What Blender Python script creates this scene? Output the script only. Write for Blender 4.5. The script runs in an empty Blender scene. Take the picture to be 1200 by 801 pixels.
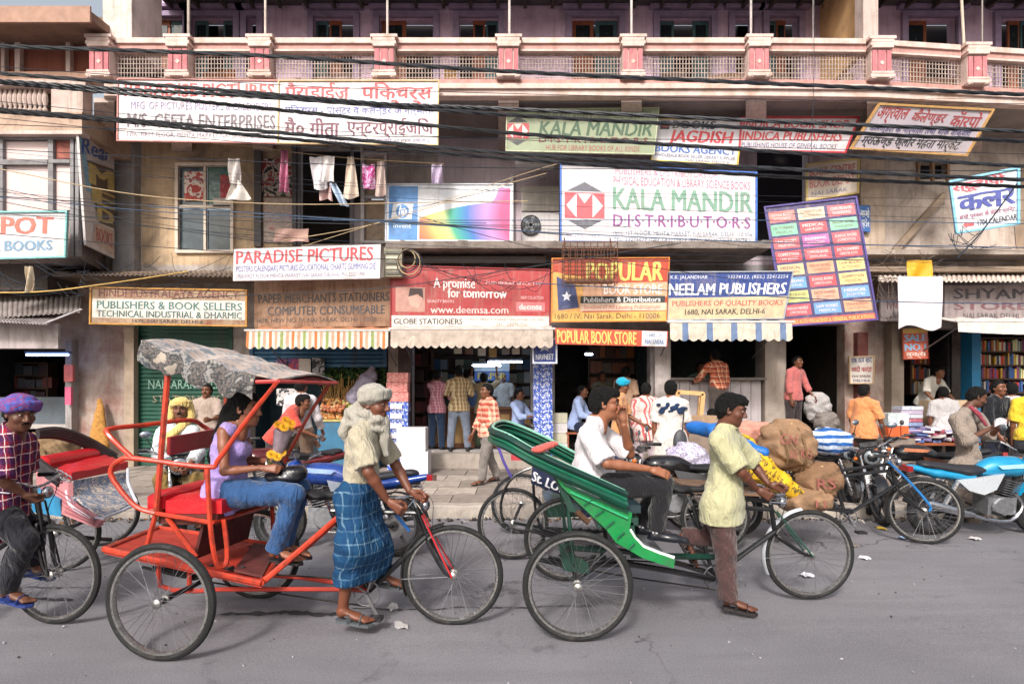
import bpy, math, random
import numpy as np
from mathutils import Vector, Matrix, Euler
random.seed(7)
R = math.radians
S = bpy.context.scene
COL = S.collection
# ---------------------------------------------------------------- camera, sky, sun
F, CX, HY, CH = 700.0, 600.0, 460.0, 1.64      # focal length in photo pixels, horizon row, eye height
def P(px, py, d):
    """world point seen at photo pixel (px, py) at distance d in front of the camera"""
    return Vector(((px - CX) * d / F, d, CH - (py - HY) * d / F))
def gd(py, z=0.0):
    """distance of a point at height z seen at row py"""
    return (CH - z) * F / (py - HY)
cam = bpy.data.cameras.new('camera')
cam.sensor_width = 36.0
cam.lens = 36.0 * F / 1200.0
cam.shift_y = (HY - 400.5) / 1200.0
cam.clip_start, cam.clip_end = 0.05, 600.0
co = bpy.data.objects.new('camera', cam)
COL.objects.link(co)
co.location = (0, 0, CH)
co.rotation_euler = (R(90), 0, 0)
S.camera = co
SUN_EL, SUN_AZ = 38.0, 196.0                   # degrees; azimuth measured from +Y towards +X
w = bpy.data.worlds.new('World')
S.world = w
w.use_nodes = True
nt = w.node_tree
bg = nt.nodes['Background']
sk = nt.nodes.new('ShaderNodeTexSky')
sk.sky_type = 'NISHITA'
sk.sun_disc = False
sk.sun_elevation = R(SUN_EL)
sk.sun_rotation = R(SUN_AZ)
sk.air_density = 1.6
sk.dust_density = 5.0
sk.ozone_density = 1.0
hs = nt.nodes.new('ShaderNodeHueSaturation')
hs.inputs['Saturation'].default_value = 0.45
nt.links.new(sk.outputs[0], hs.inputs['Color'])
nt.links.new(hs.outputs[0], bg.inputs['Color'])
bg.inputs['Strength'].default_value = 0.13
sl = bpy.data.lights.new('sun', 'SUN')
sl.energy = 2.3
sl.angle = R(9)
sl.color = (1.0, 0.95, 0.90)
so = bpy.data.objects.new('sun', sl)
COL.objects.link(so)
_d = Vector((math.sin(R(SUN_AZ)) * math.cos(R(SUN_EL)), math.cos(R(SUN_AZ)) * math.cos(R(SUN_EL)), math.sin(R(SUN_EL))))
so.rotation_euler = _d.to_track_quat('Z', 'Y').to_euler()
S.view_settings.view_transform = 'Standard'
S.view_settings.look = 'None'
S.view_settings.exposure = 0.62
S.view_settings.gamma = 1.0
S.cycles.max_bounces = 6

# ---------------------------------------------------------------- objects
MW = {}
def _props(o, label, cat, group, kind):
    if label: o['label'] = label
    if cat: o['category'] = cat
    if group: o['group'] = group
    if kind: o['kind'] = kind
def thing(name, label, cat, loc=(0, 0, 0), rotz=0.0, group=None, rot=None):
    o = bpy.data.objects.new(name, None)
    COL.objects.link(o)
    o.empty_display_size = 0.2
    o.location = loc
    o.rotation_euler = rot if rot else (0, 0, rotz)
    MW[o.name] = Matrix.LocRotScale(Vector(loc), o.rotation_euler, None)
    _props(o, label, cat, group, None)
    return o
def link(name, me, parent=None, loc=None, rot=None, scale=None, **k):
    o = bpy.data.objects.new(name, me)
    COL.objects.link(o)
    if parent is not None:
        o.parent = parent
        if parent.name in MW: MW[o.name] = MW[parent.name]
    if loc is not None: o.location = loc
    if rot is not None: o.rotation_euler = rot
    if scale is not None: o.scale = scale
    _props(o, k.get('label'), k.get('cat'), k.get('group'), k.get('kind'))
    return o
def copy_tree(o, parent=None, **k):
    c = o.copy()
    COL.objects.link(c)
    if parent is not None: c.parent = parent
    for ch in list(o.children): copy_tree(ch, c)
    for a, b in k.items(): c[{'cat': 'category'}.get(a, a)] = b
    return c
def V(*a): return Vector(a)

class MB:
    """collects shapes into one mesh"""
    def __init__(s): s.v = []; s.f = []; s.m = []; s.slot = 0; s.M = None
    def add(s, vs, fs, slot=None):
        n = len(s.v)
        if s.M is not None: vs = [s.M @ Vector(p) for p in vs]
        s.v += [tuple(p) for p in vs]
        s.f += [tuple(i + n for i in f) for f in fs]
        s.m += [s.slot if slot is None else slot] * len(fs)
        return s
    def box(s, c, z, rot=None, slot=None):
        hx, hy, hz = z[0] / 2, z[1] / 2, z[2] / 2
        vs = [Vector((a * hx, b * hy, e * hz)) for a in (-1, 1) for b in (-1, 1) for e in (-1, 1)]
        if rot is not None:
            m = rot if isinstance(rot, Matrix) else Euler(rot).to_matrix()
            vs = [m @ p for p in vs]
        c = Vector(c)
        return s.add([p + c for p in vs], [(0, 1, 3, 2), (4, 6, 7, 5), (0, 4, 5, 1), (2, 3, 7, 6), (0, 2, 6, 4), (1, 5, 7, 3)], slot)
    def bar(s, a, b, w, h, up=(0, 0, 1), slot=None):
        a, b = Vector(a), Vector(b)
        d = (b - a); L = d.length
        if L < 1e-6: return s
        d.normalize(); x = d.cross(Vector(up))
        if x.length < 1e-3: x = d.cross(Vector((1, 0, 0)))
        x.normalize(); y = x.cross(d)
        return s.box((a + b) / 2, (w, L, h), Matrix((x, d, y)).transposed(), slot)
    def tube(s, pts, r, n=6, closed=False, slot=None, cap=True):
        pts = [Vector(p) for p in pts]
        N = len(pts)
        rs = r if isinstance(r, (list, tuple)) else [r] * N
        t0 = pts[1] - pts[0]
        ref = Vector((0, 0, 1)) if abs(t0.normalized().z) < .9 else Vector((1, 0, 0))
        vs = []; prev = None
        for i, p in enumerate(pts):
            if closed: t = pts[(i + 1) % N] - pts[i - 1]
            else: t = pts[min(i + 1, N - 1)] - pts[max(i - 1, 0)]
            t.normalize()
            x = (prev if prev is not None else ref.cross(t))
            x = x - t * x.dot(t)
            if x.length < 1e-6: x = t.orthogonal()
            x.normalize(); prev = x; y = t.cross(x)
            for k in range(n):
                a = 2 * math.pi * k / n
                vs.append(p + (x * math.cos(a) + y * math.sin(a)) * rs[i])
        fs = []
        for i in range(N if closed else N - 1):
            j = (i + 1) % N
            for k in range(n):
                fs.append((i * n + k, i * n + (k + 1) % n, j * n + (k + 1) % n, j * n + k))
        if cap and not closed:
            fs.append(tuple(range(n))[::-1]); fs.append(tuple((N - 1) * n + k for k in range(n)))
        return s.add(vs, fs, slot)
    def torus(s, c, Rr, r, axis=(0, 1, 0), N=40, n=8, a0=0, a1=360, slot=None, flat=1.0):
        ax = Vector(axis).normalized()
        x = ax.orthogonal().normalized() if abs(ax.z) > .9 else Vector((0, 0, 1)).cross(ax).normalized()
        y = ax.cross(x); c = Vector(c)
        full = abs(a1 - a0) >= 360
        vs = []; fs = []
        M = N if full else N + 1
        for i in range(M):
            t = R(a0 + (a1 - a0) * i / N)
            e = x * math.cos(t) - y * math.sin(t) if False else x * math.cos(t) + y * math.sin(t)
            for k in range(n):
                b = 2 * math.pi * k / n
                vs.append(c + e * (Rr + r * math.cos(b)) + ax * (r * flat * math.sin(b)))
        for i in range(N):
            j = (i + 1) % M
            for k in range(n): fs.append((i * n + k, i * n + (k + 1) % n, j * n + (k + 1) % n, j * n + k))
        return s.add(vs, fs, slot)
    def ell(s, c, r, rot=None, nu=12, nv=8, slot=None):
        m = rot if isinstance(rot, Matrix) else (Euler(rot).to_matrix() if rot else Matrix.Identity(3))
        vs = []; fs = []; c = Vector(c)
        for j in range(1, nv):
            ph = math.pi * j / nv
            for i in range(nu):
                t = 2 * math.pi * i / nu
                vs.append(c + m @ Vector((r[0] * math.sin(ph) * math.cos(t), r[1] * math.sin(ph) * math.sin(t), r[2] * math.cos(ph))))
        a = len(vs); vs += [c + m @ Vector((0, 0, r[2])), c + m @ Vector((0, 0, -r[2]))]
        for i in range(nu):
            k = (i + 1) % nu
            fs.append((a, i, k)); b = (nv - 2) * nu; fs.append((a + 1, b + k, b + i))
            for j in range(nv - 2): fs.append((j * nu + i, (j + 1) * nu + i, (j + 1) * nu + k, j * nu + k))
        return s.add(vs, fs, slot)
    def prism(s, poly, off, slot=None):
        """polygon (3-D points) pushed along the vector off"""
        n = len(poly); off = Vector(off)
        vs = [Vector(p) for p in poly] + [Vector(p) + off for p in poly]
        fs = [tuple(range(n))[::-1], tuple(range(n, 2 * n))]
        fs += [(i, (i + 1) % n, n + (i + 1) % n, n + i) for i in range(n)]
        return s.add(vs, fs, slot)
    def loft(s, rings, slot=None, cap=True, closed=True):
        n = len(rings[0]); vs = [p for q in rings for p in q]; fs = []
        for i in range(len(rings) - 1):
            for k in range(n if closed else n - 1): fs.append((i * n + k, i * n + (k + 1) % n, (i + 1) * n + (k + 1) % n, (i + 1) * n + k))
        if cap: fs.append(tuple(range(n))[::-1]); fs.append(tuple((len(rings) - 1) * n + k for k in range(n)))
        return s.add(vs, fs, slot)
    def lathe(s, c, prof, n=12, axis='z', slot=None):
        c = Vector(c); rings = []
        for r, h in prof:
            q = []
            for k in range(n):
                t = 2 * math.pi * k / n
                a, b = r * math.cos(t), r * math.sin(t)
                q.append(c + (Vector((a, b, h)) if axis == 'z' else Vector((a, h, -b)) if axis == 'y' else Vector((h, a, b))))
            rings.append(q)
        return s.loft(rings, slot)
    def sheet(s, fn, nu, nv, th=0.0, slot=None):
        """surface point grid fn(u,v); th: thickness"""
        g = [[Vector(fn(i / nu, j / nv)) for i in range(nu + 1)] for j in range(nv + 1)]
        vs = [p for row in g for p in row]; W = nu + 1; H = nv + 1
        fs = [(j * W + i, j * W + i + 1, (j + 1) * W + i + 1, (j + 1) * W + i) for j in range(nv) for i in range(nu)]
        if th:
            n0 = len(vs); nn = []
            for j in range(H):
                for i in range(W):
                    a = g[j][min(i + 1, nu)] - g[j][max(i - 1, 0)]
                    b = g[min(j + 1, nv)][i] - g[max(j - 1, 0)][i]
                    q = a.cross(b); q.normalize(); nn.append(g[j][i] - q * th)
            vs += nn
            fs += [tuple(n0 + k for k in reversed(f)) for f in list(fs)]
            edge = [i for i in range(W)] + [j * W + nu for j in range(1, H)] + [nv * W + i for i in range(nu - 1, -1, -1)] + [j * W for j in range(nv - 1, 0, -1)]
            for k in range(len(edge)):
                a, b = edge[k], edge[(k + 1) % len(edge)]
                fs.append((b, a, a + n0, b + n0))
        return s.add(vs, fs, slot)
    def mesh(s, name, mats, smooth=False, inv=None):
        me = bpy.data.meshes.new(name)
        vs = s.v
        if inv is not None: vs = [tuple(inv @ Vector(p)) for p in vs]
        me.from_pydata(vs, [], s.f)
        mats = mats if isinstance(mats, (list, tuple)) else [mats]
        for m in mats: me.materials.append(m)
        if len(mats) > 1: me.polygons.foreach_set('material_index', s.m)
        if smooth: me.polygons.foreach_set('use_smooth', [True] * len(s.f))
        me.update()
        if smooth == 'auto' or smooth == 1: 
            try: me.set_sharp_from_angle(angle=R(40))
            except Exception: pass
        return me
    def build(s, name, mats, parent=None, smooth=False, local=False, **k):
        inv = None
        if parent is not None and not local and parent.name in MW: inv = MW[parent.name].inverted()
        return link(name, s.mesh(name, mats, smooth, inv), parent, **k)
def solo(name, mb, mats, label, cat, group=None, smooth=False, kind=None, origin=None):
    """a thing that is one mesh, its origin at the base of its own geometry"""
    a = np.array(mb.v)
    o0 = Vector(origin) if origin is not None else Vector(((a[:, 0].min() + a[:, 0].max()) / 2, (a[:, 1].min() + a[:, 1].max()) / 2, a[:, 2].min()))
    o = link(name, mb.mesh(name, mats, smooth, Matrix.Translation(-o0)), None, loc=o0, label=label, cat=cat, group=group, kind=kind)
    MW[o.name] = Matrix.Translation(o0)
    return o
def struct(name, mb, mats, smooth=False, parent=None):
    o = mb.build(name, mats, parent, smooth)
    if parent is None: o['kind'] = 'structure'
    return o
def thicken(pts, n=3):
    """Catmull-Rom through points"""
    pts = [Vector(p) for p in pts]; out = []
    for i in range(len(pts) - 1):
        a = pts[max(i - 1, 0)]; b = pts[i]; c = pts[i + 1]; d = pts[min(i + 2, len(pts) - 1)]
        for k in range(n):
            t = k / n
            out.append(.5 * ((2 * b) + (c - a) * t + (2 * a - 5 * b + 4 * c - d) * t * t + (3 * b - a - 3 * c + d) * t ** 3))
    out.append(pts[-1]); return out

# ---------------------------------------------------------------- materials
def fade(h, t=.16):
    c = srgb(h); g = sum(c) / 3 * .6 + .16; return tuple(round(x * (1 - t) + g * t, 4) for x in c)
def GRAD(stops):
    m, n, b = _new('rainbow_print'); s = n.nodes.new('ShaderNodeSeparateXYZ'); n.links.new(_co(n, 'Generated'), s.inputs[0])
    w_ = _math(n, 'MULTIPLY', _math(n, 'SINE', _math(n, 'MULTIPLY', s.outputs[2], 3.1)), .10); f = _math(n, 'ADD', s.outputs[0], w_)
    r = n.nodes.new('ShaderNodeValToRGB'); e = r.color_ramp.elements; e[0].position = stops[0][0]; e[0].color = (*srgb(stops[0][1]), 1); e[1].position = stops[-1][0]; e[1].color = (*srgb(stops[-1][1]), 1)
    for p, c in stops[1:-1]: k = e.new(p); k.color = (*srgb(c), 1)
    n.links.new(f, r.inputs[0]); n.links.new(r.outputs[0], b.inputs['Base Color']); b.inputs['Roughness'].default_value = .5; return m
MATS = {}
def srgb(h):
    if isinstance(h, (tuple, list)): return tuple(h)
    h = h.lstrip('#'); h = ''.join(x * 2 for x in h) if len(h) == 3 else h; c = [int(h[i:i + 2], 16) / 255 for i in (0, 2, 4)]
    return tuple(x / 12.92 if x <= .04045 else ((x + .055) / 1.055) ** 2.4 for x in c)
def _new(key):
    m = bpy.data.materials.new(key); m.use_nodes = True
    n = m.node_tree; b = n.nodes['Principled BSDF']
    return m, n, b
def _noise(n, co, scale, detail=4, rough=.55, dist=0):
    t = n.nodes.new('ShaderNodeTexNoise'); t.inputs['Scale'].default_value = scale
    t.inputs['Detail'].default_value = detail; t.inputs['Roughness'].default_value = rough
    t.inputs['Distortion'].default_value = dist
    n.links.new(co, t.inputs['Vector']); return t.outputs['Fac']
def _ramp(n, f, a, b):
    r = n.nodes.new('ShaderNodeMapRange'); r.inputs['From Min'].default_value = a; r.inputs['From Max'].default_value = b
    n.links.new(f, r.inputs['Value']); return r.outputs['Result']
def _mix(n, f, a, b, mode='MIX'):
    x = n.nodes.new('ShaderNodeMix'); x.data_type = 'RGBA'; x.blend_type = mode
    for s_, v_ in ((0, f), (6, a), (7, b)):
        if isinstance(v_, (tuple, list)): x.inputs[s_].default_value = (*v_[:3], 1)
        elif isinstance(v_, (int, float)): x.inputs[s_].default_value = v_
        else: n.links.new(v_, x.inputs[s_])
    return x.outputs[2]
def _math(n, op, a, b=None):
    x = n.nodes.new('ShaderNodeMath'); x.operation = op
    for i, v_ in enumerate((a, b)):
        if v_ is None: continue
        if isinstance(v_, (int, float)): x.inputs[i].default_value = v_
        else: n.links.new(v_, x.inputs[i])
    return x.outputs[0]
def _co(n, kind='Object', scale=None):
    t = n.nodes.new('ShaderNodeTexCoord'); o = t.outputs[kind]
    if scale:
        mp = n.nodes.new('ShaderNodeMapping'); mp.inputs['Scale'].default_value = scale
        n.links.new(o, mp.inputs['Vector']); o = mp.outputs[0]
    return o
def _bump(n, b, h, strength=.3, dist=.01):
    u = n.nodes.new('ShaderNodeBump'); u.inputs['Strength'].default_value = strength; u.inputs['Distance'].default_value = dist
    n.links.new(h, u.inputs['Height']); n.links.new(u.outputs[0], b.inputs['Normal'])
def M(col, rough=.6, metal=0, var=.18, sc=6, dirt=0, dirtcol='#4a4038', bump=.15, bsc=60, streak=0, spec=.5, coat=0, alpha=1, dsc=2.2, trans=0):
    """general worn surface: colour varied by noise, patches of dirt, rain streaks, fine relief"""
    key = ('M', str(col), rough, metal, var, sc, dirt, str(dirtcol), bump, bsc, streak, spec, coat, alpha, dsc, trans)
    if key in MATS: return MATS[key]
    m, n, b = _new('surface'); c = srgb(col); co = _co(n)
    out = c
    if var:
        f = _noise(n, co, sc, 5)
        f = _ramp(n, f, .3, .7)
        out = _mix(n, f, tuple(x * (1 - var) for x in c), tuple(min(x * (1 + var), 1) for x in c))
    if dirt:
        f = _ramp(n, _noise(n, co, dsc, 8, .7, .6), .62 - dirt * .25, .72)
        f = _math(n, 'MULTIPLY', f, min(dirt * 1.4, .95))
        out = _mix(n, f, out, srgb(dirtcol))
    if streak:
        cs = _co(n, 'Object', (9, 9, .55))
        f = _ramp(n, _noise(n, cs, 1.6, 6, .65), .5, .78)
        f = _math(n, 'MULTIPLY', f, streak)
        out = _mix(n, f, out, srgb(dirtcol))
    if out is c: b.inputs['Base Color'].default_value = (*c, 1)
    else: n.links.new(out, b.inputs['Base Color'])
    b.inputs['Roughness'].default_value = rough
    if rough < .9 and var:
        rr = _ramp(n, _noise(n, co, sc * 2.3, 3), .3, .7); rr2 = n.nodes.new('ShaderNodeMapRange')
        n.links.new(rr, rr2.inputs['Value']); rr2.inputs['To Min'].default_value = max(rough - .12, .02); rr2.inputs['To Max'].default_value = min(rough + .15, 1)
        n.links.new(rr2.outputs[0], b.inputs['Roughness'])
    b.inputs['Metallic'].default_value = metal
    b.inputs['Specular IOR Level'].default_value = spec
    if coat: b.inputs['Coat Weight'].default_value = coat; b.inputs['Coat Roughness'].default_value = .12
    if trans: b.inputs['Transmission Weight'].default_value = trans
    if alpha < 1: b.inputs['Alpha'].default_value = alpha
    if bump: _bump(n, b, _noise(n, co, bsc, 4, .6), bump, .01)
    MATS[key] = m; return m
def EM(col, st=1.0):
    key = ('E', str(col), st)
    if key in MATS: return MATS[key]
    m, n, b = _new('lamp_glow'); c = srgb(col)
    b.inputs['Base Color'].default_value = (*c, 1); b.inputs['Emission Color'].default_value = (*c, 1); b.inputs['Emission Strength'].default_value = st
    MATS[key] = m; return m
def _fold(n, co):
    mp = n.nodes.new('ShaderNodeMapping'); mp.inputs['Scale'].default_value = (1.25, 1.25, .5); mp.inputs['Rotation'].default_value = (.25, .2, 0); n.links.new(co, mp.inputs['Vector']); o = None
    for sc, wt, di in ((9, 1.0, 1.0), (21, .4, .7)):
        f = _math(n, 'MULTIPLY', _math(n, 'ABSOLUTE', _math(n, 'SUBTRACT', _noise(n, mp.outputs[0], sc, 2, .5, di), .5)), -wt); o = f if o is None else _math(n, 'ADD', o, f)
    return o
def CLOTH(col, var=.1, bump=.35, rough=.9, sheen=.2, weave=400):
    key = ('C', str(col), var, bump)
    if key in MATS: return MATS[key]
    m, n, b = _new('cloth'); c = srgb(col); co = _co(n)
    f = _ramp(n, _noise(n, co, 7, 4), .3, .7)
    n.links.new(_mix(n, f, tuple(x * (1 - var) for x in c), tuple(min(1, x * (1 + var)) for x in c)), b.inputs['Base Color'])
    b.inputs['Roughness'].default_value = rough; b.inputs['Specular IOR Level'].default_value = .2
    b.inputs['Sheen Weight'].default_value = sheen
    h = _fold(n, co)
    _bump(n, b, h, min(bump * 2.2, 1), .05)
    MATS[key] = m; return m
def PLAID(base, lines, bump=.3):
    """woven checks; lines: (axis 0/1/2, period m, width fraction, phase, colour, weight)"""
    m, n, b = _new('checked_cloth'); co = _co(n)
    sep = n.nodes.new('ShaderNodeSeparateXYZ'); n.links.new(co, sep.inputs[0])
    wob = _noise(n, co, 6, 3)
    out = srgb(base)
    for ax, per, wd, ph, col, wt in lines:
        if ax == 3: src = _math(n, 'ADD', sep.outputs[0], sep.outputs[1])
        elif ax == 4: src = _math(n, 'SUBTRACT', sep.outputs[0], sep.outputs[1])
        else: src = sep.outputs[ax]
        src = _math(n, 'ADD', src, _math(n, 'MULTIPLY', wob, .05))
        x = _math(n, 'FRACT', _math(n, 'ADD', _math(n, 'DIVIDE', src, per), 100 + ph))
        f = _math(n, 'MULTIPLY', _math(n, 'LESS_THAN', x, wd), wt)
        out = _mix(n, f, out, srgb(col))
    n.links.new(out, b.inputs['Base Color'])
    b.inputs['Roughness'].default_value = .9; b.inputs['Specular IOR Level'].default_value = .2
    _bump(n, b, _fold(n, co), min(bump * 2.2, 1), .05)
    return m
def BLOTCH(cols, sc=30, det=3, rough=.6, bump=.2, dist=.5, soft=False):
    """print of irregular coloured patches (magazine covers, patterned packing paper)"""
    m, n, b = _new('printed'); co = _co(n)
    f = _noise(n, co, sc, det, .6, dist)
    r = n.nodes.new('ShaderNodeValToRGB'); r.color_ramp.interpolation = 'LINEAR' if soft else 'CONSTANT'
    els = r.color_ramp.elements
    while len(els) > 1: els.remove(els[-1])
    els[0].position = 0; els[0].color = (*srgb(cols[0]), 1)
    for i, c in enumerate(cols[1:]):
        e = els.new(.36 + .28 * i / max(len(cols) - 2, 1)); e.color = (*srgb(c), 1)
    n.links.new(f, r.inputs[0]); n.links.new(r.outputs[0], b.inputs['Base Color'])
    b.inputs['Roughness'].default_value = rough
    if bump: _bump(n, b, f, bump, .01)
    return m
def SKIN(col='#8a5a3c'):
    key = ('S', col)
    if key in MATS: return MATS[key]
    m, n, b = _new('skin'); c = tuple(x * 1.03 for x in srgb(col)); co = _co(n)
    f = _ramp(n, _noise(n, co, 14, 4), .3, .7)
    n.links.new(_mix(n, f, tuple(x * .85 for x in c), (c[0] * 1.12, c[1] * 1.05, c[2] * 1.02)), b.inputs['Base Color'])
    b.inputs['Roughness'].default_value = .5
    b.inputs['Subsurface Weight'].default_value = .08; b.inputs['Subsurface Radius'].default_value = (.02, .008, .004)
    b.inputs['Subsurface Scale'].default_value = .4
    _bump(n, b, _noise(n, co, 180, 3), .12, .002)
    MATS[key] = m; return m
HAIR = M('#070605', .55, var=.4, sc=40, bump=1.0, bsc=260, spec=.25)
CHROME = M('#b8b8bc', .22, 1, var=.12, sc=20, bump=0)
STEEL = M('#8b8c90', .38, .9, var=.2, sc=14, bump=.1)
RUBBER = M('#161617', .8, 0, var=.3, sc=9, dirt=.25, dirtcol='#5c554e', bump=.3, bsc=90)
BLACK = M('#121214', .35, 0, var=.3, sc=12, dirt=.25, dirtcol='#3b3732', bump=.1, coat=.3)
BLACKMAT = M('#17171a', .62, 0, var=.25, sc=10, bump=.35, bsc=140)
# ---------------------------------------------------------------- smooth bodies and cloth from blended volumes
def surf(field, org, h):
    """surface nets over a sampled volume: vertices and quads of its zero level"""
    s = field < 0
    nx, ny, nz = field.shape
    cs = [(i, j, k) for i in (0, 1) for j in (0, 1) for k in (0, 1)]
    def sl(a, o): return a[o[0]:nx - 1 + o[0], o[1]:ny - 1 + o[1], o[2]:nz - 1 + o[2]]
    cnt = sum(sl(s, o).astype(np.int8) for o in cs)
    act = (cnt > 0) & (cnt < 8)
    idx = np.argwhere(act)
    if len(idx) == 0: return np.zeros((0, 3)), np.zeros((0, 4), int)
    acc = np.zeros((len(idx), 3)); n = np.zeros(len(idx))
    corner = {o: field[idx[:, 0] + o[0], idx[:, 1] + o[1], idx[:, 2] + o[2]] for o in cs}
    for o in cs:
        for ax in range(3):
            if o[ax] == 0:
                q = list(o); q[ax] = 1; q = tuple(q)
                a, b = corner[o], corner[q]
                c = (a < 0) != (b < 0)
                t = np.where(c, a / np.where(c, a - b, 1), 0)
                p = np.array(o, float)[None, :].repeat(len(idx), 0); p[:, ax] += t
                acc += p * c[:, None]; n += c
    verts = np.array(org) + (idx + acc / n[:, None]) * h
    ids = -np.ones(act.shape, int); ids[act] = np.arange(len(idx))
    faces = []
    for ax in range(3):
        u, v = (ax + 1) % 3, (ax + 2) % 3
        a = [slice(None)] * 3; b = [slice(None)] * 3
        a[ax] = slice(0, -1); b[ax] = slice(1, None)
        s0, s1 = s[tuple(a)], s[tuple(b)]
        e = np.argwhere(s0 != s1)
        e = e[(e[:, u] > 0) & (e[:, v] > 0) & (e[:, u] < field.shape[u] - 1) & (e[:, v] < field.shape[v] - 1)]
        flip = s0[e[:, 0], e[:, 1], e[:, 2]]
        def g(du, dv):
            q = e.copy(); q[:, u] -= du; q[:, v] -= dv
            return ids[q[:, 0], q[:, 1], q[:, 2]]
        qd = np.stack([g(1, 1), g(0, 1), g(0, 0), g(1, 0)], 1)
        qd[~flip] = qd[~flip][:, ::-1]
        faces.append(qd)
    fs = np.concatenate(faces); fs = fs[(fs >= 0).all(1)]
    return verts, fs
class SDF:
    def __init__(s, h=.012, k=.03): s.p = []; s.h = h; s.k = k; s.cuts = []; s.amp = 0; s.ff = 1; s.fdir = None
    def cone(s, a, b, ra, rb, k=None, flat=None, ca=False, cb=False, sub=False):
        s.p.append(('c', np.array(a, float), np.array(b, float), ra, rb, s.k if k is None else k, flat, ca, cb, sub)); return s
    def chain(s, pts, rs, k=None, **q):
        for i in range(len(pts) - 1): s.cone(pts[i], pts[i + 1], rs[i], rs[i + 1], k, **q)
        return s
    def ell(s, c, r, rot=None, k=None, sub=False):
        s.p.append(('e', np.array(c, float), np.array(r, float), None if rot is None else np.array(rot, float), None, s.k if k is None else k, None, 0, 0, sub)); return s
    def cut(s, p, n): s.cuts.append((np.array(p, float), np.array(n, float) / np.linalg.norm(n))); return s
    def mesh(s, post=None):
        h = s.h; lo = np.full(3, 1e9); hi = np.full(3, -1e9); bb = []
        for q in s.p:
            if q[0] == 'c':
                m = max(q[3], q[4]); l = np.minimum(q[1] - m, q[2] - m); u = np.maximum(q[1] + m, q[2] + m)
            else: m = q[2].max() if q[3] is not None else q[2]; l = q[1] - m; u = q[1] + m
            bb.append((l, u))
            if not q[9]: lo = np.minimum(lo, l); hi = np.maximum(hi, u)
        pad = 3 * h + s.amp; lo -= pad; hi += pad
        n = np.ceil((hi - lo) / h).astype(int) + 1
        fld = np.full(n, 1.0, np.float32)
        ax = [lo[i] + h * np.arange(n[i]) for i in range(3)]
        for q, (l, u) in zip(s.p, bb):
            mg = q[5] + 2 * h + s.amp + .01
            i0 = np.clip(np.floor((l - mg - lo) / h).astype(int), 0, n); i1 = np.clip(np.ceil((u + mg - lo) / h).astype(int) + 1, 0, n)
            if (i1 <= i0).any(): continue
            X, Y, Z = np.meshgrid(*[ax[i][i0[i]:i1[i]].astype(np.float32) for i in range(3)], indexing='ij')
            if q[0] == 'c':
                a, b, ra, rb = q[1:5]; ab = b - a; L2 = max(ab @ ab, 1e-9)
                px, py, pz = X - a[0], Y - a[1], Z - a[2]
                t0 = (px * ab[0] + py * ab[1] + pz * ab[2]) / L2
                t = np.clip(t0, 0, 1)
                dx, dy, dz = px - t * ab[0], py - t * ab[1], pz - t * ab[2]
                if q[6] is not None:
                    nv, qq = q[6]; nv = np.array(nv, float); nv /= np.linalg.norm(nv)
                    e = (dx * nv[0] + dy * nv[1] + dz * nv[2]) * (1 / qq - 1)
                    dx, dy, dz = dx + e * nv[0], dy + e * nv[1], dz + e * nv[2]
                d = np.sqrt(dx * dx + dy * dy + dz * dz) - (ra + (rb - ra) * t)
                if q[6] is not None: d = d * (q[6][1] * .5 + .5)
                Ls = math.sqrt(L2)
                if q[7]: d = np.maximum(d, -t0 * Ls)
                if q[8]: d = np.maximum(d, (t0 - 1) * Ls)
            else:
                c, r, rot = q[1:4]; px, py, pz = X - c[0], Y - c[1], Z - c[2]
                if rot is not None:
                    px, py, pz = [rot[0][i] * px + rot[1][i] * py + rot[2][i] * pz for i in range(3)]
                k1 = np.sqrt((px / r[0]) ** 2 + (py / r[1]) ** 2 + (pz / r[2]) ** 2) + 1e-9
                k2 = np.sqrt((px / r[0] ** 2) ** 2 + (py / r[1] ** 2) ** 2 + (pz / r[2] ** 2) ** 2) + 1e-9
                d = k1 * (k1 - 1) / k2
            sub = tuple(slice(i0[i], i1[i]) for i in range(3)); c0 = fld[sub]; k = q[5]
            if q[9]:
                d = -d; hh = np.maximum(k - np.abs(c0 - d), 0) / max(k, 1e-6)
                fld[sub] = np.maximum(c0, d) + hh * hh * k * .25
            else:
                hh = np.maximum(k - np.abs(c0 - d), 0) / max(k, 1e-6)
                fld[sub] = np.minimum(c0, d) - hh * hh * k * .25
        if s.amp or s.cuts or post:
            X, Y, Z = np.meshgrid(*[a.astype(np.float32) for a in ax], indexing='ij')
            if s.amp:
                f = s.ff
                w1 = np.sin(9 * f * X + 3 * np.sin(7 * f * Z + 2) + 2.1 * np.sin(6 * f * Y)) 
                w2 = np.sin(9 * f * Z + 13 * f * X + 8 * f * Y + 2.6 * np.sin(5 * f * Y + 3 * f * X + 2.5 * f * Z + 1.3) + 1.7)
                w3 = np.sin(31 * f * (X + Y) + 13 * f * Z + 2 * np.sin(11 * f * Z))
                fld += s.amp * (.5 * w1 + .8 * (np.abs(w2) - .6) + .35 * (np.abs(w3) - .6))
            for p, nv in s.cuts: fld = np.maximum(fld, (X - p[0]) * nv[0] + (Y - p[1]) * nv[1] + (Z - p[2]) * nv[2])
            if post: fld = post(fld, X, Y, Z)
        fld[0] = fld[-1] = 1; fld[:, 0] = fld[:, -1] = 1; fld[:, :, 0] = fld[:, :, -1] = 1
        return surf(fld, lo, h)
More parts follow.
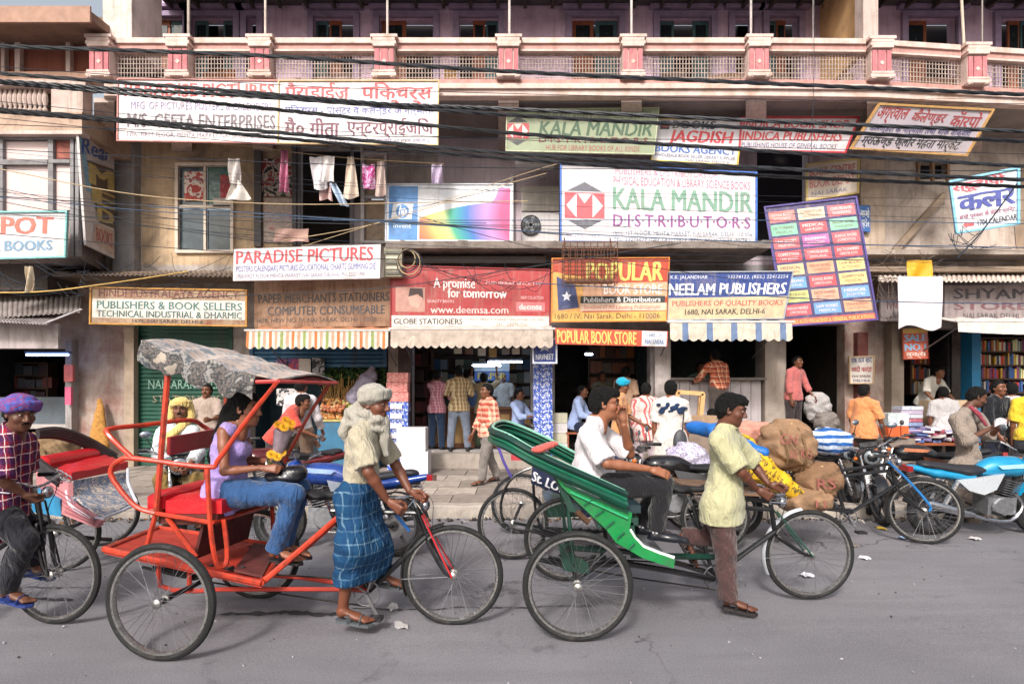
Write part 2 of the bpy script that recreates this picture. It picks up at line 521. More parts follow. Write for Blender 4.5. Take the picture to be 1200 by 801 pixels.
def npmesh(name, parts, mats):
    """parts: list of (verts, faces, slot)"""
    vs = []; fs = []; mi = []; n = 0
    for v, f, sl in parts:
        if len(v) == 0: continue
        vs.append(np.asarray(v)); fs.append(np.asarray(f) + n); mi.append(np.full(len(f), sl)); n += len(v)
    V_ = np.concatenate(vs); F_ = np.concatenate(fs); me = bpy.data.meshes.new(name)
    me.vertices.add(len(V_)); me.vertices.foreach_set('co', V_.astype(np.float32).ravel())
    me.loops.add(F_.size); me.loops.foreach_set('vertex_index', F_.astype(np.int32).ravel())
    me.polygons.add(len(F_)); me.polygons.foreach_set('loop_start', np.arange(0, F_.size, 4, dtype=np.int32))
    for m in mats: me.materials.append(m)
    me.polygons.foreach_set('material_index', np.concatenate(mi).astype(np.int32))
    me.polygons.foreach_set('use_smooth', np.ones(len(F_), bool))
    me.update(calc_edges=True); return me
def sdf_obj(name, sdf, mat, parent, post=None, **k):
    v, f = sdf.mesh(post)
    inv = np.array(MW[parent.name].inverted()) if parent is not None and parent.name in MW else np.eye(4)
    v = v @ inv[:3, :3].T + inv[:3, 3]
    return link(name, npmesh(name, [(v, f, 0)], [mat]), parent, **k)

# ---- head, hand and foot shapes, each made once
_C = {}
def head_mesh(fem=False):
    if ('h', fem) in _C: return _C[('h', fem)]
    s = SDF(.0052, .014); j = .9 if fem else 1
    s.ell((0, -.012, .032), (.074, .094, .082), k=.03)
    s.ell((0, .022, -.03), (.060 * j, .066, .082), k=.03)
    s.ell((0, .035, -.078), (.042 * j, .045, .03), k=.03)
    s.ell((0, .068, -.097), (.017, .014, .014), k=.02)
    s.cone((0, .086, .016), (0, .106, -.024), .007, .0125, .014)
    for a in (-1, 1):
        s.ell((a * .012, .094, -.030), (.008, .009, .007), k=.008)
        s.cone((a * .008, .086, .030), (a * .042, .070, .030), .010, .009, .016)
        s.ell((a * .040, .056, -.025), (.022, .022, .02), k=.025)
        s.ell((a * .031, .092, .009), (.015, .013, .009), k=.012, sub=True)
        s.ell((a * .031, .0725, .009), (.0125, .0125, .0115), k=.004)
        s.ell((a * .074, -.006, -.004), (.009, .019, .031), k=.008)
        s.ell((a * .078, .000, -.002), (.006, .010, .018), k=.006, sub=True)
    s.cone((-.019, .082, -.056), (.019, .082, -.056), .006, .006, .009)
    s.cone((-.016, .081, -.067), (.016, .081, -.067), .0065, .0065, .009)
    s.cone((-.02, .093, -.0615), (.02, .093, -.0615), .003, .003, .005, sub=True)
    s.cone((0, -.012, -.07), (0, -.035, -.19), .050 * j, .056 * j, .03)
    _C[('h', fem)] = s.mesh(); return _C[('h', fem)]
def hair_mesh(kind):
    if kind in _C: return _C[kind]
    s = SDF(.0065, .03)
    s.ell((0, -.014, .034), (.082, .102, .090))
    s.ell((0, -.045, -.01), (.078, .066, .075))
    if kind == 'full': s.ell((0, .05, .075), (.06, .05, .04))
    if kind == 'long': s.ell((0, -.075, -.06), (.07, .05, .11))
    pts = {'short': ([-.2, -.09, -.05, -.015, .012, .03, .055, .12], [-.085, -.085, -.07, -.02, -.005, .035, .065, .075]),
           'full': ([-.2, -.09, -.05, -.015, .012, .03, .055, .12], [-.09, -.09, -.075, -.03, -.015, .022, .05, .058]),
           'bald': ([-.2, -.09, -.05, -.015, .012, .03, .055, .12], [-.08, -.08, -.065, -.02, 0, .04, .088, .13]),
           'long': ([-.2, -.06, -.03, .0, .03, .045, .06, .12], [-.3, -.2, -.12, -.06, -.02, .03, .062, .07])}[kind]
    def post(f, X, Y, Z):
        hz = np.interp(Y, pts[0], pts[1]).astype(np.float32) + .007 * np.sin(170 * X + 90 * Y + 2 * np.sin(50 * X))
        f = f + .003 * np.sin(190 * X + 60 * Z + 3 * np.sin(40 * Y)) + .003 * np.sin(150 * Y + 80 * Z + 3 * np.sin(60 * X)) + .002 * np.sin(260 * Z + 90 * X)
        return np.maximum(f, hz - Z)
    _C[kind] = s.mesh(post); return _C[kind]
def hand_mesh(curl):
    if ('hand', curl) in _C: return _C[('hand', curl)]
    s = SDF(.0046, .008)
    s.cone((-.03, 0, 0), (.012, 0, 0), .024, .022, .02, flat=((0, 0, 1), .78))
    for y in (.022, .008, -.007, -.021): s.cone((.008, y * .6, 0), (.078, y, .002), .017, .0125, .012)
    for y, L, c in ((.029, .072, 1), (.010, .080, 1.03), (-.009, .074, 1.06), (-.027, .058, 1.12)):
        p = Vector((.080, y * .92, .003)); a = R(8 + curl * .55 * c); q = [p]; fan = y * .9
        for f_, st in ((.46, 0), (.30, curl * c), (.24, curl * .75 * c)):
            a += R(st); p = p + Vector((math.cos(a) * L * f_, fan * L * f_, -math.sin(a) * L * f_)); q.append(p)
        s.chain(q, [.0098, .0088, .0078, .0068], .004)
    c = min(curl, 60) / 60
    s.chain([(.018, .022, -.008), (.045, .047 - .01 * c, -.016 - .01 * c), (.074, .053 - .018 * c, -.026 - .02 * c), (.096, .050 - .03 * c, -.034 - .024 * c)], [.015, .0115, .0095, .0082], .008)
    _C[('hand', curl)] = s.mesh(); return _C[('hand', curl)]
def foot_mesh(kind):
    if ('f', kind) in _C: return _C[('f', kind)]
    s = SDF(.006, .02); fl = ((0, 0, 1), .62)
    if kind == 'bare':
        s.cone((0, 0, .09), (-.01, 0, .035), .034, .032); s.cone((0, 0, .05), (.10, .004, .026), .034, .036, flat=fl)
        s.cone((.09, .004, .024), (.145, .002, .017), .037, .036, flat=((0, 0, 1), .5))
        for i, (y, L) in enumerate(((.03, .215), (.013, .208), (-.002, .2), (-.016, .19), (-.029, .178))):
            s.cone((.15, y * .9, .015), (L - .012, y, .010), .011 if i else .014, .008 if i else .011, .006)
    else:
        g = .006
        s.cone((0, 0, .085), (-.008, 0, .045), .040 + g, .036 + g); s.cone((-.012, 0, .032), (.13, 0, .026), .036 + g, .036 + g, flat=((0, 0, 1), .8))
        s.cone((.10, 0, .028), (.195, .004, .022), .040 + g, .030 + g, flat=((0, 0, 1), .62))
        s.cone((-.025, 0, .010), (.205, .003, .010), .036, .034, .004, flat=((0, 0, 1), .35))
        s.cut((0, 0, 0), (0, 0, -1))
    _C[('f', kind)] = s.mesh(); return _C[('f', kind)]
def frame(o, x, y, sc=1.0, mirror=False):
    """affine map: local x axis along x, local y near y"""
    x = Vector(x).normalized(); y = Vector(y); y = (y - x * y.dot(x)).normalized(); z = x.cross(y)
    if mirror: pass
    m = np.array([list(x), list(y), list(z)]).T * sc
    return m, np.array(o, float)
def put(mesh, o, x, y, sc=1.0, mirror=False):
    v, f = mesh; v = v.copy(); f = f
    if mirror: v[:, 2] *= -1; f = f[:, ::-1]
    m, t = frame(o, x, y, sc)
    return v @ m.T + t, f
# ---------------------------------------------------------------- people
def lerp(a, b, t): return Vector(a) * (1 - t) + Vector(b) * t
def stance(loc, H=1.68, yaw=0, lean=0, armL=(0, 8, 12), armR=(0, 8, 12), legL=(0, 4, 0), legR=(0, 4, 0), head=(0, 0), sit=None, slim=1.0):
    """joints of a standing or seated figure. yaw 0 faces the camera, 90 faces right, 180 away. arms: (flex, abduct, elbow), legs: (flex, abduct, knee)"""
    a = R(yaw); f = Vector((math.sin(a), -math.cos(a), 0)); r = Vector((-math.cos(a), -math.sin(a), 0)); u = Vector((0, 0, 1))
    pel = Vector((0, 0, 0)); J = {}
    def leg(sd, q):
        s_ = 1 if sd == 'R' else -1
        h = pel + r * (s_ * .052 * H) ; fx, ab, kn = q
        d1 = (-u * math.cos(R(fx)) + f * math.sin(R(fx))); d1 = (d1 + r * s_ * math.sin(R(ab))).normalized()
        k = h + d1 * .24 * H
        g = R(fx - kn); d2 = (-u * math.cos(g) + f * math.sin(g) + r * s_ * math.sin(R(ab)) * .5).normalized()
        an = k + d2 * .232 * H
        J['h' + sd], J['k' + sd], J['a' + sd] = h, k, an
        J['t' + sd] = (f * math.cos(R(max(kn - fx, 0) * .5)) + r * s_ * .18 - u * math.sin(R(max(kn - fx, 0) * .5))).normalized()
    leg('L', legL); leg('R', legR)
    l = R(lean); ut = (u * math.cos(l) + f * math.sin(l)); ft = (f * math.cos(l) - u * math.sin(l))
    J['pel'] = pel + u * .01; J['front'] = ft; J['chest'] = pel + ut * .235 * H; J['neck'] = pel + ut * .315 * H
    hd = J['neck'] + ut * .095 * H + ft * .018 * H
    J['head'] = hd; hy = a + R(head[0]); hp = R(head[1])
    hf = Vector((math.sin(hy), -math.cos(hy), 0)); J['face'] = (hf * math.cos(hp) + u * math.sin(hp)).normalized()
    for sd, q in (('L', armL), ('R', armR)):
        s_ = 1 if sd == 'R' else -1; fx, ab, el = q
        sh = J['neck'] - ut * .028 * H + r * s_ * .108 * H * slim
        d1 = (-ut * math.cos(R(fx)) + ft * math.sin(R(fx)) + r * s_ * math.sin(R(ab))).normalized()
        e = sh + d1 * .172 * H; g = R(fx + el)
        d2 = (-ut * math.cos(g) + ft * math.sin(g) + r * s_ * math.sin(R(ab)) * .2 - r * s_ * math.sin(R(el)) * .25).normalized()
        J['s' + sd], J['e' + sd], J['w' + sd] = sh, e, e + d2 * .148 * H
    lo = min(J['aL'].z, J['aR'].z) - .048 * H
    base = Vector(loc)
    off = base - Vector((0, 0, lo)) if sit is None else Vector((base.x, base.y, sit))
    for k in list(J):
        if k not in ('front', 'face', 'tL', 'tR'): J[k] = J[k] + off
    J['H'] = H; return J
def person(J, label, skin='#7d4f36', shirt=None, legs=None, hair='short', hairmat=None, shoes=None, fem=False, det=1, hands=('r', 'r'), handdir=None, group=None, belly=1.0, extra=None, mous=False, eyes=True, collar=True, hl=1.0):
    """shirt = (material, sleeve 0..2, drop below the hip joints, looseness); legs = (material, kind, looseness)"""
    H = J['H']; s = H / 1.68
    if 'R' in J: pass
    lo = min(J['aL'].z, J['aR'].z) - .05
    root = thing('person', label, 'person', (J['pel'].x, J['pel'].y, max(lo, 0) if lo < .35 else lo), group=group)
    vox = {1: .0105, 2: .016, 3: .022}[det]
    fr = J['front'].normalized(); up = (J['neck'] - J['pel']).normalized()
    sk = SKIN(skin); q = (tuple(fr), .68)
    def torso(sd, g, k=.05):
        rt = up.cross(fr)
        sd.cone(J['hL'], J['hR'], .093 * s + g, .093 * s + g, k, flat=(tuple(fr), .95))
        sd.cone(J['pel'] + up * .04 * s, J['pel'] + up * .18 * s, .132 * s * belly + g, .125 * s * belly + g, k, flat=(tuple(fr), .72 if belly <= 1 else .85))
        sd.cone(J['pel'] + up * .18 * s, J['chest'] + up * .02, .125 * s * belly + g, .145 * s + g, k, flat=(tuple(fr), .68))
        sd.cone(lerp(J['sL'], J['sR'], .14), lerp(J['sL'], J['sR'], .86), .050 * s + g * .8, .050 * s + g * .8, k)
        sd.cone(lerp(J['sL'], J['neck'], .3), J['neck'] + up * .02, .045 * s + g * .6, .055 * s + g * .5, k)
        sd.cone(lerp(J['sR'], J['neck'], .3), J['neck'] + up * .02, .045 * s + g * .6, .055 * s + g * .5, k)
        if fem:
            for t in (.33, .67): sd.ell(lerp(J['sL'], J['sR'], t) - up * .13 * s + fr * .075 * s, np.full(3, .05 * s + g), k=.04)
    sd = SDF(vox, .03)
    torso(sd, 0)
    m = .82 if fem else 1
    sd.cone(J['neck'] - up * .02, J['head'] - up * .05 * s, .054 * s, .048 * s, .03)
    for a in 'LR':
        sd.chain([J['s' + a], lerp(J['s' + a], J['e' + a], .35), J['e' + a]], [.052 * s * m, .046 * s * m, .036 * s * m], .02)
        sd.chain([J['e' + a], lerp(J['e' + a], J['w' + a], .3), J['w' + a]], [.036 * s * m, .037 * s * m, .024 * s * m], .015)
        sd.chain([J['h' + a], lerp(J['h' + a], J['k' + a], .3), J['k' + a]], [.085 * s, .078 * s, .052 * s], .03)
        sd.chain([J['k' + a], lerp(J['k' + a], J['a' + a], .33), J['a' + a]], [.05 * s, .052 * s, .031 * s], .02)
    v, f = sd.mesh(); parts = [(v, f, 0)]
    # head
    hs_ = .243 * hl * s / .235
    fc = J['face'].normalized(); hx = fc.cross(Vector((0, 0, 1))); hx = hx.normalized() if hx.length > .1 else Vector((1, 0, 0))
    def hput(mesh): return put(mesh, J['head'], hx, fc, hs_)
    hm, ht = frame(J['head'], hx, fc, hs_)
    def HP(x, y, z): return Vector(hm @ np.array((x, y, z)) + ht)
    hv, hf_ = hput(head_mesh(fem)); parts.append((hv, hf_, 0))
    # hands
    for i, a in enumerate('LR'):
        kind = hands[i]
        d = (J['w' + a] - J['e' + a]).normalized()
        th = None
        if handdir and a in handdir: d, th = [Vector(x) for x in handdir[a]]
        if th is None: th = J['front'] if abs(d.dot(fr)) < .8 else Vector((0, 0, 1))
        curl = {'r': 22, 'g': 68, 'f': 6, 'b': 45}[kind]
        if det < 3 or kind == 'g': parts.append((*put(hand_mesh(curl), J['w' + a] + d * .035 * s, d, th, s * (.88 if fem else .98), a == 'L'), 0))
        else: parts.append((*put(hand_mesh(22), J['w' + a] + d * .035 * s, d, th, s, a == 'L'), 0))
        # feet
        t = J['t' + a].normalized(); upf = Vector((0, 0, 1))
        side = upf.cross(t).normalized()
        if shoes is None or shoes[1] == 'sandal':
            # big toe to the inside
            v2, f2 = foot_mesh('bare'); v2 = v2.copy()
            inn = 1 if a == 'R' else -1
            v2[:, 1] *= inn
            if inn < 0: f2 = f2[:, ::-1]
            mm, tt = frame(J['a' + a] - upf * .06 * s, t, side, s); parts.append((v2 @ mm.T + tt, f2, 0))
    inv = np.array(MW[root.name].inverted())
    def L(vv): return vv @ inv[:3, :3].T + inv[:3, 3]
    body = link('body', npmesh('body', [(L(a), b, c) for a, b, c in parts], [sk]), root)
    # face details
    if eyes:
        wh = M('#9c948a', .3, var=0, bump=0); dk = M('#140c08', .25, var=0, bump=0)
        if det == 1:
            for a in (-1, 1):
                e = MB(); e.ell(HP(a * .031, .0768, .008), (.0104 * hs_, .0104 * hs_, .0082 * hs_), nu=10, nv=8, slot=0)
                e.ell(HP(a * .031, .0832, .0085), (.0066 * hs_, .005 * hs_, .0064 * hs_), nu=8, nv=6, slot=1)
                e.build('eye', [wh, dk], root, smooth=True)
        e = MB()
        for a in (-1, 1):
            e.tube([HP(a * .014, .0965, .029), HP(a * .03, .092, .0355), HP(a * .05, .073, .030)], [.003 * hs_, .0042 * hs_, .002 * hs_], 5)
            if det > 1: e.ell(HP(a * .031, .083, .009), (.009 * hs_, .006 * hs_, .006 * hs_), nu=6, nv=5)
        e.build('eyebrow', HAIR, root, smooth=True)
        li = MB(); li.ell(HP(0, .0800, -.0615), (.018 * hs_, .0085 * hs_, .0065 * hs_), hm_rot(hm), 8, 6); li.build('lips', SKIN('#6d3a30' if not fem else '#9a4a48'), root, smooth=True)
    if mous:
        e = MB(); e.tube([HP(-.026, .085, -.054), HP(-.012, .096, -.045), HP(.012, .096, -.045), HP(.026, .085, -.054)], [.003 * hs_, .0075 * hs_, .0075 * hs_, .003 * hs_], 6)
        e.build('moustache', HAIR, root, smooth=True)
    if hair:
        hv, hf_ = hput(hair_mesh(hair)); link('hair', npmesh('hair', [(L(hv), hf_, 0)], [hairmat or HAIR]), root)
    # clothes
    if legs:
        mt, kind, lo_ = legs
        c = SDF(vox, .03); c.ff = 2.5; c.amp = .008 if det < 3 else .006
        wz = J['pel'] + up * (.115 if kind != 'skirt' else .19) * s
        c.cone(J['hL'], J['hR'], .1 * s + lo_, .1 * s + lo_, .05, flat=(tuple(fr), .95))
        c.cone(J['pel'], wz, .135 * s * belly + lo_, .128 * s * belly + lo_, .04, flat=(tuple(fr), .75 if belly <= 1 else .86), cb=True)
        if kind in ('trousers', 'shorts', 'knee'):
            for a in 'LR':
                g = lo_
                end = lerp(J['k' + a], J['a' + a], {'trousers': 1.02, 'knee': .1, 'shorts': -.3}[kind])
                c.chain([J['h' + a], lerp(J['h' + a], J['k' + a], .35), J['k' + a]], [.09 * s + g, .084 * s + g, .06 * s + g], .03)
                bw = .05 if kind == 'trousers' else .06
                c.cone(J['k' + a], end, .058 * s + g, bw * s + g, .02, cb=True)
        elif kind == 'skirt':
            k0 = (J['kL'] + J['kR']) / 2; a0 = (J['aL'] + J['aR']) / 2
            for a in 'LR':
                c.chain([J['h' + a], J['k' + a]], [.088 * s + lo_, .085 * s + lo_], .05)
                c.cone(J['k' + a], lerp(J['k' + a], J['a' + a], .9), .085 * s + lo_, .075 * s + lo_, .1)
            c.cone((J['hL'] + J['hR']) / 2, k0, .10 * s, .11 * s + lo_, .06); c.cone(k0, lerp(k0, a0, .9), .1 * s + lo_, .09 * s + lo_, .08)
            c.cut(Vector((0, 0, a0.z + .10)), (0, 0, -1)); c.amp = .010
        sdf_obj('trousers' if kind == 'trousers' else 'skirt' if kind == 'skirt' else 'trousers', c, mt, root)
    if shirt:
        mt, slv, drop, lo_ = shirt
        c = SDF(vox, .03); c.ff = 2.5; c.amp = .0085 if det < 3 else .006
        torso(c, .008 + lo_ * .6, .04)
        hem = J['pel'] - up * drop * s
        if drop > -.05:
            c.cone(J['pel'] + up * .10 * s, hem - up * .05, .14 * s * belly + lo_, .145 * s * belly + lo_ * 1.5 + max(drop, 0) * .12, .05, flat=(tuple(fr), .8 if belly <= 1 else .88))
            if drop > .02:
                for a in 'LR': c.cone(J['h' + a], J['h' + a] - up * (drop + .04) * s, .1 * s + lo_, .1 * s + lo_ * 1.3, .05)
        if drop > .35:
            for a in 'LR': c.cone(J['h' + a], lerp(J['h' + a], J['k' + a], .9), .1 * s + lo_, .1 * s + lo_ * 1.3, .08)
        c.cut(hem, -up)
        for a in 'LR':
            g = .012 + lo_
            if slv > 0:
                if slv <= 1:
                    e_ = lerp(J['s' + a], J['e' + a], slv); c.cone(J['s' + a], e_, .050 * s * m + g * .6, .046 * s * m + g * .95, .03, cb=True)
                else:
                    c.cone(J['s' + a], J['e' + a], .050 * s + g * .6, .038 * s + g * .9, .03)
                    c.cone(J['e' + a], lerp(J['e' + a], J['w' + a], slv - 1), .038 * s + g * .8, .029 * s + g * .9, .02, cb=True)
        # neck opening
        c.cone(J['neck'] + up * .035 + fr * .01, J['neck'] + up * .14, .056 * s, .075 * s, .01, sub=True)
        if slv == 0 or fem: c.ell(J['neck'] + fr * .06 * s - up * .01, (.06 * s, .05 * s, .06 * s), k=.02, sub=True)
        sdf_obj('shirt' if not fem else 'top', c, mt, root)
        if collar and not fem:
            k = MB(); n_ = J['neck'] + up * .034; sdv = up.cross(fr).normalized()
            ringp = []
            for i in range(17):
                t = R(-160 + 320 * i / 16); o = sdv * math.sin(t) * .063 * s - fr * math.cos(t) * .058 * s + fr * .008
                z = up * (.022 - .030 * (1 - math.cos(t)) / 2)
                ringp.append((n_ + o + z, n_ + o * 1.28 + z - up * .03))
            k.sheet(lambda uu, vv: lerp(ringp[int(round(uu * 16))][0], ringp[int(round(uu * 16))][1], vv), 16, 1, .004)
            k.build('collar', mt, root, smooth=True)
    if shoes:
        col, kind = shoes
        for a in 'LR':
            t = J['t' + a].normalized(); side = Vector((0, 0, 1)).cross(t).normalized()
            if kind == 'shoe':
                vv, ff = put(foot_mesh('shoe'), J['a' + a] - Vector((0, 0, .075 * s)), t, side, s)
                link('shoe', npmesh('shoe', [(L(vv), ff, 0)], [col]), root)
            else:
                b = J['a' + a] - Vector((0, 0, .068 * s)); zz = t.cross(side)
                e = MB()
                out = [(-.045, .0), (-.03, .035), (.05, .036), (.13, .047), (.19, .038), (.212, .0), (.19, -.034), (.13, -.042), (.05, -.034), (-.03, -.033)]
                e.prism([b + (t * x + side * y) * s for x, y in out], -zz * .018 * s)
                for x0, x1 in ((.12, .15), (.04, .075)):
                    for w_ in (0,):
                        pts = [b + (t * (x0 + (x1 - x0) * .5) + side * math.cos(q_) * .043 + zz * math.sin(q_) * (.055 if x0 < .1 else .04)) * s for q_ in [math.pi * i / 8 for i in range(9)]]
                        for i in range(8): e.bar(pts[i], pts[i + 1], .03 * s, .006, up=tuple((pts[i] + pts[i + 1]) / 2 - b))
                e.build('sandal', col, root)
    J['root'] = root; J['HP'] = HP; J['hx'] = hx; J['fc'] = fc; J['hs'] = hs_
    return root
def hm_rot(hm):
    m = Matrix(hm.tolist()); return Matrix([[m[i][j] / m.col[j].length for j in range(3)] for i in range(3)])
# ---------------------------------------------------------------- painted lettering and sign boards
_T = {}
def text2d(s, bold=.0, shear=0.0):
    key = (s, bold, shear)
    if key in _T: return _T[key]
    c = bpy.data.curves.new('lettering', 'FONT'); c.body = s; c.size = 1; c.resolution_u = 2; c.offset = 0; c.shear = shear
    o = bpy.data.objects.new('lettering', c)
    me = o.to_mesh()
    vs = [(v.co.x, v.co.y) for v in me.vertices]; fs = [tuple(p.vertices) for p in me.polygons]
    o.to_mesh_clear(); bpy.data.objects.remove(o); bpy.data.curves.remove(c)
    if 'M' in s or 'N' in s or ord(s[0]) > 2000:
        v2 = []; f2 = []
        for f in fs: f2.append(tuple(range(len(v2), len(v2) + len(f)))); v2 += [(*vs[i], (len(f2) % 5) * .0002) for i in f]
        vs, fs = v2, f2
    _T[key] = (vs, fs); return vs, fs
def quad_fn(q):
    tl, tr, br, bl = [Vector(p) for p in q]
    n = (tr - tl).cross(bl - tl).normalized()
    if n.dot(V(0, 0, CH) - tl) < 0: n = -n
    def fn(u, v, off=0.0): return (tl * (1 - u) + tr * u) * (1 - v) + (bl * (1 - u) + br * u) * v + n * off
    return fn, n
PAINT = {}
def paint(col):
    if col not in PAINT: PAINT[col] = M(fade(col), .55, var=.16, sc=9, bump=.05, dirt=.34, dirtcol='#9a9088')
    return PAINT[col]
def lay(fn, items, root, off=.004):
    """items: ('text', colour, u0, u1, v0, v1[, bold, shear]) or ('#poly', colour, [(u,v)..])"""
    k = 0
    for it in items:
        k += 1; o_ = off + .0006 * (k % 5)
        if it[0] == '#poly':
            o_ = off * .35 + .0002 * (k % 12); mb = MB(); pts = [fn(u, v, o_) for u, v in it[2]]
            mb.add(pts, [tuple(range(len(pts)))[::-1]]); mb.build(it[3] if len(it) > 3 else 'painted_panel', paint(it[1]), root)
            continue
        s, col, u0, u1, v0, v1 = it[:6]; bold = it[6] if len(it) > 6 else .012; sh = it[7] if len(it) > 7 else 0
        vs, fs = text2d(s, bold, sh)
        if not vs: continue
        xs = [p[0] for p in vs]; ys = [p[1] for p in vs]; x0, x1 = min(xs), max(xs)
        y0 = min(ys) if (ord(s[0]) > 2000 or s.islower()) else min(min(ys), 0) * .4; y1 = max(ys)
        mb = MB(); w2 = (v1 - v0) * .025; mb.add([fn(u0 + (u1 - u0) * (x - x0) / (x1 - x0), v1 - (v1 - v0) * (y - y0) / (y1 - y0) + w2 * (math.sin(x * 5 + v0 * 40) + math.sin(x * 11 + y * 6)), o_ + (z[0] if z else 0)) for x, y, *z in vs], fs)
        if bold > .015:
            n0 = len(mb.v); ex = fn(1, .5) - fn(0, .5); du = ex * ((u1 - u0) * bold * .75 / (x1 - x0)); nn = (fn(0, 0, 1) - fn(0, 0)) * .0005; a0 = [Vector(p) for p in mb.v]
            mb.add([p + du + nn for p in a0], fs); mb.add([p - du - nn for p in a0], fs)
        mb.build('lettering', paint(col), root)
def sign(label, q, d, col, items, th=.045, frame=None, name='shop_sign', group=None, mat=None, fw=.025, cat='sign', fl=False):
    """board whose corners (tl, tr, br, bl) are seen at pixels q at distance d"""
    ds = d if isinstance(d, (list, tuple)) else [d] * 4
    if len(q) == 4 and not isinstance(q[0], (list, tuple)):
        x0, y0, x1, y1 = q; q = [(x0, y0), (x1, y0), (x1, y1), (x0, y1)]
    pts = [P(a[0], a[1], dd) for a, dd in zip(q, ds)]
    fn, n = quad_fn(pts)
    c = (pts[2] + pts[3]) / 2
    root = thing(name, label, cat, (c.x, c.y, c.z), group=group)
    mb = MB(); mb.prism([pts[0], pts[1], pts[2], pts[3]], -n * th)
    mb.build('panel', mat or M(tuple(x * .86 for x in fade(col, .08)), .5, var=.07, sc=2.5, dirt=.34, dirtcol='#9a8c7c', streak=.45, bump=.05), root)
    if frame:
        fm = M(frame, .5, var=.2, sc=12, dirt=.2)
        for i in range(4):
            a, b = pts[i], pts[(i + 1) % 4]; e = (b - a).normalized()
            f_ = MB(); f_.bar(a - e * fw * .5 + n * .004, b - e * fw * .5 * (1 if i % 2 else 1) + n * .004, fw, fw + .02, up=tuple(n)); f_.build('frame', fm, root)
    lay(fn, items, root)
    return root, fn
# ---------------------------------------------------------------- wheels and cycles
_W = {}
def wheel_meshes(Rr, tw, spokes, kind):
    key = (Rr, tw, spokes, kind)
    if key in _W: return _W[key]
    t = MB(); t.torus((0, 0, 0), Rr - tw, tw, N=56, n=8)
    tm = t.mesh('tyre', RUBBER, True)
    r = MB()
    if kind == 'cycle':
        r.torus((0, 0, 0), Rr - tw * 2.05, tw * .62, N=56, n=6, flat=1.5)
        r.lathe((0, 0, 0), [(.012, -.055), (.030, -.045), (.030, -.036), (.014, -.032), (.014, .032), (.030, .036), (.030, .045), (.012, .055)], 12, 'y')
        rm = r.mesh('wheel', M('#9a9896', .3, .85, var=.25, sc=20, dirt=.35, dirtcol='#5a4a3c', bump=.1), True)
        s = MB(); ri = Rr - tw * 2.4
        for i in range(spokes):
            a = 2 * math.pi * i / spokes; off = (1 if i % 4 < 2 else -1) * .9; sd = 1 if i % 2 else -1
            p = (.027 * math.cos(a + off), sd * .036, .027 * math.sin(a + off)); q = (ri * math.cos(a), 0, ri * math.sin(a))
            s.tube([p, q], .0016, 3, cap=False)
        sm = s.mesh('spokes', STEEL)
    else:
        r.torus((0, 0, 0), Rr - tw * 1.9, tw * .5, N=48, n=6, flat=2.0)
        for i in range(6):
            a = math.pi * i / 3; r.bar((0, 0, 0), ((Rr - tw * 1.9) * math.cos(a), 0, (Rr - tw * 1.9) * math.sin(a)), .03, .022, up=(0, 1, 0))
        r.lathe((0, 0, 0), [(.06, -.05), (.075, -.03), (.075, .03), (.06, .05)], 16, 'y')
        rm = r.mesh('wheel', M('#55565a', .35, .7, var=.2, sc=20, dirt=.3), True)
        s = MB(); s.lathe((0, 0, 0), [(.115, .052), (.115, .057), (.05, .057), (.05, .052)], 24, 'y'); sm = s.mesh('brake_disc', STEEL)
    _W[key] = (rm, tm, sm); return _W[key]
def wheel(root, c, ax=(0, 1, 0), Rr=.355, tw=.021, spokes=36, kind='cycle'):
    """c in world coordinates when the root is unrotated, else in the root's own"""
    rm, tm, sm = wheel_meshes(Rr, tw, spokes, kind)
    m = MW[root.name]; rotated = abs(root.rotation_euler.z) > 1e-6
    loc = Vector(c) if rotated else m.inverted() @ Vector(c)
    rot = Vector((0, 1, 0)).rotation_difference(Vector(ax).normalized()).to_euler()
    o = link('wheel', rm, root, loc=loc, rot=rot)
    link('tyre', tm, o)
    s = link('spokes' if kind == 'cycle' else 'brake_disc', sm, o)
    if kind == 'cycle': s['kind'] = 'stuff'
    return o
def arcband(mb, c, Rr, a0, a1, w_, ax=(0, 1, 0), n=18, th=.004, dome=.012):
    """mudguard: arc from angle a0 to a1 (degrees, 0 = forward, 90 = up) round the axis"""
    ax = Vector(ax).normalized(); fx = Vector((0, 0, 1)).cross(ax) * -1
    fx = ax.cross(Vector((0, 0, 1))).normalized(); up = Vector((0, 0, 1)); c = Vector(c)
    if fx.x < 0: fx = -fx
    rings = []
    for i in range(n + 1):
        t = R(a0 + (a1 - a0) * i / n); e = fx * math.cos(t) + up * math.sin(t)
        q = [c + e * (Rr - dome * (abs(k) ** 2)) + ax * (w_ / 2 * k) for k in (-1, -.5, 0, .5, 1)]
        q += [c + e * (Rr - th - dome * (abs(k) ** 2)) + ax * (w_ / 2 * k) for k in (1, .5, 0, -.5, -1)]
        rings.append(q)
    mb.loft(rings)
def pt(l): return [P(*p) for p in l]
def tubes(name, mat, root, paths, r, n=7, sm=2, **k):
    """every path its own part"""
    for i, p in enumerate(paths):
        mb = MB(); q = pt(p) if not isinstance(p[0], Vector) else p
        mb.tube(thicken(q, sm) if len(q) > 2 else q, r, n); mb.build(name, mat, root, smooth=True, **k)
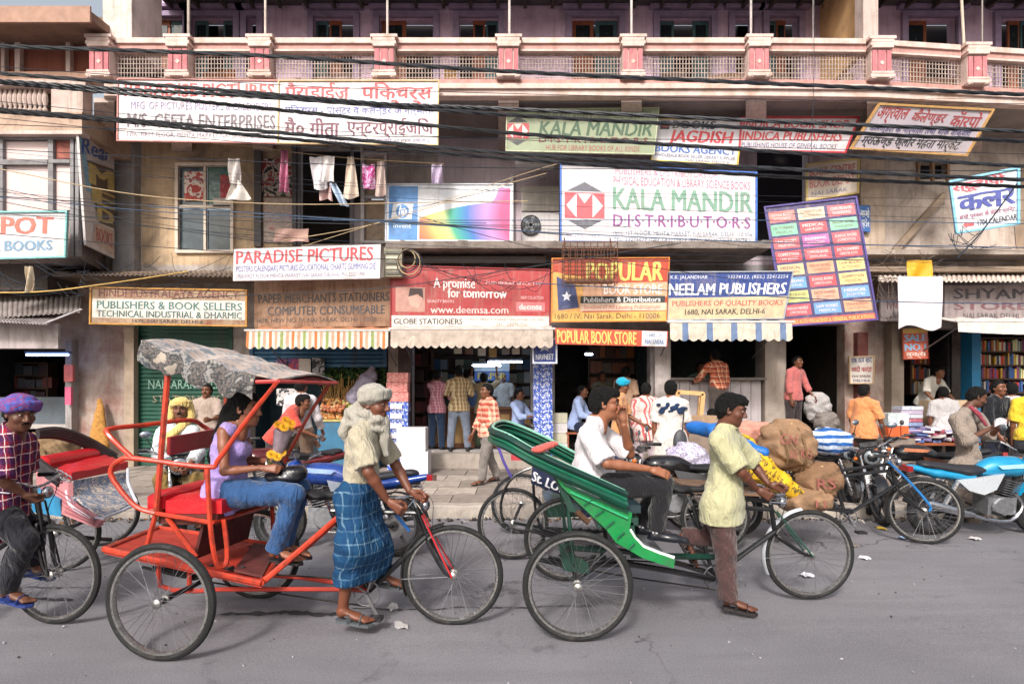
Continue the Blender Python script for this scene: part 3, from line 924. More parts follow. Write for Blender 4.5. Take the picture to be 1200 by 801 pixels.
def saddle(root, c, mat=None, sc=1.0):
    c = Vector(c); s = SDF(.009, .03)
    s.ell(c + V(-.07, 0, .0) * sc, V(.075, .095, .03) * sc); s.cone(c + V(-.02, 0, 0) * sc, c + V(.14, 0, .0) * sc, .03 * sc, .022 * sc)
    s.ell(c + V(-.11, 0, .018) * sc, V(.05, .085, .025) * sc)
    sdf_obj('saddle', s, mat or BLACKMAT, root)
    m = MB()
    for y in (-.045, .045): m.tube([c + V(-.1 + .022 * math.cos(t) , y, -.05 + i * .007) + V(0, .022 * math.sin(t), 0) for i, t in enumerate([k * .9 for k in range(8)])], .004, 4)
    m.build('saddle_springs', STEEL, root)
def crank(root, c, fr=None):
    c = Vector(c)
    m = MB(); m.torus(c + V(0, -.05, 0), .088, .006, N=28, n=5, flat=.8)
    for i in range(5): m.bar(c + V(0, -.05, 0), c + V(.085 * math.cos(i * 1.257), -.05, .085 * math.sin(i * 1.257)), .012, .004, up=(0, 1, 0))
    m.build('chainring', STEEL, root)
    for sgn in (-1, 1):
        a = MB(); t = R(-60) if sgn < 0 else R(120)
        e = c + V(.165 * math.cos(t), sgn * .085, .165 * math.sin(t))
        a.bar(c + V(0, sgn * .075, 0), e, .022, .014, up=(0, 1, 0)); a.build('crank_arm', STEEL, root)
        p = MB(); p.box(e + V(0, sgn * .05, 0), (.09, .085, .022)); p.build('pedal', BLACKMAT, root)
def chain(root, a, b, ra=.09, rb=.04):
    a, b = Vector(a), Vector(b); up = V(0, 0, 1)
    m = MB(); m.tube([a + up * ra, b + up * rb], .006, 4); m.tube([a - up * ra, (a + b) / 2 - up * (ra + rb) * .55, b - up * rb], .006, 4)
    m.build('chain', M('#2b2522', .5, .6, var=.3, sc=60, bump=.5, bsc=200), root)
def front_end(root, hub, head_top, head_bot, colr, side=(0, 1, 0), bars=True, stay=None, guard='#17171a', barw=.5, Rr=.355, wax=None, rake=.06, sweep=-1):
    """fork, stays, mudguard, handlebar, grips, brake lever, for a cycle facing +x"""
    hub, ht, hb = Vector(hub), Vector(head_top), Vector(head_bot); sd = Vector(side).normalized()
    m = MB(); m.tube([hb, ht], .019, 8); m.build('head_tube', colr, root, smooth=True)
    cr = hb + (hb - ht).normalized() * .03
    for s_ in (-1, 1):
        f_ = MB(); fw = (hub - cr); pts = [cr + sd * s_ * .02, cr + sd * s_ * .055 + (hub - cr) * .08, cr + (hub - cr) * .75 + sd * s_ * .055 - V(.02, 0, .01), hub + sd * s_ * .055]
        f_.tube(thicken(pts, 3), [.014] * 7 + [.012, .010, .009], 7); f_.build('fork_blade', colr, root, smooth=True)
        if stay is not None:
            g = MB(); g.tube([ht + (hb - ht) * .25 + sd * s_ * .03 + V(.03, 0, 0), hub + sd * s_ * .065], .007, 5); g.build('fork_stay', stay, root)
    gm = MB(); arcband(gm, hub, Rr + .022, 100, 205, .062, ax=wax or side); gm.build('mudguard', M(guard, .4, var=.2, dirt=.3, coat=.2), root, smooth=True)
    for s_ in (-1, 1):
        w_ = MB(); w_.tube([hub + sd * s_ * .05, hub + sd * s_ * .036 + V(-.36, 0, -.02)], .0035, 4); w_.build('mudguard_stay', STEEL, root)
    if bars:
        st = ht + (ht - hb).normalized() * .06; q = MB(); q.tube([ht, st], .012, 6); q.build('stem', CHROME, root)
        pts = [st + sd * barw * k + V(x_, 0, z_) for k, x_, z_ in ((-.5, -.17, .05), (-.5, -.04, .055), (-.38, .03, .05), (0, .03, 0), (.38, .03, .05), (.5, -.04, .055), (.5, -.17, .05))]
        b = MB(); b.tube(thicken(pts, 4), .011, 7); b.build('handlebar', CHROME, root, smooth=True)
        for k in (0, 6):
            g = MB(); a_, b_ = pts[k], pts[1 if k == 0 else 5]; g.tube([a_, lerp(a_, b_, .85)], .016, 8); g.build('grip', BLACKMAT, root, smooth=True)
        for s_ in (-1, 1):
            l = MB(); l.tube([st + sd * s_ * barw * .36 + V(.05, 0, .03), st + sd * s_ * barw * .47 + V(.02, 0, -.01), st + sd * s_ * barw * .47 + V(-.1, 0, 0)], .005, 4); l.build('brake_lever', CHROME, root)
        lp = MB(); lp.ell(st + V(.09, 0, -.04), (.035, .045, .045), nu=12, nv=8); lp.build('bell', CHROME, root, smooth=True)
        cb = MB()
        cb.tube(thicken([st + sd * .1 + V(.04, 0, .03), st + V(.14, .02, -.02), hb + V(.05, 0, .02), hub + V(0, .05, .05)], 4), .003, 4); cb.build('brake_cable', BLACKMAT, root)
    return cr
def bicycle(root, rear, front, colr, seat_h=.92, side=(0, 1, 0), rear_wheel=True):
    """diamond frame between the two hubs, facing +x"""
    rear, front = Vector(rear), Vector(front); bb = rear + V(.47, 0, -.07); st = rear + V(.25, 0, .55); ht = front + V(-.17, 0, .60); hb = front + V(-.12, 0, .43)
    for a, b, r_ in ((bb, st, .015), (bb, lerp(hb, ht, .2), .017), (st, ht, .015)):
        m = MB(); m.tube([a, b], r_, 8); m.build('frame_tube', colr, root, smooth=True)
    for s_ in (-1, 1):
        for b in (st, bb):
            m = MB(); m.tube([rear + V(0, s_ * .06, 0), b + V(0, s_ * .015, 0)], .009, 6); m.build('rear_stay', colr, root)
    m = MB(); m.tube([st, st + V(-.03, 0, .12)], .012, 6); m.build('seat_post', CHROME, root)
    saddle(root, st + V(-.02, 0, .16)); crank(root, bb); chain(root, bb + V(0, -.05, 0), rear + V(0, -.05, 0))
    front_end(root, front, ht, hb, colr)
    if rear_wheel:
        g = MB(); arcband(g, rear, .378, 60, 200, .062); g.build('mudguard', BLACK, root, smooth=True)
# ---------------------------------------------------------------- motorcycles
def motorbike(label, loc, yaw, tank='#1c1c20', panel=None, seat=None, group='parked motorcycles', plate=None, lean=8, tail='#8a1418', decal=None, steer=0):
    """2 m motorcycle facing +x locally, on its side stand"""
    root = thing('motorcycle', label, 'motorcycle', loc, group=group, rot=(R(lean), 0, R(yaw)))
    root.rotation_euler = Euler((R(lean), 0, R(yaw)), 'XYZ'); MW[root.name] = Matrix.LocRotScale(Vector(loc), root.rotation_euler, None)
    tm = M(tank, .25, .1, var=.06, sc=4, coat=.6, bump=0, dirt=.08); pm = M(panel or tank, .28, .1, var=.06, sc=4, coat=.5, bump=0, dirt=.08)
    SM = seat or M('#202127', .55, var=.15, bump=.3, bsc=160); K = dict(local=True)
    def D(name, s, mat):
        v, f = s.mesh(); return link(name, npmesh(name, [(v, f, 0)], [mat]), root)
    rw, fw = V(-.62, 0, .30), V(.66, 0, .30)
    for c in (rw, fw):
        rm, t_, s_ = wheel_meshes(.30, .045, 0, 'alloy'); o = link('wheel', rm, root, loc=c, rot=(0, 0, R(steer) if c is fw else 0)); link('tyre', t_, o); link('brake_disc', s_, o)
    s = SDF(.012, .04); s.ell((.16, 0, .80), (.26, .135, .12)); s.ell((.30, 0, .80), (.14, .14, .11)); s.ell((-.02, 0, .76), (.16, .10, .08)); D('fuel_tank', s, tm)
    s = SDF(.012, .03); s.cone((-.08, 0, .77), (-.28, 0, .755), .09, .12, flat=((0, 0, 1), .5)); s.cone((-.28, 0, .755), (-.75, 0, .83), .12, .085, flat=((0, 0, 1), .5)); D('seat', s, SM)
    s = SDF(.012, .03); s.cone((-.25, 0, .69), (-.62, 0, .735), .105, .10, flat=((0, 0, 1), .6)); s.cone((-.62, 0, .735), (-.93, 0, .80), .10, .05, flat=((0, 0, 1), .6)); D('tail_panel', s, tm)
    for y in (-1, 1):
        m = MB(); m.prism([V(x, y * .095, z) for x, z in ((.10, .74), (-.25, .69), (-.45, .67), (-.30, .55), (-.12, .50), (.02, .56))][::y], (0, y * .035, 0)); m.build('side_panel', pm, root, **K)
    m = MB(); m.box((-.97, 0, .79), (.06, .15, .06)); m.build('tail_lamp', M(tail, .2, var=0, bump=0, coat=.5), root, **K)
    m = MB(); arcband(m, rw, .345, 60, 165, .13); m.build('rear_mudguard', BLACKMAT, root, smooth=True, **K)
    m = MB(); arcband(m, fw, .345, 30, 150, .12); m.build('front_mudguard', tm, root, smooth=True, **K)
    # engine and frame
    m = MB(); m.box((.12, 0, .36), (.34, .22, .2)); m.lathe((.1, -.15, .36), [(.10, 0), (.115, .02), (.115, .28), (.10, .3)], 16, 'y'); m.build('engine', M('#7d7e82', .45, .6, var=.25, dirt=.4, dirtcol='#2b2622', sc=20), root, **K)
    for i in range(7): 
        m = MB(); m.box((.21 + i * .006, 0, .48 + i * .027), (.19, .2, .012), rot=(0, R(14), 0)); m.build('cooling_fin', M('#5e5f63', .45, .6, var=.2), root, **K)
    for p in ([(.36, 0, .86), (.3, 0, .5), (.1, 0, .26), (-.3, 0, .3)], [(.36, 0, .86), (0, 0, .68), (-.4, 0, .66), (-.85, 0, .74)]):
        m = MB(); m.tube(thicken([V(*q) for q in p], 3), .02, 7); m.build('frame_tube', BLACKMAT, root, smooth=True, **K)
    for y in (-.1, .1):
        m = MB(); m.tube([(-.62, y, .3), (-.2, y * .8, .34)], .018, 6); m.build('swing_arm', BLACKMAT, root, **K)
        m = MB(); m.tube([(-.56, y, .38), (-.42, y, .66)], .03, 8); m.build('shock_absorber', CHROME, root, smooth=True, **K)
        m = MB(); m.tube([(.66, y * .95, .3), (.47, y * .95, .86)], [.026, .018], 8); m.build('fork_leg', CHROME, root, smooth=True, **K)
    m = MB(); m.tube(thicken([V(.28, -.09, .5), V(.36, -.11, .36), (.2, -.14, .2), V(-.15, -.15, .24), (-.3, -.16, .3)], 3), .02, 8); m.build('exhaust_pipe', CHROME, root, smooth=True, **K)
    m = MB(); m.tube([(-.25, -.16, .28), (-.35, -.165, .30), (-.8, -.19, .42), (-.84, -.19, .43)], [.025, .045, .05, .03], 12); m.build('silencer', CHROME, root, smooth=True, **K)
    m = MB(); m.tube(thicken([V(.30, -.37, 1.02), V(.40, -.30, 1.03), V(.47, -.12, .95), V(.47, .12, .95), V(.40, .30, 1.03), V(.30, .37, 1.02)], 3), .012, 7); m.build('handlebar', CHROME, root, smooth=True, **K)
    for y in (-1, 1):
        m = MB(); m.tube([(.40, y * .29, 1.03), (.29, y * .385, 1.02)], .019, 8); m.build('grip', BLACKMAT, root, smooth=True, **K)
        m = MB(); m.tube([(.44, y * .22, 1.0), (.50, y * .3, 1.0), (.42, y * .38, 1.0)], .007, 5); m.build('brake_lever', CHROME, root, **K)
        m = MB(); m.tube([(.42, y * .24, 1.02), (.44, y * .3, 1.16)], .006, 5); m.build('mirror_stalk', BLACKMAT, root, **K)
        m = MB(); m.ell((.43, y * .31, 1.20), (.018, .06, .038), nu=12, nv=8); m.build('mirror', M('#8d97a3', .12, .8, var=0, bump=0), root, smooth=True, **K)
        m = MB(); m.ell((.56, y * .18, .84), (.03, .025, .025), nu=8, nv=6); m.build('indicator', M('#c25a12', .3, var=0, bump=0), root, smooth=True, **K)
    m = MB(); m.ell((.53, 0, .84), (.09, .105, .10), nu=14, nv=10); m.build('headlamp_shell', tm, root, smooth=True, **K)
    m = MB(); m.lathe((.555, 0, .84), [(.088, 0), (.09, .03), (.075, .042), (.04, .052), (.002, .055)], 16, 'x'); m.build('headlamp', M('#8a9096', .12, .5, var=0, bump=0), root, smooth=True, **K)
    m = MB(); m.box((.47, 0, .98), (.07, .2, .06), rot=(0, R(-30), 0)); m.build('instruments', BLACKMAT, root, **K)
    m = MB(); m.tube([(-.05, .12, .3), (-.12, .27, .045)], .012, 6); m.build('side_stand', BLACKMAT, root, **K)
    for y in (-1, 1):
        m = MB(); m.tube([(.0, y * .12, .3), (.0, y * .26, .3)], .014, 6); m.build('foot_peg', BLACKMAT, root, **K)
    if decal:
        m = MB()
        for y in (-1, 1): m.prism([(.0, y * .141, .84), (.34, y * .145, .86), (.36, y * .147, .81), (.05, y * .143, .80)], (0, y * .004, 0))
        m.build('tank_stripe', paint(decal), root, **K)
    if plate:
        m = MB(); m.box((.60, 0, .58), (.012, .22, .13)); pl = m.build('number_plate', paint('#d9d9d6'), root, **K)
        for j, s_ in enumerate(plate):
            vs, fs = text2d(s_, .03); xs = [p[0] for p in vs]; x0, x1 = min(xs), max(xs); sc_ = .17 / (x1 - x0)
            mb = MB(); mb.add([(.608, (x - x0) * sc_ - .085, .585 - j * .055 + y * .058) for x, y, *z in vs], fs); mb.build('lettering', paint('#16161a'), pl, **K)
    return root
# ---------------------------------------------------------------- ground
WD = 12.2                                     # distance of the shop fronts
def X_(px, d=WD): return (px - CX) * d / F
def Z_(py, d=WD): return CH - (py - HY) * d / F
def asphalt():
    m, n, b = _new('asphalt'); co = _co(n)
    big = _ramp(n, _noise(n, co, .45, 5, .6, .4), .32, .68)
    out = _mix(n, big, srgb('#5b5b60'), srgb('#747377'))
    cs = _co(n, 'Object', (.5, 3.2, 1)); st = _ramp(n, _noise(n, cs, 1.4, 6, .65, .3), .42, .7)
    out = _mix(n, _math(n, 'MULTIPLY', st, .6), out, srgb('#55535a'))
    gr = _ramp(n, _noise(n, co, 90, 3, .7), .35, .65); out = _mix(n, _math(n, 'MULTIPLY', gr, .32), out, srgb('#a39da3'))
    dk = _ramp(n, _noise(n, co, 1.1, 8, .75, 1.2), .6, .68); out = _mix(n, _math(n, 'MULTIPLY', dk, .5), out, srgb('#38363b'))
    v = n.nodes.new('ShaderNodeTexVoronoi'); v.feature = 'DISTANCE_TO_EDGE'; v.inputs['Scale'].default_value = .55
    wv = n.nodes.new('ShaderNodeVectorMath'); wv.operation = 'ADD'; nz = n.nodes.new('ShaderNodeTexNoise'); nz.inputs['Scale'].default_value = 2.2; nz.inputs['Detail'].default_value = 6
    n.links.new(co, nz.inputs['Vector']); n.links.new(co, wv.inputs[0]); n.links.new(nz.outputs['Color'], wv.inputs[1]); n.links.new(wv.outputs[0], v.inputs['Vector'])
    cr = _ramp(n, v.outputs['Distance'], .012, .004); cm = _ramp(n, _noise(n, co, .35, 2), .5, .6)
    out = _mix(n, _math(n, 'MULTIPLY', _math(n, 'MULTIPLY', cr, cm), .8), out, srgb('#29262b'))
    n.links.new(out, b.inputs['Base Color']); b.inputs['Roughness'].default_value = .82
    h = _math(n, 'ADD', _math(n, 'MULTIPLY', _noise(n, co, 120, 3, .7), .5), _math(n, 'MULTIPLY', _noise(n, co, 3, 5), 1.2))
    _bump(n, b, h, .5, .012); return m
g = MB(); g.sheet(lambda u, v: V(-60 + 120 * u, -60 + 120 * v, -.02), 4, 4); struct('ground', g, M('#6b645c', .9, sc=1))
g = MB()
def roadpt(u, v):
    x, y = -30 + 60 * u, -14 + (7.81 + 14) * v
    return V(x, y, .012 * math.sin(x * .8 + y * 1.3) * math.sin(y * .9) * min(1, (7.81 - y)) if y < 7.8 else 0)
g.sheet(roadpt, 90, 60); struct('road', g, asphalt(), smooth=True)
random.seed(17)
rd = bpy.data.objects['road']
for px0, px1, py, w_ in ((255, 395, 722, .045), (410, 700, 713, .012), (0, 110, 690, .014), (30, 90, 702, .03)):
    d = gd(py); x0, x1 = X_(px0, d), X_(px1, d); n_ = int((x1 - x0) / .035); mb = MB(); y = d; pr = None
    for i in range(n_ + 1):
        x = x0 + (x1 - x0) * i / n_; y += random.uniform(-.018, .018); h = w_ * random.uniform(.15, 1) * (0 if i in (0, n_) else 1); q = ((x, y - h, .014), (x, y + h, .014))
        if pr: mb.add([pr[0], q[0], q[1], pr[1]], [(0, 1, 2, 3)])
        pr = q
    mb.build('crack', M('#2c2a2e', .95, var=.3, sc=30), rd)
# kerb stones and paving slabs
kb = struct('kerb', MB().box((0, 7.95, .02), (40, .2, .10)), M('#6d655d', .9, sc=3, dirt=.3))
kmats = [M(c, .85, var=.25, sc=5, dirt=.5, dirtcol='#57504a', bump=.5, bsc=40) for c in ('#a69c92', '#958b82', '#b0a69a')]
km = []
for i in range(3):
    m = MB(); w_ = .88; m.sheet(lambda u, v: V((u - .5) * w_, [0, .0, .012, .21, .21][min(int(v * 4 + .5), 4)], [-.16, 0, .012, .012, -.16][min(int(v * 4 + .5), 4)] + .008 * math.sin(u * 9 + i * 2) * (v > .1)), 5, 4)
    km.append(m.mesh('kerb_stone', kmats[i], False))
random.seed(3)
for i in range(26):
    o = link('kerb_stone', km[i % 3], kb, loc=(-11.5 + i * .9, 7.83 + random.uniform(-.012, .012), .145 + random.uniform(-.012, .006)), rot=(random.uniform(-.02, .02), 0, random.uniform(-.012, .012)))
pv = struct('pavement', MB().box((0, 10.1, .055), (44, 4.1, .12)), M('#6a6058', .95, sc=5, dirt=.3))
smats = [M(c, .85, var=.22, sc=4, dirt=.7, dirtcol='#6e6258', bump=.35, bsc=50) for c in ('#a2968d', '#978b82', '#aca096', '#8c8179')]
pm_ = []
for i in range(4):
    m = MB(); m.box((0, 0, 0), (.605, .675, .05)); pm_.append(m.mesh('paving_slab', smats[i]))
for r_ in range(6):
    for c_ in range(38):
        x = -11.7 + c_ * .62 + (.31 if r_ % 2 else 0)
        link('paving_slab', random.choice(pm_), pv, loc=(x, 8.39 + r_ * .69, .125 + random.uniform(-.005, .006)), rot=(random.uniform(-.008, .008), random.uniform(-.008, .008), random.uniform(-.006, .006)))

# ---------------------------------------------------------------- main building
def wallgrid(mb, x0, x1, z0, z1, y, th, holes):
    xs = sorted({x0, x1, *[min(max(h[i], x0), x1) for h in holes for i in (0, 2)]}); zs = sorted({z0, z1, *[min(max(h[i], z0), z1) for h in holes for i in (1, 3)]})
    def full(i, j):
        if i < 0 or j < 0 or i >= len(xs) - 1 or j >= len(zs) - 1: return False
        cx, cz = (xs[i] + xs[i + 1]) / 2, (zs[j] + zs[j + 1]) / 2
        return not any(h[0] < cx < h[2] and h[1] < cz < h[3] for h in holes)
    for i in range(len(xs) - 1):
        for j in range(len(zs) - 1):
            if not full(i, j): continue
            a, b, c, d = xs[i], xs[i + 1], zs[j], zs[j + 1]
            mb.add([(a, y, c), (b, y, c), (b, y, d), (a, y, d)], [(0, 1, 2, 3)]); mb.add([(a, y + th, c), (b, y + th, c), (b, y + th, d), (a, y + th, d)], [(3, 2, 1, 0)])
            if not full(i - 1, j): mb.add([(a, y, c), (a, y + th, c), (a, y + th, d), (a, y, d)], [(3, 2, 1, 0)])
            if not full(i + 1, j): mb.add([(b, y, c), (b, y + th, c), (b, y + th, d), (b, y, d)], [(0, 1, 2, 3)])
            if not full(i, j - 1): mb.add([(a, y, c), (b, y, c), (b, y + th, c), (a, y + th, c)], [(3, 2, 1, 0)])
            if not full(i, j + 1): mb.add([(a, y, d), (b, y, d), (b, y + th, d), (a, y + th, d)], [(0, 1, 2, 3)])
def bx(px0, py0, px1, py1, d, th=.1, proud=0):
    """box whose front face is seen at the given pixels at distance d"""
    a, b = P(px0, py1, d), P(px1, py0, d)
    return ((a.x + b.x) / 2, d + th / 2 - proud, (a.z + b.z) / 2), (abs(b.x - a.x), th, abs(b.z - a.z))
PLAST = lambda c, d=.4, s=.35: M(c, .9, var=.2, sc=1.6, dirt=d * 1.35, dirtcol='#6b5e52', streak=s * 1.6, bump=.5, bsc=22, dsc=1.3)
BEI = PLAST('#b0a6a0', .5); YEL = PLAST('#c0a688', .5); LAV = PLAST('#c4b4bc', .3); CREAM = PLAST('#c0aca4', .35, .4); PINK = M('#b56c72', .8, var=.22, sc=5, dirt=.35, dirtcol='#d8b0a0', bump=.3, streak=.3)
CRM2 = M('#ccb6ae', .85, var=.15, sc=4, dirt=.55, dirtcol='#a08068', streak=.3, bump=.3); GREYP = PLAST('#989496', .55); DARKP = PLAST('#4d4642', .4); OLD = M('#a2948a', .92, var=.3, sc=2.2, dirt=.75, dirtcol='#7d4f48', streak=.5, bump=.7, bsc=14, dsc=1.8)
main = thing('arcade_building', 'long three storey building with pink balcony piers above rows of book shop signs', 'building', (0, WD, 0))
# ground floor wall with shop openings (pixel boxes at the wall)
OPEN = {'a': (-60, 408, 84, 640), 'b': (163, 375, 272, 640), 'c': (292, 405, 455, 640), 'd': (483, 390, 622, 527), 'e': (650, 395, 762, 560), 'f': (783, 395, 892, 444), 'g': (917, 380, 990, 640), 'h': (1050, 385, 1128, 640), 'i': (1136, 385, 1290, 640)}
holes = [(X_(a), max(Z_(d_), .15), X_(c), Z_(b)) for a, b, c, d_ in OPEN.values()]
wb = [(-16, X_(86), OLD), (X_(86), X_(166), OLD), (X_(166), X_(470), BEI), (X_(470), X_(900), GREYP), (X_(900), X_(1050), OLD), (X_(1050), 16, GREYP)]
for a, b, mt in wb:
    m = MB(); wallgrid(m, a, b, .06, 4.25, WD, .3, holes); m.build('wall', mt, main)
# first floor wall
f1 = [(207, 192, 275, 297), (350, 172, 424, 286), (428, 185, 452, 280), (887, 165, 947, 300), (1078, 190, 1111, 210)]
h1 = [(X_(a), Z_(d_), X_(c), Z_(b)) for a, b, c, d_ in f1]
for a, b, mt in ((-16, 166, BEI), (166, 345, YEL), (345, 513, BEI), (513, 1000, LAV), (1000, 1500, PLAST('#bbaca2', .5))):
    a_ = a if a < 0 else X_(a); b_ = min(X_(b), 16)
    m = MB(); wallgrid(m, a_, b_, 4.25, 6.85, WD, .25, h1); m.build('wall', mt, main)
# second floor wall: lavender, windows under the eave
h2 = []
for a, b in ((178, 216), (225, 275), (290, 302), (368, 415), (445, 508), (538, 584), (670, 725), (772, 833), (860, 882), (900, 935), (1062, 1120), (1170, 1215)):
    h2.append((X_(a), 7.6, X_(b), Z_(21)))
m = MB(); wallgrid(m, X_(132), 16, 6.85, 9.7, WD, .25, h2); m.build('wall', PLAST('#c4a9bf', .3, .3), main)
dkw = M('#2b221e', .7, var=.3, sc=5); wood = M('#8a4a2c', .6, var=.25, sc=8, dirt=.3, streak=.3); tealw = M('#3e5c62', .6, var=.25, sc=8, dirt=.3)
for k, h in enumerate(h2):
    a, z0, b, z1 = h; w_ = b - a; fr = MB()
    for c, s_ in ((((a + b) / 2, WD - .03, z1 + .05), (w_ + .24, .1, .10)), ((a - .06, WD - .03, (z0 + z1) / 2), (.12, .1, z1 - z0)), ((b + .06, WD - .03, (z0 + z1) / 2), (.12, .1, z1 - z0)), (((a + b) / 2, WD - .06, z1 + .18), (w_ + .4, .16, .06))): fr.box(c, s_)
    wn = fr.build('window', M('#8f7d97', .8, var=.2, sc=6, dirt=.3), main)
    m = MB(); m.box(((a + b) / 2, WD + .6, (z0 + z1) / 2), (w_ + .8, .02, z1 - z0 + .4)); m.build('shade_backing', M('#191417', .9), wn)  # dark sheet paints the shade of the room behind the window
    n_ = 2 if w_ > .6 else 1
    for i in range(n_ + (k % 2)):
        x = a + w_ * (i + .5) / (n_ + (k % 2)); 
        if (i + k) % 3 == 2: continue
        m = MB(); m.box((x, WD + .12, (z0 + z1) / 2), (w_ / (n_ + k % 2) * .9, .04, z1 - z0)); m.build('shutter_leaf', (wood, tealw)[(i + k) % 2], wn)
        m = MB(); m.box((x, WD + .095, z1 - .35), (w_ / (n_ + k % 2) * .6, .02, .5)); m.build('pane', M('#20262a', .15, var=.1, bump=0), wn)
# slab of the second floor, mouldings, brackets
def bd(px): return 10.4 + max(px - 1000, 0) * .0017
def BP(px, z, off=0): d = bd(px) + off; return V((px - CX) * d / F, d, z)
def strip(name, px0, px1, z0, z1, o0, o1, mat, par=main, n=1):
    m = MB(); q = []
    for px in (px0, px1): q.append([BP(px, z0, o0), BP(px, z1, o0), BP(px, z1, o1), BP(px, z0, o1)])
    m.loft(q); return m.build(name, mat, par)
peds = [122, 213, 308, 452, 596, 740, 886, 1028, 1139, 1262, 1400]
for i in range(len(peds) - 1):
    a, b = peds[i], peds[i + 1]
    strip('floor_slab', a, b, 6.83, 6.98, .10, 2.1, PLAST('#857b78', .4))
    strip('cornice', a, b, 6.80, 6.90, -.02, .16, CRM2); strip('cornice', a, b, 6.905, 6.99, -.07, .16, CRM2); strip('cornice', a, b, 6.994, 7.09, -.01, .16, M('#b88880', .85, var=.2, sc=5, dirt=.3, streak=.3, bump=.3))
    strip('rail', a + 13, b - 13, 7.70, 7.79, -.05, .16, CRM2); strip('rail', a + 13, b - 13, 7.60, 7.695, -.01, .12, M('#bd8e86', .85, var=.2, sc=5, dirt=.3, streak=.3, bump=.3)); strip('rail', a + 13, b - 13, 7.565, 7.597, -.035, .14, CRM2)
    # lattice
    m = MB(); n_ = int((b - a - 26) / 3.6)
    for k in range(n_ + 1):
        px = a + 13 + (b - a - 26) * k / n_; m.bar(BP(px, 7.09, .06), BP(px, 7.565, .06), .012, .012)
    for z in (7.15, 7.23, 7.31, 7.39, 7.47, 7.55): m.bar(BP(a + 13, z, .055), BP(b - 13, z, .055), .012, .010)
    m.build('lattice', M('#a9988e', .7, var=.3, dirt=.4), main, kind='stuff')
    # bracket under the slab
    for px in (a,):
        m = MB(); m.prism([BP(px - 14, 6.80, .12), BP(px + 14, 6.80, .12), BP(px + 14, 6.60, .35), BP(px + 14, 6.45, 1.8), BP(px - 14, 6.45, 1.8), BP(px - 14, 6.60, .35)], (0, 0, .001)) if False else None
        q = [[BP(p_, 6.82, .1), BP(p_, 6.74, .1), BP(p_, 6.66, .5), BP(p_, 6.55, 1.78), BP(p_, 6.82, 1.78)] for p_ in (px - 12, px + 12)]
        m.loft(q); m.build('bracket', CREAM, main)
# boards and cloth seen between the lattice
for a, b, z, c in ((238, 275, 7.45, '#b06a2c'), (276, 300, 7.35, '#b9aea6'), (330, 352, 7.3, '#7d6f68'), (372, 412, 7.38, '#a09088'), (520, 536, 7.5, '#c79a4e'), (675, 698, 7.45, '#b98a5a'), (775, 805, 7.45, '#8b7d72'), (830, 870, 7.4, '#c9a98c'), (905, 925, 7.4, '#9c8a7c'), (985, 1000, 7.4, '#b09c8c'), (1080, 1118, 7.42, '#a8846c')):
    m = MB(); q = [BP(a, 7.1, .35), BP(b, 7.1, .35), BP(b, z, .35), BP(a, z - .05, .35)]; m.prism(q, (0, .03, 0)); m.build('balcony_board', M(c, .8, var=.3, sc=10, dirt=.4, streak=.3), main)
for px in peds[:10]:
    m = MB(); d = bd(px); cx = X_(px, d); m.box((cx, d + .02, 7.33), (.34, .26, .50)); pd = m.build('pier', CRM2, main)
    for x in (-.125, 0, .125):
        m = MB(); m.box((cx + x, d - .122, 7.34), (.075 if x else .13, .03, .42)); m.build('panel', PINK, pd)
    m = MB(); m.box((cx, d - .135, 7.33), (.06, .02, .06), rot=(0, R(45), 0)); m.build('rosette', CRM2, pd)
    for z, h, w_ in ((7.10, .055, .42), (7.155, .035, .38), (7.60, .04, .37), (7.645, .05, .42), (7.70, .05, .38), (7.76, .05, .46)):
        m = MB(); m.box((cx, d - .005, z), (w_, .33, h)); m.build('moulding', CRM2, pd)
    for s_ in (-1, 1):
        m = MB(); m.lathe((cx + s_ * .15, d - .13, 7.05), [(.05, 0), (.06, .03), (.03, .06), (.035, .09)], 8); m.build('foot', CRM2, pd)
for px, r_, col in ((127, .03, '#c8b8ae'), (221, .025, '#a99a90'), (311, .022, '#c0b0a6'), (454, .022, '#c6bab4'), (597, .022, '#bfb2ac'), (740, .022, '#b8aca8'), (880, .022, '#b3a8a6'), (953, .014, '#8f8784'), (1130, .024, '#b9a998'), (1151, .014, '#8a807a')):
    d = bd(px) + .1; m = MB(); m.tube([(X_(px, d), d, 7.75), (X_(px - (6 if px == 1130 else 0), d), d, 9.5)], r_, 8); m.build('post', M(col, .6, var=.2, dirt=.4), main, smooth=True)
m = MB(); m.box((X_(1020, 10.5), 10.62, 8.65), (.26, .26, 1.8)); m.build('column', CREAM, main)
m = MB(); m.box((X_(1007, 10.9), 11.55, 8.65), (.10, 1.6, 1.8)); m.build('cross_wall', M('#c8a070', .9, var=.2, sc=3, dirt=.3), main)
# eave
m = MB(); m.loft([[(x, 12.3, 9.55), (x, 12.3, 9.63), (x, 10.7, 9.44), (x, 10.7, 9.36)] for x in (X_(128, 10.4), 16)]); m.build('roof', M('#4a4448', .8, var=.3, sc=4, dirt=.3), main)
for i in range(42):
    x = X_(130, 10.4) + .1 + i * .55; m = MB(); m.bar((x, 12.1, 9.46), (x + .02, 10.75, 9.32), .06, .09); m.build('rafter', M('#3d3733', .8, var=.3), main)
m = MB(); m.box((X_(146, 10.6), 10.85, 8.65), (.5, .9, 1.9)); m.build('end_wall', PLAST('#d9c6bd', .25), main)
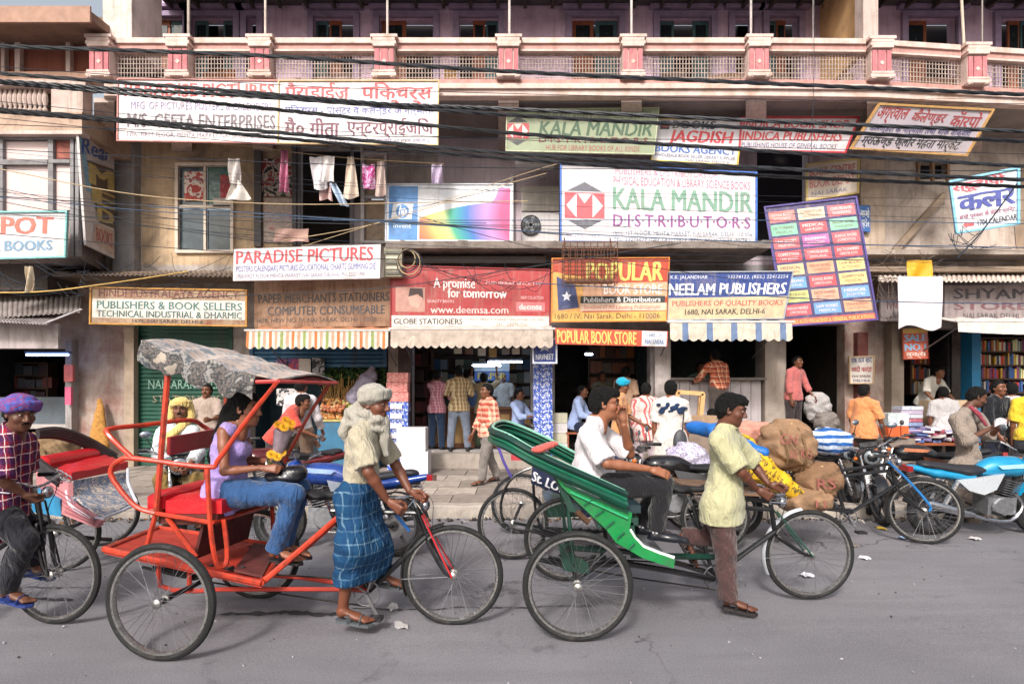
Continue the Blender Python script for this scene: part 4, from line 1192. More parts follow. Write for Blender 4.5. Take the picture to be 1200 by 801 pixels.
# first floor windows and doors
def fwin(px0, py0, px1, py1, cols, rows, frm, panes, d=WD, posters=()):
    x0, x1, z0, z1 = X_(px0), X_(px1), Z_(py1), Z_(py0); w_, h_ = x1 - x0, z1 - z0
    m = MB(); t = .06
    for c, s_ in (((x0 + w_ / 2, WD - .02, z1 - t / 2), (w_, .1, t)), ((x0 + w_ / 2, WD - .02, z0 + t / 2), (w_, .1, t)), ((x0 + t / 2, WD - .02, z0 + h_ / 2), (t, .1, h_ - 2 * t)), ((x1 - t / 2, WD - .02, z0 + h_ / 2), (t, .1, h_ - 2 * t))): m.box(c, s_)
    for i in range(1, cols): m.box((x0 + w_ * i / cols, WD - .005, z0 + h_ / 2), (t * .8, .07, h_ - 2 * t))
    for i in range(1, rows): m.box((x0 + w_ / 2, WD + .0, z0 + h_ * (.52 if rows == 2 else i / rows)), (w_ - 2 * t, .06, t))
    wn = m.build('window', frm, main)
    for i in range(cols):
        for j in range(rows):
            m = MB(); zc = z0 + h_ * (.26 if j == 0 else .76) if rows == 2 else z0 + h_ * (j + .5) / rows
            m.box((x0 + w_ * (i + .5) / cols, WD + .03, zc), (w_ / cols - t, .012, h_ * (.48 if rows == 2 else 1 / rows) - t * .5)); m.build('pane', panes[(j * cols + i) % len(panes)], wn)
    return wn
GL = M('#39444c', .12, var=.3, sc=5, dirt=.4, dirtcol='#6f7a80', bump=.02)
wn = fwin(207, 192, 275, 297, 2, 2, M('#d6c6b6', .6, var=.12, dirt=.3), [GL, GL, GL, M('#1f5a50', .3, var=.2)])
for px0, py0, px1, py1, c in ((216, 201, 242, 235, ['#d8b0a8', '#b03a34', '#e0d0c4', '#7a2a2a']), (258, 205, 271, 232, ['#2c7a66', '#b83a44', '#c86a6a', '#1f5a50'])):
    m = MB(); c_, s_ = bx(px0, py0, px1, py1, WD - .02, .01); m.box(c_, s_); m.build('poster', BLOTCH(c, 7), wn)
m = MB(); c_, s_ = bx(250, 232, 273, 242, WD - .03, .02); m.box(c_, s_); m.build('paper_sheet', paint('#c9beb4'), wn)
m = MB(); c_, s_ = bx(350, 172, 424, 286, WD + 1.4, .02); m.box((c_[0], c_[1], c_[2]), (s_[0] * 1.3, s_[1], s_[2] * 1.3)); m.build('shade_backing', M('#2c2826', .9), main)  # flat dark sheet stands in for the shade inside this opening
m = MB(); c_, s_ = bx(410, 240, 424, 286, WD - .02, .05); m.box(c_, s_); m.build('door_panel', PLAST('#a39a9c', .3), main)
for a in (350, 412, 424): m = MB(); c_, s_ = bx(a - 1.5, 172, a + 1.5, 286, WD - .06, .07); m.box(c_, s_); m.build('door_post', M('#6d6a70' if a < 424 else '#c9c4c4', .7, dirt=.3), main)
fwin(424, 180, 454, 286, 1, 2, M('#c9c4c4', .7, dirt=.3), [M('#b09a84', .5, var=.2, dirt=.3)])
m = MB(); c_, s_ = bx(887, 165, 947, 300, WD + 1.2, .02); m.box(c_, (s_[0] * 1.3, s_[1], s_[2] * 1.3)); m.build('shade_backing', M('#262226', .9), main)  # shade of the open recess painted as a dark sheet
m = MB(); c_, s_ = bx(1078, 190, 1111, 210, WD + .2, .02); m.box(c_, s_); m.build('shade_backing', M('#1c1815', .9), main)  # dark sheet paints the unlit inside of the small window
for a in (1077, 1094, 1112): m = MB(); c_, s_ = bx(a - 1.5, 186, a + 1.5, 212, WD - .05, .08); m.box(c_, s_); m.build('window_post', M('#8a6a4c', .7), main)
# pilasters, pipes
for px0, px1, py0, py1, mt, th in ((140, 165, 168, 322, GREYP, .22), (300, 308, 176, 290, M('#5a5656', .7), .1), (344, 349, 172, 288, M('#5c5a5e', .7), .1), (1002, 1030, 190, 300, PLAST('#b3a08e'), .2), (1190, 1215, 200, 330, PLAST('#c9b5a2', .2), .25), (765, 783, 395, 560, M('#b3aaa8', .6, var=.2, sc=8, streak=.5), .2), (85, 92, 400, 560, GREYP, .2), (152, 163, 385, 560, PLAST('#a08e7c'), .18), (892, 916, 395, 560, PLAST('#9c9188'), .2), (1000, 1012, 390, 560, M('#5d2c28', .7, dirt=.4), .16), (1036, 1050, 380, 560, PLAST('#85796c'), .25), (468, 483, 400, 540, M('#3a2a28', .6), .14), (1126, 1136, 385, 560, M('#1d6a94', .5, var=.15, dirt=.25), .3)):
    m = MB(); a, b = P(px0, py1, WD), P(px1, py0, WD); z0 = max(a.z, .15); m.box(((a.x + b.x) / 2, WD - th / 2 + .004, (z0 + b.z) / 2), (b.x - a.x, th, b.z - z0)); m.build('pilaster', mt, main)
for px, py0, py1, c in ((1026, 185, 300, '#c08a5a'), (158, 170, 300, '#8f8a88'), (600, 205, 290, '#c8c4c6')):
    m = MB(); m.tube([P(px, py0, WD - .12), P(px, py1, WD - .12)], .045, 8); m.build('drain_pipe', M(c, .6, var=.2, dirt=.4), main, smooth=True)
m = MB(); m.bar(P(1048, 294, WD - .1), P(1107, 228, WD - .1), .1, .12); m.build('diagonal_brace', PLAST('#9b8876'), main)
# ledge above the shops
LDG = M('#857a74', .95, var=.3, sc=3, dirt=.6, dirtcol='#4b4038', bump=.8, bsc=14)
m = MB(); m.sheet(lambda u, v: V(X_(452, 10.9) + u * (X_(903, 10.9) - X_(452, 10.9)), 10.9 + .03 * math.sin(u * 70) * math.sin(u * 23) + v * 0, 4.28 + v * .11 + .012 * math.sin(u * 90)), 60, 1, -1.3) if False else m.box(((X_(452, 10.9) + X_(903, 10.9)) / 2, 11.54, 4.34), (X_(903, 10.9) - X_(452, 10.9), 1.3, .13)); lg = m.build('ledge', LDG, main)
random.seed(11)
for i in range(70):
    m_ = MB(); x = random.uniform(X_(455, 10.9), X_(900, 10.9)); m_.box((x, 10.9, 4.34 + random.uniform(-.05, .06)), (random.uniform(.06, .2), .03, random.uniform(.02, .06)), rot=(random.random() * .3, random.random() * .3, 0))
    if i < 40: m_.build('broken_edge', LDG, lg)
for px0, px1, py0, py1, d, dp, c in ((1000, 1290, 292, 298, 11.6, .6, '#9c8f86'), (1010, 1290, 312, 318, 11.4, .8, '#8a7868'), (450, 640, 300, 308, 11.3, .9, '#6e6662'), (60, 300, 318, 324, 11.5, .7, '#7b6a5a')):
    m = MB(); a, b = P(px0, py1, d), P(px1, py0, d); m.box(((a.x + b.x) / 2, d + dp / 2, (a.z + b.z) / 2), (b.x - a.x, dp, b.z - a.z)); m.build('ledge', PLAST(c), main)
# plinth of the centre shops, shop rooms
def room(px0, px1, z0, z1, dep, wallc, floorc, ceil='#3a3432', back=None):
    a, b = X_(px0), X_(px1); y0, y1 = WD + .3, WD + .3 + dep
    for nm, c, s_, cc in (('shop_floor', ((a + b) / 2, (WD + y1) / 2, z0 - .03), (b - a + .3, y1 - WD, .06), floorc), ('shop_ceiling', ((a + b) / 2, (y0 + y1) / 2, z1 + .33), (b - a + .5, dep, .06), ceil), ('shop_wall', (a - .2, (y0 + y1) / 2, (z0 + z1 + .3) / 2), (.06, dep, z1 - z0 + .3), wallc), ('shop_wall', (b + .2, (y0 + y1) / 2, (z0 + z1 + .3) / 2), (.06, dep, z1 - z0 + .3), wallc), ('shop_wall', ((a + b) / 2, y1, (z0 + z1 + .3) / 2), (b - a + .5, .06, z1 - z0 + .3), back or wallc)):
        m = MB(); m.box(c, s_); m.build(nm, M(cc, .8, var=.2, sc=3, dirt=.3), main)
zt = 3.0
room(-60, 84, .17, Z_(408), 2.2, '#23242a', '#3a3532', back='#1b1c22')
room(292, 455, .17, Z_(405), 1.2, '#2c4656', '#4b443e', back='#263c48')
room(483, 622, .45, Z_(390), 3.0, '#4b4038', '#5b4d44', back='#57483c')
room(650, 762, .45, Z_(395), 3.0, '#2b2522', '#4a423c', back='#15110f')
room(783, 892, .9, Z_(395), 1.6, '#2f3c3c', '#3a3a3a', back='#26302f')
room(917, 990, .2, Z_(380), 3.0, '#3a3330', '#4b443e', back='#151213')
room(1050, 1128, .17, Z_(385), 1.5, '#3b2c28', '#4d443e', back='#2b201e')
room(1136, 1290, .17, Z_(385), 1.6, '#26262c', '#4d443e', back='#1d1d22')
STEP = M('#9d938a', .9, var=.2, sc=3, dirt=.5, dirtcol='#5f564e', bump=.5, bsc=30)
m = MB(); m.box(((X_(470) + X_(770)) / 2, WD - .02, .29), (X_(770) - X_(470), .75, .29)); m.build('plinth', STEP, main)
m = MB(); m.box(((X_(783) + X_(892)) / 2, WD - .1, .27), (X_(892) - X_(783), .5, .25)); m.build('plinth', STEP, main)
m = MB(); m.box(((X_(905) + X_(1045)) / 2, WD - .05, .21), (X_(1045) - X_(905), .5, .13)); m.build('door_step', STEP, main)
# roller shutters: every slat a part
def shutter(name, px0, px1, py0, py1, col, label, pitch=.085, d=WD + .04, par=None):
    a, b = P(px0, py1, d), P(px1, py0, d); z0 = max(a.z, .16)
    r = thing(name, label, 'shutter', ((a.x + b.x) / 2, d, z0)); mt = M(col, .5, .1, var=.15, sc=5, dirt=.35, dirtcol='#4c4038', streak=.3, bump=.05)
    sl_ = MB(); w_ = b.x - a.x; q = [[(x, 0, 0), (x, -.022, pitch * .2), (x, -.022, pitch * .75), (x, 0, pitch * .97), (x, .012, pitch * .97), (x, .012, 0)] for x in (-w_ / 2, w_ / 2)]; sl_.loft(q)
    me = sl_.mesh('slat', mt); n_ = int((b.z - z0) / pitch)
    for i in range(n_): link('slat', me, r, loc=(0, 0, i * pitch))
    for x in (-w_ / 2, w_ / 2): m = MB(); m.box((x, -.03, (b.z - z0) / 2), (.07, .08, b.z - z0)); m.build('guide_rail', mt, r, local=True)
    m = MB(); m.box((0, -.02, .03), (w_, .05, .06)); m.build('bottom_rail', mt, r, local=True)
    return r
sh1 = shutter('roller_shutter', 163, 272, 372, 640, '#1d4e40', 'closed green roller shutter with faint painted writing on its slats')
fn, _n = quad_fn([P(170, 430, WD - .0), P(268, 430, WD - .0), P(268, 480, WD - .0), P(170, 480, WD - .0)])
lay(fn, [('NAI SARAK DELHI', '#6fa08c', .05, .95, .3, .5, .0), ('STATIONERY', '#7a6a4a', .1, .9, .66, .82, .0)], sh1, .03)
shutter('roller_shutter', 296, 452, 400, 430, '#2b5d80', 'half raised blue roller shutter under the orange striped awning')
# booth front with grey boards
bf = thing('booth_front', 'pale grey boarded counter front below the dark booth window', 'counter', (X_(838), WD - .3, .4))
for i in range(9):
    m = MB(); a, b = X_(783) + (X_(890) - X_(783)) * i / 9, X_(783) + (X_(890) - X_(783)) * (i + 1) / 9; m.box(((a + b) / 2, WD - .06, (Z_(446) + .40) / 2), (b - a - .012, .05, Z_(446) - .40)); m.build('board', M('#b6adb0', .6, var=.1, sc=4, streak=.4, dirt=.3), bf)
m = MB(); m.box(((X_(783) + X_(892)) / 2, WD - .12, Z_(444)), (X_(892) - X_(783), .3, .05)); m.build('counter_top', M('#6b625e', .6), bf)
# ---------------------------------------------------------------- corner building, left
D1 = 10.7
cb = thing('corner_building', 'shabby corner building with brown slatted shutters above a glazed bay', 'building', (-9.5, D1, 0))
xr = X_(92, D1)
def b3(name, px0, py0, px1, py1, d, th, mt, par=cb, proud=0):
    m = MB(); c, s_ = bx(px0, py0, px1, py1, d, th, proud); m.box(c, s_); return m.build(name, mt, par)
xl = -16
m = MB(); m.prism([(xl, 10.8, 4.1), (X_(89, 10.8), 10.8, 4.1), (X_(124, WD), WD, 4.1), (xl, WD, 4.1)], (0, 0, 2.2)); m.build('bay_core', M('#8d7f7c', .9, dirt=.4), cb)
PW = M('#cdb7b4', .5, var=.06, sc=2, dirt=.15, bump=.03)
for px0, px1, py0, py1, mt in ((3, 56, 166, 187, PW), (3, 56, 194, 250, PW), (62, 82, 163, 186, M('#8f4f42', .7, var=.3, sc=8)), (62, 82, 192, 246, PW), (-60, -2, 168, 250, PW)): b3('pane', px0, py0, px1, py1, D1 + .07, .03, mt)
FR = M('#7d7a7c', .7, var=.2, dirt=.4)
for q in ((-3, 160, 3, 300), (56, 158, 62, 300), (82, 156, 86, 300), (88, 154, 92, 300), (-60, 187, 56, 193), (62, 187, 82, 191), (-60, 158, 92, 163)): b3('window_frame', *q, D1, .09, FR, proud=.0 if q[2] - q[0] < 8 else .012)
b3('ledge', -90, 131, 96, 153, D1 - .1, 1.6, M('#b49a88', .95, var=.2, sc=2, dirt=.6, dirtcol='#6a574b', bump=.9, bsc=12)); b3('ledge_lip', -90, 153, 96, 157, D1 - .14, .2, CREAM)
b3('parapet_pier', 60, 96, 97, 131, D1 - .1, .25, CREAM); b3('parapet_rail', -90, 93, 100, 100, D1 - .14, .3, CREAM); b3('back_wall', -90, 95, 100, 131, D1 + .5, .1, PLAST('#8f7a6a'))
m = MB(); m.lathe((0, 0, 0), [(.03, 0), (.045, .03), (.02, .08), (.05, .2), (.045, .28), (.02, .38), (.03, .44), (.03, .47)], 8); bm_ = m.mesh('baluster', CREAM, True)
for i in range(16): link('baluster', bm_, cb, loc=Vector(P(-34 + i * 5.8, 131, D1 + .0)) - Vector(cb.location))
BR = M('#7e4634', .75, var=.2, sc=6, dirt=.35, streak=.3)
for a, b in ((-60, 17), (20, 78), (82, 122)):
    x0, x1 = X_(a, D1 + .1), X_(b, D1 + .1); z0, z1 = Z_(84, D1 + .1), Z_(36, D1 + .1); sp = MB(); sp.box((0, 0, 0), (x1 - x0, .03, .048), rot=(R(22), 0, 0)); me = sp.mesh('slat', BR)
    for i in range(15): link('slat', me, cb, loc=Vector(((x0 + x1) / 2, D1 + .1, z0 + .025 + i * (z1 - z0) / 15)) - Vector(cb.location))
    m = MB(); m.box(((x0 + x1) / 2, D1 + .2, (z0 + z1) / 2), (x1 - x0, .04, z1 - z0)); m.build('blind_back', M('#5a3026', .9), cb)
for px0, px1 in ((17, 23), (1, 5), (77, 82), (119, 123)): b3('post', px0, 30, px1, 90, D1 - .02, .1, CREAM)
b3('parapet_wall', -90, 84, 124, 95, D1 - .06, .3, PLAST('#cfa893', .3)); b3('wall', -90, 20, 124, 95, D1 + .4, .2, PLAST('#7c6a60'))
m = MB(); a = X_(124, D1 - .4); m.loft([[(x, D1 - .75, 7.84), (x, D1 - .75, 7.98), (x, 12.4, 8.2), (x, 12.4, 8.05)] for x in (-16, a)]); m.build('roof', M('#7a5f52', .8, var=.2, sc=4, dirt=.4), cb)
m = MB(); m.box(((-16 + a) / 2, D1 - .77, 7.92), (a + 16, .04, .27)); m.build('fascia', M('#9b7866', .7, var=.2, sc=5, dirt=.4), cb)
m = MB(); m.box(((xl + xr) / 2 - .5, 11.9, 3.85), (xr - xl - 1.2, 1.0, .5)); m.build('beam', DARKP, cb)
# ---------------------------------------------------------------- sign boards
RED, BLU, GRN, MAR, BLK, WHT = '#c8282e', '#27479a', '#2f6a3c', '#6b2430', '#201c20', '#e8e4e0'
sign('white hand painted picture shop board in English, upper left, red and brown capitals', [(139, 93), (327, 95), (326, 168), (138, 165)], 10.2, '#e6dedf', [
    ('PARADISE PICTURES', '#d0443e', .04, .97, .05, .27, .03), ('MFG. OF PICTURES POSTERS & CALENDERS', '#7a6a9a', .08, .96, .36, .48), ('M/S. GEETA ENTERPRISES', '#6a5a62', .06, .98, .55, .77, .03), ('1700, FIRST FLOOR, MEHTA MARKET NAI SARAK DELHI-6', '#8a7484', .06, .95, .85, .93)], frame='#b87870', fw=.02)
sign('white Hindi picture shop board with red and maroon lines and a yellow frame', [(327, 95), (514, 95), (513, 170), (326, 168)], 10.2, '#e6dfe1', [
    ('पैराडाईज', '#c62c34', .04, .44, .02, .32, .03), ('पिक्चर्स', '#c62c34', .52, .96, .02, .36, .035), ('पिक्चर्स - पोस्टर व कलैन्डर के निर्माता', '#3a4aa0', .04, .97, .38, .56, .015), ('मै० गीता', '#6b2440', .04, .38, .58, .88, .03), ('एन्टरप्राईजिज', '#6b2440', .43, .97, .58, .90, .03), ('१७०० फर्स्ट फ्लोर मेहता मार्किट नई सड़क दिल्ली-६', '#5a4a80', .3, .95, .90, .98)], frame='#c0a070', fw=.022)
# green board with the red and white diamond mark
def mandir_logo(u0, u1, v0, v1, g='#5a5a66', r='#d04450', w='#e6dadf'):
    U = lambda x: u0 + (u1 - u0) * x; W_ = lambda y: v0 + (v1 - v0) * y
    return [('#poly', g, [(U(.5), W_(0)), (U(.95), W_(.2)), (U(.05), W_(.2))], 'emblem'), ('#poly', g, [(U(.05), W_(.8)), (U(.95), W_(.8)), (U(.5), W_(1))], 'emblem'),
            ('#poly', r, [(U(0), W_(.23)), (U(1), W_(.23)), (U(1), W_(.77)), (U(0), W_(.77))], 'emblem'),
            ('#poly', w, [(U(.04), W_(.5)), (U(.3), W_(.25)), (U(.3), W_(.75))], 'emblem'), ('#poly', w, [(U(.96), W_(.5)), (U(.7), W_(.75)), (U(.7), W_(.25))], 'emblem'), ('#poly', w, [(U(.32), W_(.25)), (U(.68), W_(.25)), (U(.5), W_(.45))], 'emblem')]
sign('olive green distributors board hung high under the balcony, red emblem at its left end', [(594, 129), (772, 127), (766, 181), (593, 177)], [10.75] * 4, '#8d9a78', mandir_logo(.0, .15, .16, .86, '#2c2c30', '#b8283a', '#c9c4b4') + [
    ('PHYSICAL EDUCATION & LIBRARY SCIENCE BOOKS', '#4a4434', .2, .95, .04, .22), ('KALA MANDIR', '#2c5230', .22, .97, .28, .60, .035, .12), ('D·I·S·T·R·I·B·U·T·O·R·S', '#7a2c30', .22, .95, .64, .77, .02), ('HUB FOR LIBRARY BOOKS OF ALL KINDS', '#9a2c30', .27, .9, .83, .95, .015)], frame='#a8ad90', fw=.02)
sign('small white board with red italic name above blue books agency line', [(770, 139), (869, 141), (864, 194), (763, 188)], 11.0, '#dedbe2', [
    ('BOOKS', BLK, .2, .7, .04, .22, .03), ('JAGDISH', '#d4202c', .17, .92, .26, .56, .045, .15), ('BOOKS AGENCY', '#2864b4', .03, .97, .60, .78, .04), ('WHOLESALE BOOK SELLER LIBRARY SUPPLIER', '#34406a', .03, .97, .82, .89), ('NAI SARAK DELHI-6', '#55506a', .4, .9, .92, .97), ('#poly', '#20202a', [(.05, .05), (.16, .05), (.16, .25), (.05, .25)], 'emblem'), ('#poly', '#c8282e', [(.07, .12), (.14, .12), (.14, .2), (.07, .2)], 'emblem')], frame='#d6b63e', fw=.02)
sign('white board with red edges for a publisher, right of the small red and blue board', [(869, 138), (1006, 138), (990, 179), (866, 176)], 11.0, '#dcd6dc', [
    ('INDICA BOOK SHOP', '#c8282e', .02, .93, .08, .30, .04), ('INDICA PUBLISHERS', '#c8282e', .02, .92, .42, .68, .04, .1), ('PUBLISHING HOUSE OF GENERAL BOOKS', '#4a3a6a', .02, .9, .76, .90, .01)], frame='#b83640', fw=.03)
sign('slanting Hindi board with yellow frame and red and black writing, top right', [(1030, 122), (1163, 129), (1132, 182), (997, 174)], [10.5, 10.6, 10.8, 10.7], '#b9aeb8', [
    ('अग्रवाल', '#9c2c30', .04, .3, .06, .40, .04), ('कैलेण्डर', '#9c2c30', .35, .64, .06, .40, .04), ('कॅारपो', '#9c2c30', .70, .95, .06, .40, .04), ('कैलेण्डरो के निर्माता तथा थोक विक्रेता', '#3a3470', .05, .93, .44, .62, .02), ('ग्राऊण्ड फ्लौर मेहता मार्केट', BLK, .05, .9, .64, .96, .035)], frame='#b48c58', fw=.035)
# printer maker's banner
hp, fn = sign('white computer printer banner with blue logo square and rainbow swirl', [(453, 216), (601, 216), (600, 285), (452, 283)], 11.0, '#e6e8ee', [
    ('#poly', '#3c82c4', [(.02, .03), (.25, .03), (.25, .97), (.02, .97)]),
    ('#poly', '#e8ecf2', [(.055, .34), (.215, .34), (.20, .60), (.04, .60)], 'emblem'),
    ('#poly', '#3c82c4', [(.13 + .052 * math.cos(t * .3927), .47 + .125 * math.sin(t * .3927)) for t in range(16)], 'emblem'),
    ('hp', '#eef2f6', .100, .162, .37, .58, .03, .3), ('invent', '#d8e4f0', .06, .2, .68, .76, .01)], frame='#b9bcc4', fw=.02)
m = MB(); m.sheet(lambda u, v: fn(.265 + .715 * u, (.30 + .28 * (1 - u) ** 2 if u < .82 else .30 - .24 * min(1, (u - .82) / .05)) * (1 - v) + .95 * v, .003), 24, 6); m.build('rainbow_print', GRAD([(0, '#c85a4c'), (.12, '#d08450'), (.25, '#d8c070'), (.36, '#c8cc80'), (.44, '#48a888'), (.54, '#2c8ca4'), (.62, '#3c70b8'), (.72, '#8c78bc'), (.84, '#b888c0'), (1, '#c05080')]), hp)
sign('big white distributors board with blue edge, red emblem and green capitals, centre', [(657, 192), (886, 203), (886, 285), (657, 283)], 10.95, '#e4dde2', mandir_logo(.02, .225, .22, .84) + [
    ('PUBLISHERS & DISTRIBUTORS OF', '#c06a90', .28, .8, .02, .10), ('PHYSICAL EDUCATION & LIBRARY SCIENCE BOOKS', '#c05a80', .27, .97, .13, .24, .01), ('KALA MANDIR', '#6f9a84', .27, .98, .28, .56, .04), ('D·I·S·T·R·I·B·U·T·O·R·S', '#8a3a86', .27, .97, .63, .79, .03), ('1855, 1ST FLOOR, MEHTA MARKET, NAI SARAK, DELHI 110 006', '#4a6a84', .27, .98, .85, .91), ('TEL. 23276629 (OFF.) 43715629 (RES.), 9810570629 (MOB.)', '#4a6a84', .27, .97, .94, .99), ('SINCE 1963', '#a89ab0', .03, .2, .90, .95)], frame='#3a66b4', fw=.03)
sign('white picture shop board with large red name, below the hanging papers', [(274, 292), (446, 286), (445, 326), (273, 329)], 10.7, '#e9e3e8', [
    ('PARADISE PICTURES', '#d02c3a', .02, .95, .06, .46, .035), ('POSTERS CALENDARS PICTURES EDUCATIONAL CHARTS GUMMING DIE', '#3a50a8', .02, .97, .54, .72, .015), ('1700 FIRST FLOOR MEHTA MARKET NAI SARAK DELHI-6  PH. 23271700', '#8a86a0', .02, .9, .80, .92)])
sign('rusty cream board with teal capitals left above the green shutter', [(107, 337), (289, 340), (289, 382), (106, 379)], 11.0, '#b3a08c', [
    ('HINDI PUSTKALAYA AGENCY', '#7a3c30', .05, .95, .02, .24, .02), ('PUBLISHERS & BOOK SELLERS', '#2c6a66', .04, .97, .36, .57, .03), ('TECHNICAL INDUSTRIAL & DHARMIC', '#2a5a56', .04, .97, .62, .80, .03), ('1676, NAI SARAK DELHI-6', '#3a3440', .27, .72, .86, .95, .015), ('#poly', '#d8cfc4', [(.01, .30), (.99, .30), (.99, .83), (.01, .83)])], frame='#c08a3c', fw=.025, mat=M('#a89078', .8, var=.2, sc=4, dirt=.6, dirtcol='#7a3c28', streak=.6))
sign('worn brown stationers board with dark letters under the white picture shop board', [(298, 329), (458, 325), (457, 382), (298, 384)], 11.15, '#a38670', [
    ('PAPER MERCHANTS STATIONERS', '#2c2a30', .03, .99, .30, .48, .03), ('COMPUTER CONSUMEABLE', '#34323a', .10, .96, .56, .74, .03), ('1678, NEW NO. IV, NAI SARAK, DELHI-110006', '#403430', .02, .9, .80, .90, .01)], mat=M('#9a7c66', .85, var=.25, sc=4, dirt=.6, dirtcol='#5c3c2c', streak=.9))
sign('red stationers signboard with white slogan and small face photograph, centre', [(458, 311), (644, 316), (644, 384), (458, 384)], 11.1, '#b3262c', [
    ('#poly', '#b88474', [(.03, .34), (.215, .34), (.215, .74), (.03, .74)]), ('#poly', '#3a1c1c', [(.12, .36), (.2, .36), (.205, .52), (.17, .46), (.11, .5)]), ('#poly', '#d09a88', [(.11, .5), (.17, .45), (.2, .54), (.17, .68), (.12, .64)]), 
    ('A promise', '#eae0dc', .27, .53, .18, .36, .03), ('for tomorrow', '#eae0dc', .36, .73, .34, .50, .035), ('QUALITY BOOKS', '#e4cac8', .23, .4, .54, .59), ('www.deemsa.com', '#eac4c0', .25, .74, .64, .76, .02), ('#poly', '#e4d6cc', [(0, .80), (1, .80), (1, 1), (0, 1)], 'name_strip'), ('GLOBE STATIONERS', '#2a3034', .02, .45, .85, .94, .035), ('1700/1, MEHTA MARKET NAI SARAK, DELHI-6', '#4a4a54', .49, .96, .84, .88), ('TEL. 23270706', '#4a4a54', .66, .86, .92, .97), ('#poly', '#d8656a', [(.79, .56), (.97, .56), (.97, .72), (.79, .72)], 'badge'), ('deemsa', '#f0dcd8', .81, .95, .59, .69, .04), ('PUBLISHERS SINCE 1957', '#e0b8b8', .6, .96, .22, .27), ('NEW COLLECTION', '#e0b8b8', .82, .96, .46, .51)], frame='#8a1c24', fw=.02)
sign('orange and yellow book store signboard with black band and blue book picture', [(647, 303), (784, 302), (781, 376), (646, 377)], 11.0, '#bf3c14', [
    ('#poly', '#d8a078', [(0, .40), (1, .38), (1, .62), (0, .62)]), ('#poly', '#d89a38', [(0, .2), (.27, .3), (.27, 1), (0, 1)]), ('#poly', '#e0a83c', [(0, .86), (1, .84), (1, 1), (0, 1)]), ('#poly', '#1c2224', [(.25, .60), (.98, .60), (.98, .71), (.25, .71)]), ('#poly', '#e4c0a4', [(.25, .71), (1, .71), (1, .83), (.25, .83)]),
    ('#poly', '#24346c', [(.04, .28), (.20, .42), (.24, .78), (.06, .82)], 'book_picture'), ('#poly', '#d8dae4', [(.13 + .045 * (1 if k % 2 == 0 else .45) * math.sin(k * .6283), .60 - .085 * (1 if k % 2 == 0 else .45) * math.cos(k * .6283)) for k in range(10)][::-1], 'star'),
    ('POPULAR', '#d8c450', .30, .95, .06, .36, .05), ('BOOK STORE', '#e4dcd4', .45, .95, .42, .57, .03), ('Publishers & Distributors', '#e8e4e0', .28, .94, .615, .695, .03), ('Stockist of All Leading Publications', '#c8584c', .28, .94, .74, .81), ('1680 / IV, Nai Sarak, Delhi - 110006', '#3a2a18', .03, .94, .87, .96, .015)], frame='#c87a34', fw=.02)
sign('narrow orange fascia with yellow book store name above the dark shop entrance', [(650, 384), (783, 388), (782, 406), (651, 403)], 10.7, '#d8502c', [
    ('POPULAR BOOK STORE', '#dccc58', .02, .72, .12, .92, .05), ('#poly', '#dcdfe6', [(.77, .02), (.99, .02), (.99, .98), (.77, .98)]), ('1680 / IV', '#3c6aa8', .82, .95, .16, .4), ('NAI SARAK', '#3c6aa8', .8, .97, .55, .85, .03)])
sign('blue and tan publishers signboard with white serif style name', [(783, 319), (929, 318), (918, 373), (782, 375)], 11.0, '#1d3f8e', [
    ('#poly', '#c9b088', [(0, .54), (1, .52), (1, 1), (0, 1)]), ('NEELAM PUBLISHERS', '#e6e4e6', .01, .97, .24, .48, .045), ('K.K. JALANDHAR', '#d0d4e4', .02, .32, .07, .15, .02), ('23274122, (RES.) 22412254', '#d0d4e4', .48, .97, .07, .15, .015), ('PUBLISHERS OF QUALITY BOOKS', '#b83c34', .04, .97, .60, .72, .02), ('1680, NAI SARAK, DELHI-6', '#2a2620', .15, .83, .78, .90, .03)], frame='#9aa0ac', fw=.02)
# tall tilted purple board with rows of coloured plates
q = [(896, 243), (1003, 231), (1028, 374), (920, 382)]
items = []
cols = [['#d8706a', '#d8c8a8', '#d8606a'], ['#78c4a0', '#d03c4c', '#80c8a4'], ['#d0505a', '#c04ca0', '#d04a58'], ['#d03c4c', '#d04654', '#cc3444'], ['#d8c088', '#d89a70', '#dcc878'], ['#5c9cd0', '#c83444', '#dccc7c'], ['#c4cc70', '#d8a080', '#5c98d4'], ['#d43c50', '#5c94cc', '#e0a074']]
for r_ in range(8):
    for c_ in range(3):
        u0, v0 = .03 + c_ * .325, .045 + r_ * .112; items.append(('#poly', cols[r_][c_], [(u0, v0), (u0 + .29, v0), (u0 + .29, v0 + .092), (u0, v0 + .092)], 'plate'))
        tx = ['SCHOOL BOOKS', 'COMPETITION', 'COMPUTER BOOKS', 'DICTIONARIES', 'MEDICAL', 'ENGLISH NOVELS', 'LAW BOOKS', 'ENGINEERING']
        lt = cols[r_][c_] in ('#d8c8a8', '#78c4a0', '#80c8a4', '#d8c088', '#dcc878', '#dccc7c', '#c4cc70', '#e0a074', '#d89a70', '#d8a080')
        items.append((tx[(r_ * 3 + c_) % 8], '#7a3a44' if lt else '#ecdcd8', u0 + .03, u0 + .26, v0 + .018, v0 + .042, .02)); items.append((tx[(r_ + c_ * 2 + 3) % 8], '#7a3a44' if lt else '#ecdcd8', u0 + .05, u0 + .24, v0 + .054, v0 + .076, .015))
items += [('#poly', '#d04a34', [(0, .945), (1, .945), (1, 1), (0, 1)], 'plate'), ('BOOKS ALSO MAGAZINES & GENERAL PUBLICATIONS', '#e8c85c', .03, .97, .957, .988, .02)]
sign('tall tilted purple board with three columns of coloured plates', q, [11.4, 10.9, 10.8, 11.3], '#3c2e6e', items, frame='#4a3a86', fw=.03, name='plate_board')
